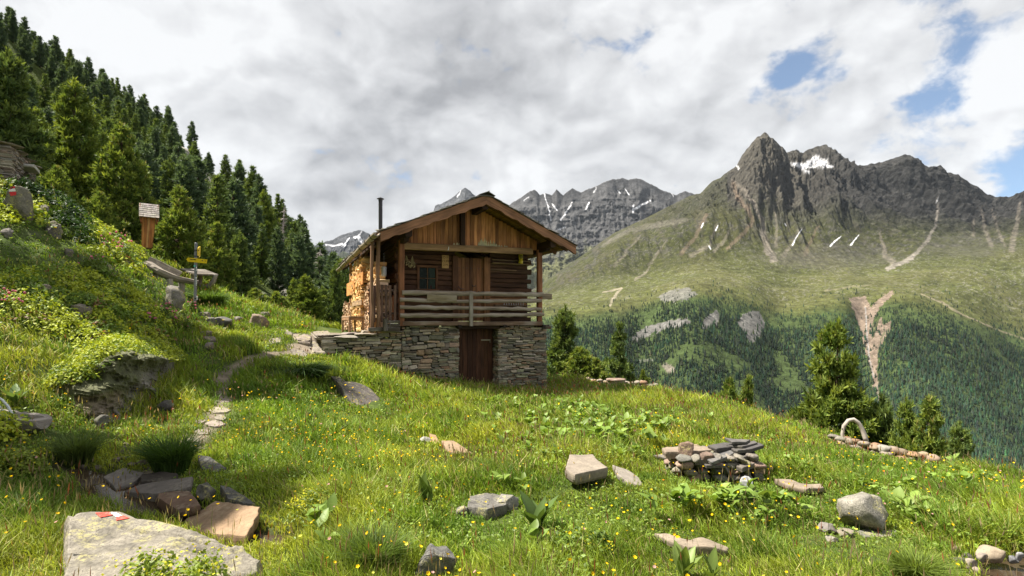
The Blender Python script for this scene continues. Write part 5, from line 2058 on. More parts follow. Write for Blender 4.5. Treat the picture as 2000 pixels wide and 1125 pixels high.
def dead_tree(px, top, Y, label, seed):
    rng = random.Random(seed)
    x = (px - 1000) / 1000 * Y
    zb = h1(x, Y)
    hh = (628 - top) / 1000 * Y - zb
    mb = MB()
    tube(mb, [(.15 * math.sin(i), .1 * math.cos(i * 1.3), -.5 + (hh + .5) * i / 8) for i in range(9)], [hh * .02 * (1 - .85 * i / 8) + .02 for i in range(9)], (1, 1, 1), 8, .1)
    root = empty("dead_pine", (x, Y, zb), label, "tree", "dead grey pines on the hillside")
    mb.build("trunk", M_DEAD, root)
    br = MB()
    for k in range(70):
        f = rng.uniform(.12, .97)
        a = rng.uniform(0, 6.28)
        l = hh * .22 * (1.1 - f) * rng.uniform(.5, 1.2) + .3
        d = Vector((math.cos(a), math.sin(a), rng.uniform(-.5, .35)))
        p = Vector((0, 0, f * hh))
        q = p + d * l * .5
        tube(br, [tuple(p), tuple(q), tuple(p + d * l + Vector((0, 0, -.1 * l)))], [.05, .035, .012], (1, 1, 1), 4)
        for j in range(3):
            s = q + Vector((rng.uniform(-1, 1), rng.uniform(-1, 1), rng.uniform(-1, .4))) * l * .35
            tube(br, [tuple(q), tuple(s)], [.025, .008], (1, 1, 1), 3)
    br.build("branches", M_DEAD, root)["kind"] = "stuff"


TALL = pine_meshes(17, 10, 1.4, 1500, 8, .5, shape=.6, low=.58, **GREEN_M)
for (x_, y_, top_, lb) in ((-15.6, 12.6, 16.5, "tall pine outside the photo's left edge uphill of the path"), (-16.0, 10.9, 16.2, "second tall pine outside the photo's left edge uphill of the path"), (-10.6, 5.5, 11.0, "tall pine outside the photo's left edge above the trough")):
    g_ = h1(x_, y_)
    plant_tree(TALL, (x_, y_, g_), (1.0, 1.0, (top_ - g_) / 10), lb, "pines just outside the left edge")

dead_tree(624, 486, 74, "bare grey dead pine left of the hut's eave", 3)
dead_tree(554, 404, 92, "bare grey dead pine near the skyline of the wooded hillside", 5)


def hillside_trees():
    rng = np.random.RandomState(77)
    n = 14000
    X = rng.uniform(-260, 5, n)
    Y = rng.uniform(48, 235, n)
    PX = 1000 + 1000 * X / Y
    ok = (PX > -40) & (PX < 690)
    X, Y = X[ok], Y[ok]
    Z = H(X, Y)
    PX = 1000 + 1000 * X / Y
    ratio = Z / Y
    ht = rng.uniform(6.5, 11.5, len(X)) * (.75 + .25 * rng.rand(len(X)))
    vis = np.ones(len(X), bool)
    for f in (.3, .4, .5, .6, .7, .78, .85, .9, .94, .97):
        g = H(X * f, Y * f) / (Y * f)
        vis &= g < ratio + ht * .75 / Y
    PY = 628 - 1000 * ratio
    bare_ = np.zeros(len(X))
    for line, w in [([(350, 265), (385, 330), (430, 390)], 20), ([(505, 490), (560, 575)], 11), ([(410, 425), (475, 445)], 11), ([(440, 560), (560, 600)], 10), ([(420, 330), (450, 400)], 14)]:
        for up_ in (0, 20):
            d, _ = poly_dist(PX, PY - up_, line)
            bare_ = np.maximum(bare_, 1 - sstep(.6, 1.0, d / w))
    vis &= rng.rand(len(X)) > bare_ * .95
    idx = np.nonzero(vis)[0]
    chosen = []
    cell = {}
    order = idx[np.argsort(-ht[idx] / Y[idx] + rng.rand(len(idx)) * .06)]
    for i in order:
        sp = 3.7 + 2.0 * rng.rand()
        key = (int(X[i] // 8), int(Y[i] // 8))
        close = False
        for a in (-1, 0, 1):
            for b in (-1, 0, 1):
                for j in cell.get((key[0] + a, key[1] + b), ()):
                    if math.hypot(X[i] - X[j], Y[i] - Y[j]) < sp:
                        close = True
        # keep them apart in the view as well
        if not close:
            cell.setdefault(key, []).append(i)
            chosen.append(i)
    chosen.sort(key=lambda i: -ht[i] / Y[i])
    print("hillside trees", len(chosen))
    sky = []
    for k, i in enumerate(chosen[:285]):
        high = PY[i] < 560 - .55 * 0 and Z[i] > 0
        m = FAR_PINES[rng.randint(len(FAR_PINES))]
        s = ht[i] / 10.0
        lab = "dark green stone pine in the crowd on the wooded hillside"
        plant_tree(m, (X[i], Y[i], Z[i]), (s * rng.uniform(.9, 1.15), s * rng.uniform(.9, 1.15), s * 1.0), lab, "stone pines crowding the hillside", rng.uniform(0, 6.28))
    rest = chosen[285:]
    if rest:
        # the smallest ones farther up, as one mass
        Vs, Fs, Cs, off = [], [], [], 0
        src = []
        for tm, cm in FAR_PINES[:3]:
            v = np.empty(len(cm.vertices) * 3, np.float32)
            cm.vertices.foreach_get('co', v)
            c = np.empty(len(cm.vertices) * 4, np.float32)
            cm.color_attributes['Col'].data.foreach_get('color', c)
            src.append((v.reshape(-1, 3), c.reshape(-1, 4)[:, :3]))
        for i in rest:
            v, c = src[rng.randint(3)]
            # a thinned copy: every third brush, a little larger
            q = v.reshape(-1, 4, 3)
            cc = c.reshape(-1, 4, 3)
            sel = rng.permutation(len(q))[:len(q) // 4]
            q, cc = q[sel], cc[sel]
            m0 = q.mean(1, keepdims=True)
            q = m0 + (q - m0) * 1.7
            a = rng.uniform(0, 6.28)
            s = ht[i] / 10
            Vs.append(rotz(q.reshape(-1, 3), a) * s + np.array((X[i], Y[i], Z[i])))
            Cs.append(cc.reshape(-1, 3))
        V = np.concatenate(Vs)
        me = raw_mesh("hill_wood", V, [np.arange(len(V)).reshape(-1, 4)], np.concatenate(Cs))
        tag(link("hillside_wood", me, M_NEEDLE), kind='stuff')


hillside_trees()


def far_forest():
    """the wood on the far side of the valley"""
    rng = np.random.RandomState(99)
    Xv, Yv, Zv, W, C = (MTN[k] for k in ('X', 'Y', 'Z', 'W', 'C'))
    PX, PY = MTN['P_X'], MTN['PY']
    n1 = fbm(Xv / 110, Yv / 110, 0, 4, 111)
    n2 = fbm(Xv / 420, Yv / 420, 0, 3, 112)
    dens = (1 - sstep(.40, .452, W + .035 * n1 + .015 * n2)) * sstep(-.42, -.14, n1 + .35 * n2 + .13)
    dens = np.maximum(dens, .10 * (1 - sstep(.44, .50, W + .03 * n1)))
    dens = np.maximum(dens, .35 * sstep(1780, 1900, PX) * sstep(.1, .5, n1) * (1 - sstep(.44, .52, W)))
    dens = np.where(C[..., 0] > .090 + .03 * (W > .4), dens * .10, dens)
    dens = np.where((PX > 1020) & (PX < 2080) & (PY < 980), dens, 0)
    dens[:, :][W < .12] *= .8
    # area of each cell
    P = np.stack([Xv, Yv, Zv], -1)
    e1 = np.zeros_like(P)
    e2 = np.zeros_like(P)
    e1[:-1] = P[1:] - P[:-1]
    e2[:, :-1] = P[:, 1:] - P[:, :-1]
    area = np.linalg.norm(np.cross(e1, e2), axis=-1)
    wgt = (dens * area).ravel()
    tot = wgt.sum()
    N = int(min(26000, tot / 62.0))
    print("far trees", N, "area", tot)
    pick = rng.choice(len(wgt), N, p=wgt / tot)
    r1, r2 = rng.rand(N, 1), rng.rand(N, 1)
    pos = P.reshape(-1, 3)[pick] + e1.reshape(-1, 3)[pick] * r1 + e2.reshape(-1, 3)[pick] * r2
    hgt = (10 + 15 * rng.rand(N) ** 1.4) * (.8 + .3 * rng.rand(N))
    hgt = hgt * np.where(W.ravel()[pick] > .40, .62, 1.0)
    rad = hgt * rng.uniform(.15, .22, N)
    S = 6
    ang = np.arange(S) * 2 * math.pi / S
    a0 = rng.uniform(0, 6.28, N)
    # three skirts of jagged boughs
    tiers = [(0.02, 1.0, .55), (.28, .80, .82), (.55, .52, 1.0)]
    Vs, Cs = [], []
    base = np.stack([rng.uniform(.020, .036, N), rng.uniform(.040, .062, N), rng.uniform(.024, .034, N)], 1)
    tone = (n2.ravel()[pick] + .6 * n1.ravel()[pick])[:, None]
    base = base * np.clip(.78 + .9 * tone + .35 * rng.normal(size=(N, 1)) * .6, .5, 1.9)
    pale_trees = rng.rand(N) < .16  # a random few trees get a paler green
    base[pale_trees] = base[pale_trees] * np.array((1.7, 1.5, 1.2))
    for (f0, rr, f1) in tiers:
        A = a0[:, None] + ang[None, :] + rng.uniform(-.3, .3, (N, S))
        R_ = rad[:, None] * rr * rng.uniform(.7, 1.25, (N, S))
        ring = np.stack([pos[:, None, 0] + R_ * np.cos(A), pos[:, None, 1] + R_ * np.sin(A), pos[:, None, 2] + hgt[:, None] * (f0 + rng.uniform(-.03, .05, (N, S)))], -1)
        tipv = pos + np.array((0, 0, 1.0)) * (hgt * f1)[:, None]
        tri = np.stack([ring, np.roll(ring, -1, 1), np.broadcast_to(tipv[:, None, :], ring.shape)], 2)
        Vs.append(tri.reshape(-1, 3))
        k = rng.uniform(.75, 1.25, (N, S, 1, 1)) * np.ones((1, 1, 3, 1))
        Cs.append((base[:, None, None, :] * k).reshape(-1, 3))
    V = np.concatenate(Vs)
    me = raw_mesh("far_wood", V, [np.arange(len(V)).reshape(-1, 3)], np.concatenate(Cs))
    m, t = make_mat("far_foliage")
    b = t.n('ShaderNodeBsdfPrincipled', ins={'Base Color': attr(t).outputs['Color'], 'Roughness': .8, 'Specular IOR Level': .1})
    finish(t, b.outputs[0])
    tag(link("valley_wood", me, m), kind='stuff')


far_forest()
# ------------------------------------------------------------------ stones and slabs
M_ROCK = mat_stone("lichened_rock", 8.0, .75, lichen=(.36, .33, .13), lamt=.7, bumpd=.022, dark=.75)
M_SLAB = mat_stone("split_slab", 6.0, .42, lichen=(.30, .27, .2), lamt=.25, bumpd=.006, dark=.35)
M_DARKROCK = mat_stone("dark_mossy_rock", 5.0, .55, lichen=(.10, .12, .035), lamt=.5, bumpd=.03, dark=.7)
EXCL = []          # plan outlines kept free of grass


def slab(outline, zoff, thick, label, col, mat=None, tilt=(0, 0), name="flat_stone", cat="slab", group=None, rough=.012, shape=None, seed=None, at=None, bevel=.025, excl=True, under=.9, Y=None, follow=.8):
    """a flat stone whose top outline is seen in the photograph; it lies zoff above the turf with its own thickness"""
    col = np.asarray(col) * .58
    a = np.array(outline, float)
    cpx, cpy = a.mean(0)
    seed = int(cpx * 3 + cpy) if seed is None else seed
    if Y is None:
        g = hit(cpx, cpy + (0 if at is None else at))
    else:
        g = Vector(ray(cpx, cpy, Y))
    z0, x0, y0 = g.z + zoff, g.x, g.y
    if follow and Y is None:
        e = .25
        gx = (h1(g.x + e, g.y) - h1(g.x - e, g.y)) / (2 * e)
        gy = (h1(g.x, g.y + e) - h1(g.x, g.y - e)) / (2 * e)
        tilt = (gx * follow + tilt[0], min(gy * follow, .35) + tilt[1])
    tx, ty = tilt
    P = []
    for (px, py) in outline:
        u, v = (px - 1000) / 1000.0, (628 - py) / 1000.0
        yy = (z0 - tx * x0 - ty * y0) / (v - tx * u - ty)
        P.append((u * yy, yy))
    P = np.array(P)
    c = P.mean(0)
    n = 160 if shape else 72
    seg = np.linalg.norm(np.roll(P, -1, 0) - P, axis=1)
    cum = np.concatenate([[0], np.cumsum(seg)])
    tt = np.linspace(0, cum[-1], n, endpoint=False)
    Q = np.concatenate([P, P[:1]])
    E = np.stack([np.interp(tt, cum, Q[:, 0]), np.interp(tt, cum, Q[:, 1])], 1)
    size = max(np.ptp(P[:, 0]), np.ptp(P[:, 1]))
    if size < .0001: size = .1
    fq = 4.0 / size
    E = c + (E - c) * (1 + .045 * fbm(E[:, 0] * fq * 3, E[:, 1] * fq * 3, seed, 4, seed))[:, None]
    zs = lambda x, y: z0 + tx * (x - x0) + ty * (y - y0) + rough * 1.6 * fbm(x * fq * .6, y * fq * .6, seed, 5, seed + 1) + (0 if shape is None else shape(x, y))
    rings = []
    for k, dz in (*((q, 0) for q in np.linspace(.06, .92, 26 if shape else 5)), (1 - bevel, -.0), (1 - bevel * .3, -thick * .10), (1.0, -thick * .3)):
        xy = c + (E - c) * k
        rings.append(np.stack([xy[:, 0], xy[:, 1], zs(xy[:, 0], xy[:, 1]) + dz], 1))
    for k, dz in ((.99, .5), (.97, .75), (under, 1.0)):
        xy = c + (E - c) * (k + .012 * fbm(E[:, 0] * fq * 3, E[:, 1] * fq * 3, dz * 3, 2, seed + 5)[:, None])
        rings.append(np.stack([xy[:, 0], xy[:, 1], z0 + tx * (xy[:, 0] - x0) + ty * (xy[:, 1] - y0) - thick * dz], 1))
    V = np.concatenate([[[c[0], c[1], float(zs(c[0], c[1]))]]] + rings + [[[c[0], c[1], z0 - thick]]])
    m = len(rings)
    i = np.arange(n)
    j = (i + 1) % n
    quads = np.concatenate([np.stack([1 + r * n + i, 1 + (r + 1) * n + i, 1 + (r + 1) * n + j, 1 + r * n + j], 1) for r in range(m - 1)])
    orient = np.cross(E[1] - E[0], E[0] - c)
    tri = np.concatenate([np.stack([np.zeros(n, int), 1 + i, 1 + j], 1), np.stack([np.full(n, len(V) - 1), 1 + (m - 1) * n + j, 1 + (m - 1) * n + i], 1)])
    if ((P[:, 0] * np.roll(P[:, 1], -1)) - (P[:, 1] * np.roll(P[:, 0], -1))).sum() < 0:
        quads, tri = quads[:, ::-1], tri[:, ::-1]
    o = np.array((c[0], c[1], z0 - thick))
    C = np.asarray(col) * (1 + .12 * fbm(V[:, 0] * 6, V[:, 1] * 6, V[:, 2] * 9, 3, seed))[:, None]
    me = raw_mesh(name, V - o, [quads, tri], C, True, V)
    sm = np.ones(len(me.polygons), bool)
    sm[(m - 6) * n:(m - 1) * n] = False
    me.polygons.foreach_set('use_smooth', sm)
    ob = link(name, me, mat or M_SLAB, loc=o)
    tag(ob, label, cat, group)
    if excl:
        EXCL.append(c + (P - c) * 1.03)
    ob_top = zs
    return ob, ob_top


def boulder(px, py, wpx, hpx, label, col, mat=None, name="boulder", cat="rock", depth=1.0, sink=.3, seed=None, rough=.085, flat=0.0, group=None, excl=True, rz=0.0, planes=11, Y=None, tilt=0.0, sub=4):
    """a stone whose outline box in the photograph is centred on px, its foot at py"""
    g = hit(px, py) if Y is None else Vector(ray(px, py, Y))
    col = np.asarray(col) * .62
    w, h = wpx / 1000.0 * g.y, hpx / 1000.0 * g.y
    seed = int(px * 5 + py) if seed is None else seed
    V, F = rock_verts((w * 1.06, w * depth, h * (1 + sink) * 1.1), seed, sub, planes, rough, flat)
    V = V * np.array((w / np.ptp(V[:, 0]), 1, h * (1 + sink) / np.ptp(V[:, 2])))
    if tilt:
        V = rotv(V, (0, 1, 0), tilt)
    if rz:
        V = rotz(V, rz)
    yc = g.y + w * depth * .4
    gz = min(g.z, h1(g.x, yc), h1(g.x - w * .3, yc), h1(g.x + w * .3, yc)) if Y is None else g.z
    cz = min(g.z - V[:, 2].min() - h * sink, g.z + h - V[:, 2].max())
    lowgap = cz + V[:, 2].min() - (gz - h * .12)
    if lowgap > 0 and sink > 0:
        V = V * np.array((1, 1, 1 + lowgap / np.ptp(V[:, 2])))
        cz = g.z + h - V[:, 2].max()
    o = Vector((g.x, g.y + w * depth * .4, g.z))
    W = V + np.array((g.x, g.y + w * depth * .4, cz))
    C = np.asarray(col) * (1 + .18 * fbm(W[:, 0] * 5, W[:, 1] * 5, W[:, 2] * 5, 3, seed))[:, None]
    me = raw_mesh(name, W - np.array(o), [F], C, True, W)
    ob = link(name, me, mat or M_ROCK, loc=o)
    tag(ob, label, cat, group)
    if excl:
        a = np.linspace(0, 6.28, 12)
        EXCL.append(np.stack([o.x + np.cos(a) * w * .42, o.y + np.sin(a) * w * depth * .42], 1))
    return ob


GREY, TAN, WARM, DARKC = (.215, .20, .175), (.33, .265, .20), (.42, .285, .175), (.13, .12, .11)
# ---- foreground left: the marked boulder and the slabs over the little stream
def bo_shape(x, y):
    # a flat left part, a crest across the middle and a rough right flank; two cracks
    x, y = np.asarray(x, float), np.asarray(y, float)
    e = (x + 2.62) + .35 * (y - 4.0)
    z = -.08 * sstep(0, .75, e) * (1 + .3 * fbm(x * 5, y * 5, 0, 3, 3)) + .03 * fbm(x * 9, y * 9, 1, 4, 4, ridged=True) * sstep(-.1, .3, e)
    for (a, b, c) in ((.35, 3.88, -2.9), (-.15, 3.72, -3.2)):
        z = z - .028 * np.exp(-(((y - b) - a * (x - c) - .03 * fbm(x * 6, 0, 0, 3, 7)) / .012) ** 2)
    return z


BO, bo_top = slab([(126, 1010), (170, 1000), (215, 997), (262, 1012), (300, 1018), (345, 1030), (420, 1040), (480, 1055), (520, 1080), (512, 1100), (470, 1128), (380, 1150), (250, 1150), (160, 1140), (118, 1120), (122, 1060)],
                  .16, .55, "big pale lichened boulder with a red and white painted trail mark", (.33, .30, .245), M_ROCK, tilt=(-.04, .10), name="boulder", cat="rock", rough=.05, bevel=.06, at=10, shape=bo_shape)


def mat_paint(name, col):
    m, t = make_mat(name)
    g = t.n('ShaderNodeTexCoord').outputs['Object']
    n = t.noise(g, 45, 6, .65)
    n2 = t.noise(g, 14, 4, .6)
    k = t.ramp(n, .3, .7, .7, 1.25, smooth=False)
    cc = t.vmath('SCALE', tuple(col))
    t.s(cc.node.inputs['Scale'], k)
    chip = t.ramp(t.math('ADD', t.math('MULTIPLY', n, .6), t.math('MULTIPLY', n2, .4)), .54, .60)
    cc = t.mix(t.math('MULTIPLY', chip, .8), cc, (.26, .235, .19))
    b = t.n('ShaderNodeBsdfPrincipled', ins={'Base Color': cc, 'Roughness': .85, 'Specular IOR Level': .2, 'Normal': bump(t, n, .8, .01)})
    finish(t, b.outputs[0])
    return m


def paint_patch(ob, top, quads_px, tilt_surface, col, name):
    """paint on a rock: thin patches lying on its surface"""
    m = mat_paint(name, col)
    V, polys = [], []
    for q in quads_px:
        n = 10
        base = len(V)
        for i in range(n + 1):
            for j in range(n + 1):
                u, v = i / n, j / n
                px = (1 - u) * ((1 - v) * q[0][0] + v * q[3][0]) + u * ((1 - v) * q[1][0] + v * q[2][0])
                py = (1 - u) * ((1 - v) * q[0][1] + v * q[3][1]) + u * ((1 - v) * q[1][1] + v * q[2][1])
                px += 1.1 * float(fbm(np.array([px * .45]), np.array([py * .45]), 0, 3, 17)[0])
                py += .7 * float(fbm(np.array([px * .45]), np.array([py * .45]), 9, 3, 18)[0])
                x, y, z = tilt_surface(px, py)
                V.append((x, y, z))
        i, j = np.meshgrid(np.arange(n), np.arange(n), indexing='ij')
        a = (base + i * (n + 1) + j).ravel()
        polys.append(np.stack([a, a + n + 1, a + n + 2, a + 1], 1))
    V = np.array(V) - np.array(ob.location)
    me = raw_mesh(name, V, [np.concatenate(polys)], None, True)
    return link(name, me, m, ob)


def on_top(top):
    def f(px, py):
        u, v = (px - 1000) / 1000.0, (628 - py) / 1000.0
        lo, hi = 2.0, 12.0
        for _ in range(40):
            mid = (lo + hi) / 2
            if v * mid > float(top(u * mid, mid)): lo = mid
            else: hi = mid
        return u * lo, lo, float(top(u * lo, lo)) + .006
    return f


srf = on_top(bo_top)
paint_patch(BO, bo_top, [[(186, 1003), (214, 1001), (226, 1006), (196, 1012)]], srf, (.62, .07, .05), "red_paint")
paint_patch(BO, bo_top, [[(214, 1001.5), (226, 1002), (240, 1009), (226, 1011), (208, 1010)][:4]], srf, (.75, .72, .68), "white_paint")
paint_patch(BO, bo_top, [[(228, 1009.5), (240, 1008), (254, 1013), (226, 1018)]], srf, (.62, .08, .06), "red_paint")

slab([(421, 977), (508, 989), (505, 1005), (481, 1046), (420, 1042), (373, 1036), (360, 1014)], .12, .13, "smooth orange brown flat slab next to the marked boulder", WARM, tilt=(.05, .06))
slab([(310, 958), (370, 960), (393, 987), (345, 995), (306, 974)], .08, .09, "small reddish brown slab between the stream and the orange slab", (.20, .125, .085), tilt=(-.04, -.04))
slab([(272, 946), (330, 936), (378, 930), (374, 950), (352, 957), (300, 965), (240, 961)], .05, .10, "long grey brown slab bridging the stream", (.20, .175, .155))
slab([(243, 914), (283, 922), (262, 940), (226, 955), (200, 931)], .05, .08, "pointed grey slab left of the long bridging slab", (.235, .21, .19), tilt=(.0, .05))
slab([(276, 926), (312, 920), (348, 924), (346, 936), (300, 941), (274, 940)], .06, .12, "dark brown slab behind the long bridging slab", (.085, .072, .06))
slab([(196, 958), (225, 953), (238, 966), (215, 973), (198, 970)], .02, .06, "thin slate in the stream below the pointed slab", (.17, .165, .16))
slab([(158, 938), (192, 934), (198, 946), (170, 950)], .0, .06, "dark wet stone at the left edge of the stream", (.075, .072, .07))
boulder(395, 985, 34, 36, "small mossy grey stone behind the orange slab", (.17, .165, .14), M_ROCK, "stone")
slab([(430, 948), (448, 952), (478, 968), (500, 984), (478, 985), (446, 975)], .10, .16, "long dark grey rock slanting down behind the orange slab", (.15, .145, .13), M_ROCK, tilt=(-.1, .1))
slab([(386, 890), (410, 893), (442, 914), (420, 922), (392, 914)], .08, .16, "grey slab leaning in the grass right of the grass tussock", (.20, .195, .18), M_ROCK, tilt=(-.12, .2))
slab([(322, 988), (338, 984), (336, 1000), (322, 1002)], .0, .08, "small wet stone in the stream beside the reddish slab", (.09, .085, .08), name="stone", cat="stone")
rr = random.Random(9)
for k, (cx, cy, w, h, lb) in enumerate([(437, 782, 37, 9, "top stepping stone of the sunlit row, just below the worn path"), (428, 800, 41, 13, "second stepping stone from the top, wide and flat"), (431, 815, 27, 14, "pale rounded stepping stone in the middle of the row"),
                                      (421, 827, 45, 12, "long stepping stone below the pale rounded one"), (397, 843, 36, 13, "stepping stone second from the bottom of the row"), (377, 859, 28, 12, "lowest stepping stone of the row by the tussock"), (393, 822, 20, 8, "small grey stone left of the stepping row")]):
    out_ = [(cx + w / 2 * math.cos(a) * rr.uniform(.68, 1.2), cy + h / 2 * math.sin(a) * rr.uniform(.65, 1.2)) for a in np.linspace(0, 6.28, 9)[:-1]]
    slab(out_, .02, .07, lb, jit((.36, .31, .25), .2, rr), name="stepping_stone", cat="stepping stone", group="stepping stones up the path")
for k, (cx, cy, w, h) in enumerate([(222, 900, 16, 9), (232, 884, 12, 8), (240, 876, 10, 9), (216, 910, 14, 6), (236, 896, 14, 8), (226, 890, 9, 6), (246, 888, 8, 7), (270, 905, 22, 9), (253, 908, 14, 7), (244, 868, 9, 7), (158, 912, 20, 12), (186, 915, 16, 10)]):
    boulder(cx, cy + h / 2, w, h, "little brown stone in the rubble where the path meets the stream", jit((.23, .19, .15), .2, rr), M_SLAB, "stone", "stone", sub=3, group="rubble stones at the stream")
# ---- meadow
slab([(838, 845), (851, 848), (861, 868), (850, 866), (842, 858)], .06, .08, "narrow orange stone propped against the tan slab in the meadow", (.45, .29, .16), tilt=(-.1, 0))
slab([(862, 860), (886, 861), (904, 872), (922, 884), (892, 886), (874, 880)], .08, .08, "tan flat slab lying in the meadow below the hut door", (.41, .29, .185), tilt=(-.12, .05))
boulder(829, 866, 26, 11, "whitish stone left of the narrow orange stone", (.42, .40, .37), M_SLAB, "stone", "stone")
slab([(1112, 888), (1158, 887), (1168, 899), (1188, 913), (1152, 921), (1122, 927), (1103, 917)], .20, .12, "thick pale flat slab raised like a seat in the meadow", (.36, .305, .245), rough=.008, at=22)
boulder(1145, 932, 66, 22, "dark support stone under the raised slab", (.09, .085, .075), M_ROCK, "stone", "stone", sink=.2, depth=.8)
slab([(1196, 908), (1226, 919), (1250, 934), (1256, 948), (1232, 945), (1206, 926)], .10, .07, "pale slab leaning down right of the raised slab", (.40, .355, .30), tilt=(-.2, .1))
slab([(1278, 1041), (1300, 1042), (1345, 1056), (1372, 1053), (1392, 1057), (1425, 1067), (1422, 1075), (1385, 1073), (1345, 1070), (1302, 1054)], .06, .06, "long bent narrow slab in the lower meadow", (.38, .31, .235), rough=.02)
slab([(1512, 936), (1545, 937), (1560, 943), (1602, 946), (1610, 952), (1575, 956), (1540, 949)], .07, .07, "flat tan slab right of the stone pile", (.36, .29, .22))
slab([(918, 968), (950, 964), (985, 972), (990, 985), (950, 996), (912, 988)], .06, .16, "flat grey rock sunk in the flowering meadow", (.21, .20, .18), M_ROCK, rough=.03)
boulder(991, 999, 48, 26, "rounded pale rock right of the sunken grey rock", (.30, .285, .255), M_ROCK, "stone", "stone")
boulder(902, 1011, 25, 20, "small rock left below the sunken grey rock", (.25, .24, .21), M_ROCK, "stone", "stone")
boulder(848, 1130, 72, 60, "dark lichen spotted rock at the bottom edge of the meadow", (.20, .195, .18), M_ROCK, depth=.9, tilt=.35)
boulder(1711, 1042, 92, 66, "round pale boulder with yellow lichen in the right meadow", (.34, .32, .275), M_ROCK, depth=.85, planes=7, seed=66)
slab([(1670, 1034), (1700, 1030), (1752, 1036), (1748, 1046), (1690, 1048)], .015, .08, "low flat stone under the pale boulder", (.30, .29, .25), M_ROCK)
boulder(1622, 1044, 30, 17, "grey stone left of the pale boulder", (.24, .215, .20), M_SLAB, "stone", "stone")
boulder(1660, 1050, 32, 13, "flat brownish stone between the grey stone and the pale boulder", (.31, .27, .21), M_SLAB, "stone", "stone")
boulder(1630, 1060, 22, 9, "low pale stone in front of the grey stone", (.36, .33, .28), M_SLAB, "stone", "stone")
# rocks by the pond in the right corner
for (px, py, w, h, c, lb) in [(1876, 1110, 34, 19, (.13, .12, .12), "dark grey angular rock on the pond bank"), (1902, 1112, 28, 20, (.40, .34, .28), "pale square rock beside the dark angular one at the pond"), (1950, 1098, 52, 24, (.42, .34, .25), "largest cream rock on the pond bank"),
                            (1924, 1097, 20, 15, (.33, .28, .24), "small rock left of the largest cream rock"), (1914, 1130, 28, 18, (.36, .29, .24), "pinkish rock standing in the pond edge"), (1842, 1140, 92, 26, (.40, .34, .27), "long low cream rock at the very bottom by the pond"),
                            (1984, 1101, 22, 12, (.28, .28, .29), "bluish grey stone at the right end of the pond bank"), (1996, 1094, 16, 14, (.32, .32, .33), "grey stone at the photo's edge above the pond"), (1892, 1092, 18, 10, (.24, .22, .19), "flat little stone above the dark angular rock"), (1872, 1082, 16, 14, (.33, .26, .18), "tan stone half hidden in grass above the pond"),
                            (1838, 1104, 14, 10, (.30, .27, .22), "pebble left of the dark angular rock")]:
    boulder(px, py, w, h, lb, c, M_SLAB if c[0] > .3 else M_ROCK, "stone", "stone", sink=.3, depth=.8, sub=3, Y=1885 / (py - 628))
# ---- the outcrop below the terrace and the rocks up the path
slab([(655, 741), (672, 744), (700, 748), (722, 758), (742, 776), (748, 796), (738, 806), (712, 806), (690, 788), (672, 768)], .12, .35, "long dark striped outcrop slanting out of the grass below the terrace", (.175, .155, .14), M_ROCK, tilt=(-.28, .1), name="rock_outcrop", cat="rock", rough=.04)
slab([(646, 734), (664, 736), (680, 748), (672, 754), (656, 746)], .10, .2, "small upper outcrop above the long striped one", (.20, .18, .155), M_ROCK, tilt=(-.2, .1), name="rock_outcrop", cat="rock")
for (o, lb, c) in [
    ([(566, 650), (590, 648), (610, 656), (606, 668), (580, 666)], "pinkish path slab near the terrace", (.36, .30, .245)),
    ([(598, 668), (628, 662), (644, 672), (636, 690), (608, 690)], "broad pale path slab in front of the terrace end", (.38, .33, .275)),
    ([(564, 680), (584, 676), (602, 692), (596, 702), (570, 696)], "pale rock face stepping up to the terrace", (.33, .29, .245)),
    ([(524, 662), (548, 658), (552, 668), (530, 672)], "small flat path stone where the earth path turns", (.31, .27, .22)),
    ([(604, 648), (640, 645), (652, 654), (618, 660)], "long path slab meeting the terrace top", (.37, .32, .26)),
    ([(546, 640), (566, 644), (572, 652), (552, 650)], "small grey slab beside the earth path", (.29, .26, .22)),
]:
    slab(o, .02, .16, lb, c, M_ROCK, name="flat_stone", cat="slab", rough=.02, bevel=.1)
boulder(494, 636, 40, 24, "reddish sunlit rock beside the path crest", (.33, .25, .20), M_ROCK, "rock", seed=31)
boulder(462, 628, 18, 10, "small pale rock left of the reddish path rock", (.34, .31, .26), M_ROCK, "rock")
boulder(512, 618, 20, 9, "small pale rock above the reddish path rock", (.34, .31, .26), M_ROCK, "rock")
boulder(396, 624, 22, 15, "squared stone at the foot of the signpost", (.25, .23, .19), M_ROCK, "stone", "stone", flat=.8)
boulder(408, 632, 18, 13, "stone right below the squared stone at the signpost", (.2, .19, .17), M_ROCK, "stone", "stone")
boulder(424, 635, 34, 17, "long dark grey stone right of the signpost foot", (.17, .165, .155), M_ROCK, "stone", "stone", flat=.7)
for k, (px, py, w, h, lb) in enumerate([(398, 658, 26, 12, "topmost stone of the small stack in the bank"), (401, 668, 24, 11, "middle stone of the small stack in the bank"), (402, 682, 20, 14, "lowest stone of the small stack in the bank")]):
    boulder(px, py, w, h, lb, jit((.24, .21, .17), .1, rr), M_ROCK, "stone", "stone", flat=.7, sink=.15)
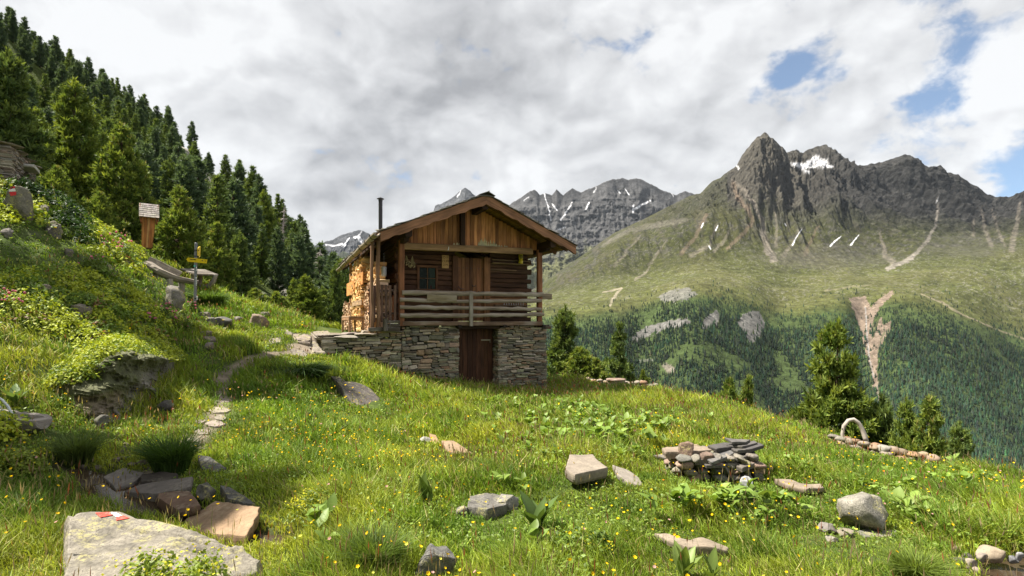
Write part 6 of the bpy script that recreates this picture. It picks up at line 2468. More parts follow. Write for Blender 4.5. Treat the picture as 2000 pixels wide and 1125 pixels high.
# ---- rocks in the bank
def rock_face():
    base = [(118, 834, 6.95), (160, 836, 7.05), (205, 818, 7.35), (250, 792, 7.9), (300, 780, 8.6), (345, 760, 9.6)]
    top = [(112, 748, 7.12), (160, 738, 7.25), (205, 700, 7.6), (250, 690, 8.2), (300, 700, 8.9), (348, 706, 9.9)]
    B = np.array([ray(*p) for p in base])
    T = np.array([ray(*p) for p in top])
    nu, nv = 220, 110
    f = np.linspace(0, len(B) - 1, nu)
    Bi = np.stack([np.interp(f, range(len(B)), B[:, k]) for k in range(3)], 1)
    Ti = np.stack([np.interp(f, range(len(T)), T[:, k]) for k in range(3)], 1)
    v = np.linspace(-.12, 1.5, nv)
    P = Bi[:, None, :] + (Ti - Bi)[:, None, :] * np.minimum(v, 1.0)[None, :, None]
    # over the top it runs back into the turf
    over = np.clip(v - 1, 0, 1)[None, :, None]
    P = P + over * np.array((-1.5, 2.0, .25))
    global ROCK_TOP
    ROCK_TOP = Ti
    out = np.array((.72, -.69, .1))
    x, y, z = P[..., 0], P[..., 1], P[..., 2]
    q = x * .7 + y * .7
    n = .30 * fbm(q * 1.3, z * 1.6, 0, 2, 401) + .26 * fbm(q * 2.6, z * 3.0 + q, 0, 4, 402, ridged=True, gain=.6) + .05 * fbm(q * 9, z * 9, 0, 3, 403, ridged=True)
    # ledges
    st = .05 * np.sin((z + .25 * q) * 22 + 3 * fbm(q * 2, z * 2, 0, 2, 404))
    edge = np.minimum(1, np.minimum(np.linspace(0, 8, nu), np.linspace(8, 0, nu)))[:, None]
    P = P + ((n + st) * edge + .02 - .25 * (1 - edge))[..., None] * out
    C = np.array((.15, .138, .118)) * (1 + .75 * fbm(q * 5, z * 5, 0, 4, 405))[..., None]
    moss = sstep(.05, .3, fbm(q * 1.6, z * 1.8, 4, 3, 406))[..., None] * .7
    C = C * (1 - moss) + np.array((.075, .085, .025)) * moss
    brown = sstep(.15, .4, fbm(q * 1.1, z * 2.5, 9, 3, 407))[..., None] * .5
    C = C * (1 - brown) + np.array((.16, .115, .065)) * brown
    o = P[nu // 2, 0].copy()
    V = P.reshape(-1, 3)
    me = raw_mesh("rocky_outcrop", V - o, [grid_polys(nu, nv)], np.clip(C, .01, 1).reshape(-1, 3), False, V)
    ob = link("rocky_outcrop", me, M_DARKROCK, loc=o)
    tag(ob, "craggy dark mossy rock face in the bank, left of the path", "rock face")


rock_face()
for (px, py, w, h, lb, c) in [
        (318, 805, 30, 22, "small dark rock low in the shaded bank", DARKC),     (334, 600, 34, 44, "grey tilted rock above the bank near the bench", (.27, .25, .215)), (144, 622, 40, 30, "grey mossy rock in the upper bank", (.22, .19, .15)), (70, 572, 30, 18, "small pale rock in the bushes of the upper bank", (.24, .2, .17)),
    (255, 608, 30, 12, "small brown rock in the flowery upper bank", (.25, .19, .15)), (190, 836, 30, 24, "low rock at the foot of the large black face", (.17, .16, .14)), (6, 462, 22, 18, "pale rock at the photo's edge below the stone hut", (.33, .3, .27)),
    (128, 500, 16, 16, "grey rock under the dark juniper mat", (.22, .2, .18)), (100, 460, 26, 30, "broken grey rock below the juniper mat", (.24, .22, .19)), (80, 424, 22, 26, "grey rock between the marker rock and the juniper mat", (.23, .21, .185)),
]:
    boulder(px, py, w, h, lb, c, M_DARKROCK if c[0] < .18 else M_ROCK, "rock", depth=.8, sink=.25, rough=.11, planes=14)
MR = boulder(24, 424, 44, 64, "grey rock with a red white red painted mark below the stone hut", (.25, .235, .185), M_ROCK, "rock", depth=.8, sink=.3, seed=19, planes=6)


def mark_on(ob, rows):
    """paint stripes laid on the side of a rock that faces the path"""
    me = ob.data
    n = len(me.vertices)
    v = np.empty(n * 3, np.float32)
    me.vertices.foreach_get('co', v)
    v = v.reshape(-1, 3) + np.array(ob.location)
    from mathutils.bvhtree import BVHTree
    tree = BVHTree.FromPolygons([tuple(p) for p in v], [tuple(p.vertices) for p in me.polygons])
    for (q, col, nm) in rows:
        V, n = [], 12
        for i in range(n + 1):
            for j in range(n + 1):
                a, b = i / n, j / n
                px = (1 - a) * ((1 - b) * q[0][0] + b * q[3][0]) + a * ((1 - b) * q[1][0] + b * q[2][0])
                py = (1 - a) * ((1 - b) * q[0][1] + b * q[3][1]) + a * ((1 - b) * q[1][1] + b * q[2][1])
                d = Vector(((px - 1000) / 1000, 1, (628 - py) / 1000)).normalized()
                loc, nor, _, _ = tree.ray_cast(Vector((0, 0, 0)), d)
                if loc is None:
                    loc, nor, _, _ = tree.find_nearest(d * Vector(ob.location).length)
                V.append(tuple(loc + nor * .006))
        me2 = raw_mesh(nm, np.array(V) - np.array(ob.location), [grid_polys(n + 1, n + 1)], None, True)
        link(nm, me2, mat_paint(nm, col), ob)


mark_on(MR, [([(16, 362.5), (28, 362), (30, 368), (17, 369)], (.58, .04, .05), "red_paint"), ([(17, 369.4), (30, 368.4), (32, 374), (18, 374.5)], (.74, .72, .70), "white_paint"), ([(18.5, 375), (32, 374.4), (32, 381), (21, 383)], (.58, .04, .05), "red_paint")])


# ---- the heap of stones in the meadow
def stone_pile():
    rng = random.Random(55)
    g = hit(1405, 946)
    Y0 = g.y
    sx = Y0 / 1000.0
    xl, xr = (1318 - 1000) * sx, (1488 - 1000) * sx
    root = empty("stone_pile", (g.x, Y0, g.z), "waist high stone pile stacked in the meadow under loose dark slates", "stone pile")
    o = (g.x, Y0, g.z)
    z0 = g.z - .06
    top = (628 - 896) / 1000.0 * Y0
    mb = MB()
    pal = [(.24, .21, .175), (.27, .19, .145), (.20, .19, .165), (.30, .215, .165), (.17, .16, .145), (.25, .235, .19)]
    for row in range(5):
        z = z0 + row * .085
        x = xl + rng.uniform(0, .06) - .01 * (4 - row)
        while x < xr - .05:
            w = rng.uniform(.10, .24)
            h = rng.uniform(.075, .11)
            for dpt in (0, 1, 2):
                P_, F_ = rock_verts((w * 1.05, .24, h * 1.25), rng.randint(0, 99999), 3, 9, .07)
                P_ = rotz(P_, rng.uniform(-.2, .2)) + np.array((x + w / 2, Y0 + .10 + dpt * .2 + rng.uniform(-.03, .03), z + h / 2))
                mb.addarr(P_, [F_], np.array(jit(rng.choice(pal), .3, rng)) * .75)
            x += w
    mb.build("stones", M_ROCK, root, o, smooth=True)
    EXCL.append(np.array([(xl - .05, Y0 - .05), (xr + .05, Y0 - .05), (xr + .05, Y0 + .6), (xl - .05, Y0 + .6)]))
    D1, D2 = (.115, .108, .105), (.165, .15, .14)

    def sl(out_, Yc, th, col, lb, tl=(0, 0), nm="slate"):
        slab(out_, 0, th, lb, col, M_SLAB, tilt=tl, name=nm, cat="slab", Y=Yc, excl=False, rough=.006, bevel=.03, under=.96)
    yf = Y0 + .12
    sl([(1292, 874), (1330, 871), (1400, 872), (1398, 878), (1350, 882), (1300, 882)], yf + .18, .10, (.36, .285, .22), "long tan slab on the left top of the stone pile", (.0, .05))
    sl([(1350, 888), (1392, 885), (1404, 890), (1400, 897), (1356, 898)], yf + .05, .07, (.20, .17, .145), "brown slab under the slanting grey slab of the pile")
    sl([(1380, 897), (1402, 884), (1425, 877), (1434, 884), (1418, 893), (1392, 902)], yf - .02, .045, (.185, .18, .18), "slanting smooth grey slab at the front of the pile", (.10, .12))
    sl([(1365, 902), (1395, 898), (1420, 902), (1418, 908), (1380, 909)], yf - .04, .04, D2, "slate below the slanting grey slab")
    sl([(1382, 870), (1415, 864), (1440, 866), (1436, 872), (1400, 876)], yf + .22, .05, D1, "dark slate left of the topmost slate")
    sl([(1430, 906), (1460, 896), (1478, 894), (1482, 902), (1450, 914)], yf - .04, .06, (.22, .195, .17), "large tilted slate on the right front of the pile", (.10, .05))
    sl([(1424, 890), (1456, 882), (1474, 880), (1472, 888), (1440, 895)], yf + .05, .05, D2, "brownish slate in the right middle of the pile", (.05, .05))
    sl([(1400, 884), (1440, 880), (1470, 876), (1476, 882), (1430, 889)], yf + .14, .05, D1, "dark slate in the middle of the pile", (.04, .0))
    sl([(1428, 876), (1450, 869), (1482, 864), (1493, 869), (1470, 876), (1440, 880)], yf + .12, .045, D1, "dark slate jutting out on the right of the pile", (.08, .02))
    sl([(1418, 870), (1444, 866), (1474, 860), (1480, 864), (1450, 872)], yf + .18, .04, (.14, .13, .125), "dark slate just under the topmost slate", (.08, .0))
    sl([(1416, 854), (1432, 857), (1466, 858), (1456, 863), (1430, 863)], yf + .2, .035, (.17, .16, .155), "topmost grey slate on the stone pile", (-.06, .05))
    boulder(1345, 899, 32, 34, "reddish brown block standing on the left of the pile", (.24, .165, .125), M_ROCK, "block", "stone", Y=yf - .02, sink=0, excl=False, depth=.8, seed=8)
    boulder(1460, 958, 26, 26, "white lump lying at the right foot of the stone pile", (.66, .67, .68), M_SLAB, "white_lump", "stone", depth=.6, sink=.15, seed=77)  # white lump of unknown material, given a stone's shape
    slab([(1276, 889), (1300, 886), (1318, 889), (1300, 894)], .05, .05, "small flat stone left behind the stone pile", (.30, .27, .23))


stone_pile()


def dry_wall(root_label, ends, hpx, seed, name="dry_wall", pal=None, gap=None, depth=.45):
    rng = random.Random(seed)
    (pxa, pya, Ya), (pxb, pyb, Yb) = ends
    A, B = Vector(ray(pxa, pya, Ya)), Vector(ray(pxb, pyb, Yb))
    root = empty(name, ((A.x + B.x) / 2, (A.y + B.y) / 2, min(A.z, B.z)), root_label, "dry wall")
    o = tuple(root.location)
    L = (B - A).length
    mb = MB()
    pal = pal or [(.34, .28, .22), (.40, .30, .21), (.30, .25, .2), (.36, .22, .13), (.42, .38, .32), (.27, .235, .2)]
    d = (B - A).normalized()
    x = 0.0
    while x < L:
        w = rng.uniform(.14, .34)
        f = x / L
        H_ = hpx[0] * (1 - f) + hpx[1] * f
        zt_ = (A.z * (1 - f) + B.z * f)
        z = zt_ - H_
        while z < zt_ - .02:
            h = rng.uniform(.07, .16)
            for dp in (0, 1):
                P_, F_ = rock_verts((w * 1.2, depth * .6, h * 1.3), rng.randint(0, 99999), 2, 9, .08)
                c = A + d * (x + w / 2 + rng.uniform(-.05, .05))
                P_ = rotz(P_, math.atan2(d.y, d.x) + rng.uniform(-.3, .3)) + np.array((c.x, c.y + dp * depth * .5, z + h / 2))
                mb.addarr(P_, [F_], np.array(jit(rng.choice(pal), .35, rng)) * .62)
            z += h * .92
        x += w
    mb.build("stones", M_SLAB, root, o, smooth=True)
    nrm = Vector((-d.y, d.x, 0)) * .3
    EXCL.append(np.array([(A.x - nrm.x, A.y - nrm.y), (B.x - nrm.x, B.y - nrm.y), (B.x + nrm.x * 2, B.y + nrm.y * 2), (A.x + nrm.x * 2, A.y + nrm.y * 2)]))
    return root, A, B


dry_wall("low dry stone wall on the meadow's edge carrying a bent branch", [((1630), 854, 12.3), (1820, 892, 11.0)], (.42, .55), 5)
dry_wall("low stone wall behind the hut with a tree stump on it", [(1140, 741, 23.5), (1285, 752, 22.0)], (.30, .35), 6)
# ------------------------------------------------------------------ made things along the path and in the meadow
def branch_arch():
    a = Vector(ray(1647, 862, 12.15))
    pts = [ray(1647, 862, 12.4), ray(1645, 848, 12.4), ray(1648, 832, 12.4), ray(1657, 821, 12.38), ray(1667, 819, 12.35), ray(1676, 825, 12.32), ray(1683, 836, 12.3), ray(1688, 848, 12.28), ray(1692, 862, 12.25)]
    mb = MB()
    mb_p = []
    for i in range(len(pts) - 1):
        p, q = Vector(pts[i]), Vector(pts[i + 1])
        mb_p += [p, (p + q) / 2]
    mb_p.append(Vector(pts[-1]))
    tube(mb, [tuple(p) for p in mb_p], [.035 + .024 * i / len(mb_p) for i in range(len(mb_p))], (.36, .32, .28), 8, .1, seed=4)
    tube(mb, [pts[2], ray(1644, 838, 12.38)], [.022, .010], (.36, .32, .28), 6)
    ob = mb.build("bent_branch", M_WOOD_GREY, None, a, loc=a, smooth=True)
    tag(ob, "bare grey branch bent into an arch on the dry wall", "branch")


branch_arch()


def stump():
    c = Vector(ray(1203, 752, 22.6))
    mb = MB()
    tube(mb, [(0, 0, -.25), (.02, 0, .0), (0, .0, .22), (0, 0, .235)], [.40, .36, .37, .36], (.20, .15, .115), 18, .06)
    r = empty("tree_stump", c, "sawn tree stump used as a table on the low wall behind the hut", "stump")
    mb.build("trunk", M_WOOD_GREY, r)
    mb = MB()
    tube(mb, [(0, 0, .237), (0, 0, .27)], [.42, .42], (.19, .13, .10), 20, .05)
    mb.build("table_top", M_WOOD_GREY, r)


stump()


def signpost():
    base = hit(381, 612, 10)
    Yp = base.y
    k = Yp / 1000.0
    P = lambda px, py, dy=0: Vector(((px - 1000) * (Yp + dy) / 1000.0, Yp + dy, (628 - py) * (Yp + dy) / 1000.0)) - base
    root = empty("signpost", base, "grey steel trail signpost with two yellow arrow boards", "signpost")
    steel = mat_plain("galvanised_steel", (.17, .18, .19), .45, .55, nscale=30)
    mb = MB()
    tube(mb, [tuple(P(380.5, 616)), tuple(P(382, 545)), tuple(P(383, 475)), tuple(P(383, 474.4))], [.040, .040, .040, .03], (1, 1, 1), 12)
    pole = mb.build("pole", steel, root)
    teal = mat_plain("teal_band", (.07, .33, .27), .5)
    mb = MB()
    tube(mb, [tuple(P(382.1, 521.5)), tuple(P(382.1, 518))], .0425, (1, 1, 1), 12)
    mb.build("band", teal, pole)
    white = mat_plain("white_sticker", (.62, .66, .64), .5)
    for (px, py0, py1) in ((383.6, 530, 522), (383.2, 558, 542)):
        mb = MB()
        box(mb, tuple(P(px, (py0 + py1) / 2, -.044)), (.022, .006, (py0 - py1) * k), (1, 1, 1))
        mb.build("sticker", white, pole)
    mb = MB()
    box(mb, tuple(P(385, 582, -.05)), (.03, .01, .11), (1, 1, 1))
    mb.build("tag", white, pole)
    for py in (489, 500.5, 583):
        mb = MB()
        tube(mb, [tuple(P(382.8, py + 1)), tuple(P(382.8, py - 1))], .050, (1, 1, 1), 10)
        box(mb, tuple(P(386, py, .0)), (.06, .03, .03), (1, 1, 1))
        mb.build("clamp", M_IRON, pole)
    yel = mat_plain("yellow_sign_paint", (.74, .53, .012), .45, var=.08)
    black = mat_plain("black_letters", (.03, .028, .02), .6)

    def board(corners, th, name, dyv):
        V = [P(px, py, dy) for (px, py, dy) in corners]
        n = len(V)
        nv = Vector((0, th, 0)) if dyv is None else dyv
        W = [tuple(v) for v in V] + [tuple(v + nv) for v in V]
        F = [tuple(range(n)), tuple(range(2 * n - 1, n - 1, -1))] + [(i, n + i, n + (i + 1) % n, (i + 1) % n) for i in range(n)]
        mb = MB()
        mb.add(W, F, (1, 1, 1))
        return mb.build(name, yel, root)
    b1 = board([(363.5, 506.5, -.07), (367.5, 502.8, -.07), (404, 506.8, -.07), (403.2, 514.6, -.07), (367.2, 511.2, -.07)], .012, "arrow_board", None)
    # small dark lettering, too small to read in the photograph: a line of marks and two numerals
    mb = MB()
    rng = random.Random(2)
    px = 371.0
    while px < 382:
        w = rng.choice((.5, .8, 1.1))
        yy = 506.0 + (px - 371) * .11
        c = P(px, yy, -.076)
        box(mb, tuple(c), (w * k, .004, .022 + rng.choice((0, .012))), (1, 1, 1), cham=.0005)
        px += w + .55
    for px in (394.5, 396.0, 400.8):
        box(mb, tuple(P(px, 509 + (px - 394) * .1, -.076)), (1.0 * k, .004, .025), (1, 1, 1), cham=.0005)
    o = mb.build("lettering", black, b1)
    o["kind"] = "stuff"
    board([(385.3, 485.5, -.05), (389, 481.2, .55), (391, 481.0, .75), (390.4, 501.0, .75), (388.5, 503.6, .55), (385.4, 499.5, -.05)], .012, "arrow_board", Vector((.012, .003, 0)))


signpost()


def shrine():
    base = hit(281, 512, 12)
    Yp = 19.2
    k = Yp / 1000.0
    base = Vector(((281 - 1000) * k, Yp, min(base.z if abs(base.y - Yp) < 3 else 9, (628 - 506) * k)))
    P = lambda px, py, dy=0: Vector(((px - 1000) * k, Yp + dy, (628 - py) * k)) - base
    root = empty("wayside_shrine", base, "wooden wayside shrine with a grey shingle roof on a post, seen from behind", "shrine", rz=math.atan2(13.8, 19.2))
    root.scale = (math.cos(math.atan2(13.8, 19.2)), 1, 1)
    rng = random.Random(6)
    D = .42
    # tapered back boards
    mb = MB()
    cols = [(.33, .145, .045), (.27, .11, .035), (.40, .22, .085), (.30, .125, .04)]
    top_l, top_r, bot_l, bot_r = 277.5, 304.5, 277, 297
    n = 5
    for i in range(n):
        a, b = i / n, (i + 1) / n
        q = [P(top_l + (top_r - top_l) * a, 424), P(top_l + (top_r - top_l) * b, 424), P(bot_l + (bot_r - bot_l) * b, 483), P(bot_l + (bot_r - bot_l) * a, 483)]
        d = Vector((0, .03 + .004 * (i % 2), 0))
        V = [tuple(v + Vector((.003 if j in (0, 3) else -.003, -.004 * (i % 2), 0))) for j, v in enumerate(q)] + [tuple(v + d) for v in q]
        mb.add(V, [(3, 2, 1, 0), (4, 5, 6, 7), (0, 1, 5, 4), (1, 2, 6, 5), (2, 3, 7, 6), (3, 0, 4, 7)], cols[i % 4], [((v[2]), v[0], v[1]) for v in V])
    mb.build("back_boards", M_WOOD, root)
    for side, (pt, pb) in (("l", (277.3, 276.8)), ("r", (304.8, 297.3))):
        mb = MB()
        s = .012 if side == "r" else -.012
        V = [tuple(P(pt, 424, .0) + Vector((0, 0, 0))), tuple(P(pt, 424, D)), tuple(P(pb, 483, D * .6)), tuple(P(pb, 483, 0))]
        V += [tuple(Vector(v) + Vector((s, 0, 0))) for v in V]
        F = [(0, 1, 2, 3), (7, 6, 5, 4), (0, 4, 5, 1), (1, 5, 6, 2), (2, 6, 7, 3), (3, 7, 4, 0)]
        mb.add(V, F, (.26, .105, .035), [(v[2], v[1], v[0]) for v in V])
        mb.build("side_board", M_WOOD, root)
    mb = MB()
    beam(mb, tuple(P(277, 484, D * .3)), tuple(P(297, 484, D * .3)), D * .6, .03, (.12, .06, .03))
    mb.build("base_board", M_WOOD, root)
    # gable roof with rows of shingles
    ridge_y = D * .5 + .0
    rf = MB()
    zr = P(290, 395.5).z
    ze = P(290, 426).z
    for side in (-1, 1):
        rows = 7
        for r_ in range(rows):
            f0 = 1 - r_ / rows
            f1 = max(0, f0 - 1.5 / rows)
            ya, yb_ = ridge_y + side * (ridge_y + .22) * f0, ridge_y + side * (ridge_y + .22) * f1
            za, zb2 = zr + (ze - zr) * f0, zr + (ze - zr) * f1
            x = P(271.5, 426).x
            x1 = P(311.5, 426).x
            while x < x1 - .02:
                w = min(rng.uniform(.08, .2), x1 - x)
                beam(rf, (x + w / 2, ya, za + .022 + rng.uniform(0, .008)), (x + w / 2, yb_, zb2 + .004), w - .005, .016, jit((.30, .27, .245), .25, rng), up=(0, side * -.5, .6), cham=.003, segs=1)
                x += w
    rfo = rf.build("roof", M_WOOD_GREY, root)
    for side in (-1, 1):
        mb = MB()
        for px in (273.5, 309.5):
            beam(mb, tuple(Vector((P(px, 426).x, ridge_y + side * (ridge_y + .17), ze))), (P(px, 426).x, ridge_y, zr - .02), .03, .08, (.22, .10, .045), up=(0, -side * .5, .7))
        mb.build("barge_board", M_WOOD, rfo)
    for px in (275.5, 306.5):
        mb = MB()
        beam(mb, tuple(P(px, 431, -.05)), tuple(P(px, 431, D)), .05, .14, (.25, .09, .04))
        mb.build("bracket", M_WOOD, root)
    mb = MB()
    beam(mb, tuple(P(281, 514, .1)), tuple(P(281.5, 430, .1)), .11, .09, (.24, .12, .07), up=(0, 1, 0), wob=.004)
    mb.build("post", M_WOOD, root)
    for px in (276.8, 286):
        mb = MB()
        beam(mb, tuple(P(px, 514, .12)), tuple(P(px + .4, 490, .12)), .07, .06, (.10, .08, .07), up=(0, 1, 0), wob=.004)
        mb.build("stake", M_WOOD_GREY, root)


shrine()


def log_bench():
    p0, p1, p2, p3 = Vector(ray(287, 514, 17.2)), Vector(ray(312, 529, 17.2)), Vector(ray(345, 543, 17.4)), Vector(ray(386, 551, 17.8))
    g = h1(p1.x, p1.y)
    root = empty("log_bench", (p1.x, p1.y, g), "rough grey half log bench on the slope below the shrine", "bench")
    o = tuple(root.location)
    mb = MB()
    rng = random.Random(2)
    pts = []
    for a, b in ((p0, p1), (p1, p2), (p2, p3)):
        for i in range(4):
            pts.append(a.lerp(b, i / 4))
    pts.append(p3)
    tube(mb, [tuple(p) for p in pts], [.19, .19, .18, .18, .17, .165, .16, .155, .15, .14, .13, .12, .11], (.25, .215, .175), 10, .1, seed=3)
    # split face: flatten the upper side
    V = mb.V[-1]
    zc = np.repeat([p.z for p in pts], 10)
    V[:, 2] = np.minimum(V[:, 2], zc + .06)
    mb.build("seat", M_WOOD_GREY, root, o)
    mb = MB()
    b0, b1 = Vector(ray(289, 508, 17.5)), Vector(ray(352, 537, 17.8))
    beam(mb, tuple(b0), tuple(b1), .06, .28, (.27, .235, .19), up=(0, .3, 1), segs=6, wob=.015)
    mb.build("backrest", M_WOOD_GREY, root, o)
    for (px, py, Y_) in ((331, 545, 17.2), (302, 531, 17.4), (354, 549, 17.6)):
        t = Vector(ray(px, py, Y_))
        gz = h1(t.x, t.y)
        mb = MB()
        tube(mb, [(t.x, t.y, min(gz, t.z - .25) - .15), (t.x + .01, t.y, (gz + t.z) / 2), (t.x, t.y, t.z)], [.11, .09, .10], (.27, .245, .215), 9, .12, seed=int(px))
        mb.build("leg", M_WOOD_GREY, root, o)

    a = np.linspace(0, 6.28, 10)
    EXCL.append(np.stack([p1.lerp(p2, .5).x + np.cos(a) * 1.0, p1.y + .1 + np.sin(a) * .5], 1))


log_bench()


def rustic_table():
    c = Vector(ray(390, 530, 19.6))
    g = h1(c.x, c.y)
    root = empty("rustic_table", (c.x, c.y, g), "rustic plank table with a curved branch support behind the signpost", "table")
    o = tuple(root.location)
    T = [ray(350, 524, 19.4), ray(400, 526, 20.4), ray(427, 536, 19.6), ray(382, 535, 18.7)]
    mb = MB()
    n = 4
    for i in range(n):
        a, b = i / n, (i + 1) / n
        V4 = [Vector(T[0]).lerp(Vector(T[3]), a + .01), Vector(T[1]).lerp(Vector(T[2]), a + .01), Vector(T[1]).lerp(Vector(T[2]), b - .01), Vector(T[0]).lerp(Vector(T[3]), b - .01)]
        zt_ = c.z + .015 * i
        W = [(v.x, v.y, v.z + .0) for v in V4] + [(v.x, v.y, v.z - .05) for v in V4]
        mb.add(W, [(0, 1, 2, 3), (7, 6, 5, 4), (0, 4, 5, 1), (1, 5, 6, 2), (2, 6, 7, 3), (3, 7, 4, 0)], jit((.105, .088, .072), .25), [(v[0], v[1], v[2]) for v in W])
    mb.build("tabletop", M_WOOD_GREY, root, o)
    for (px, r, y0, y1, Y_, col) in ((389, .08, 570, 534, 19.5, (.17, .13, .11)), (376, .075, 572, 533, 19.3, (.33, .30, .26))):
        p, q = Vector(ray(px, y0, Y_)), Vector(ray(px + 2, y1, Y_))
        p.z = min(p.z, h1(p.x, p.y) - .05)
        mb = MB()
        tube(mb, [tuple(p), tuple((p + q) / 2), tuple(q)], [r * 1.15, r, r * .95], col, 9, .1)
        mb.build("leg", M_WOOD_GREY, root, o)
    mb = MB()
    tube(mb, [ray(388, 561, 19.5), ray(400, 561, 19.5), ray(410, 557, 19.5), ray(417, 549, 19.5), ray(420, 540, 19.5), ray(421, 535.5, 19.5)], [.10, .09, .085, .08, .075, .08], (.26, .235, .215), 9, .08)
    mb.build("curved_brace", M_WOOD_GREY, root, o, smooth=True)


rustic_table()


def trough():
    c = hit(62, 846)
    Yc = c.y
    k = Yc / 1000.0
    root = empty("log_trough", c, "hollowed grey log water trough in the grass under the bank", "trough")
    e = Vector(((86 - 1000) * k, Yc, (628 - 826) * k))        # rounded near end
    d = Vector((-1.0, .25, .05)).normalized()
    side = Vector((.25, 1.0, 0)).normalized()
    L, r, ri = .95, .165, .115
    mb = MB()
    V, F, G = [], [], []
    N, M_ = 14, 9
    prof_o = [(math.cos(a), math.sin(a)) for a in np.linspace(math.pi * .97, 2.03 * math.pi, M_)]
    rng = random.Random(3)
    for i in range(N + 1):
        f = i / N
        endk = min(1, .55 + 2.2 * f) if f < .2 else 1
        open_ = 0 if f < .16 else 1
        for (x, z) in prof_o:
            p = e + d * (L * f) + side * (x * r * endk) + Vector((0, 0, z * r * endk * 1.1 + .03))
            V.append(tuple(p + Vector((rng.uniform(-.004, .004),) * 3)))
            G.append((L * f, x * .1, z * .1))
        for (x, z) in prof_o[::-1]:
            rr_ = ri
            zz = z * rr_ * 1.05 + .03 if open_ else .035
            xx = x * (rr_ if open_ else r * endk * .7)
            p = e + d * (L * f) + side * xx + Vector((0, 0, zz))
            V.append(tuple(p))
            G.append((L * f, x * .1, z * .1 + 2))
    m = 2 * M_
    for i in range(N):
        for q in range(m):
            q2 = (q + 1) % m
            F.append((i * m + q, (i + 1) * m + q, (i + 1) * m + q2, i * m + q2))
    F.append(tuple(range(m)))
    F.append(tuple(N * m + q for q in range(m - 1, -1, -1)))
    mb.add(V, F, (.245, .215, .195), G)
    mb.build("basin", M_WOOD_GREY, root, tuple(c))
    wm, t = make_mat("spring_water")
    n = t.noise(t.n('ShaderNodeTexCoord').outputs['Object'], 30, 3, .6)
    b = t.n('ShaderNodeBsdfPrincipled', ins={'Base Color': (.45, .5, .52, 1), 'Roughness': .06, 'Specular IOR Level': .8, 'Transmission Weight': .35, 'Normal': bump(t, n, .8, .02)})
    finish(t, b.outputs[0])
    mb = MB()
    a0, a1 = e + d * (L * .18), e + d * L
    V = [tuple(p + side * s * ri * .85 + Vector((0, 0, -.02))) for p in (a0, a1) for s in (-1, 1)]
    V += [(v[0], v[1], v[2] - .01) for v in V]
    mb.add(V, [(0, 1, 3, 2), (6, 7, 5, 4), (0, 4, 5, 1), (2, 3, 7, 6), (1, 5, 7, 3), (0, 2, 6, 4)], (1, 1, 1))
    mb.build("water", wm, root, tuple(c))
    # the jets falling into it from a pipe just outside the picture
    jm, t = make_mat("falling_water")
    n = t.noise(t.n('ShaderNodeTexCoord').outputs['Object'], 60, 3, .6)
    b = t.n('ShaderNodeBsdfPrincipled', ins={'Base Color': (.75, .8, .85, 1), 'Roughness': .1, 'Specular IOR Level': .8, 'Transmission Weight': .4, 'Normal': bump(t, n, 1.0, .01)})
    finish(t, b.outputs[0])
    for pts, r_, lb in (([(-34, 768), (-12, 771), (4, 781), (15, 793), (23, 807), (29, 823)], .011, "main clear water jet arching into the log trough"), ([(-34, 772), (-16, 778), (-2, 791), (6, 803), (12, 816)], .007, "thin second water jet left of the main one")):
        mb = MB()
        far = e + d * (L * .55)
        tube(mb, [((px - 1000) / 1000 * (far.y), far.y, (628 - py) / 1000 * far.y) for px, py in pts], [r_, r_, r_ * 1.1, r_ * 1.2, r_ * 1.3, r_ * 1.5], (1, 1, 1), 7, .25, seed=4)
        o = (far.x, far.y, far.z)
        ob = mb.build("water_jet", jm, None, o, loc=o, smooth=True)
        tag(ob, lb, "water jet")
    a = np.linspace(0, 6.28, 10)
    m_ = e + d * (L * .4)
    EXCL.append(np.stack([m_.x + np.cos(a) * .6, m_.y + np.sin(a) * .2], 1))


trough()


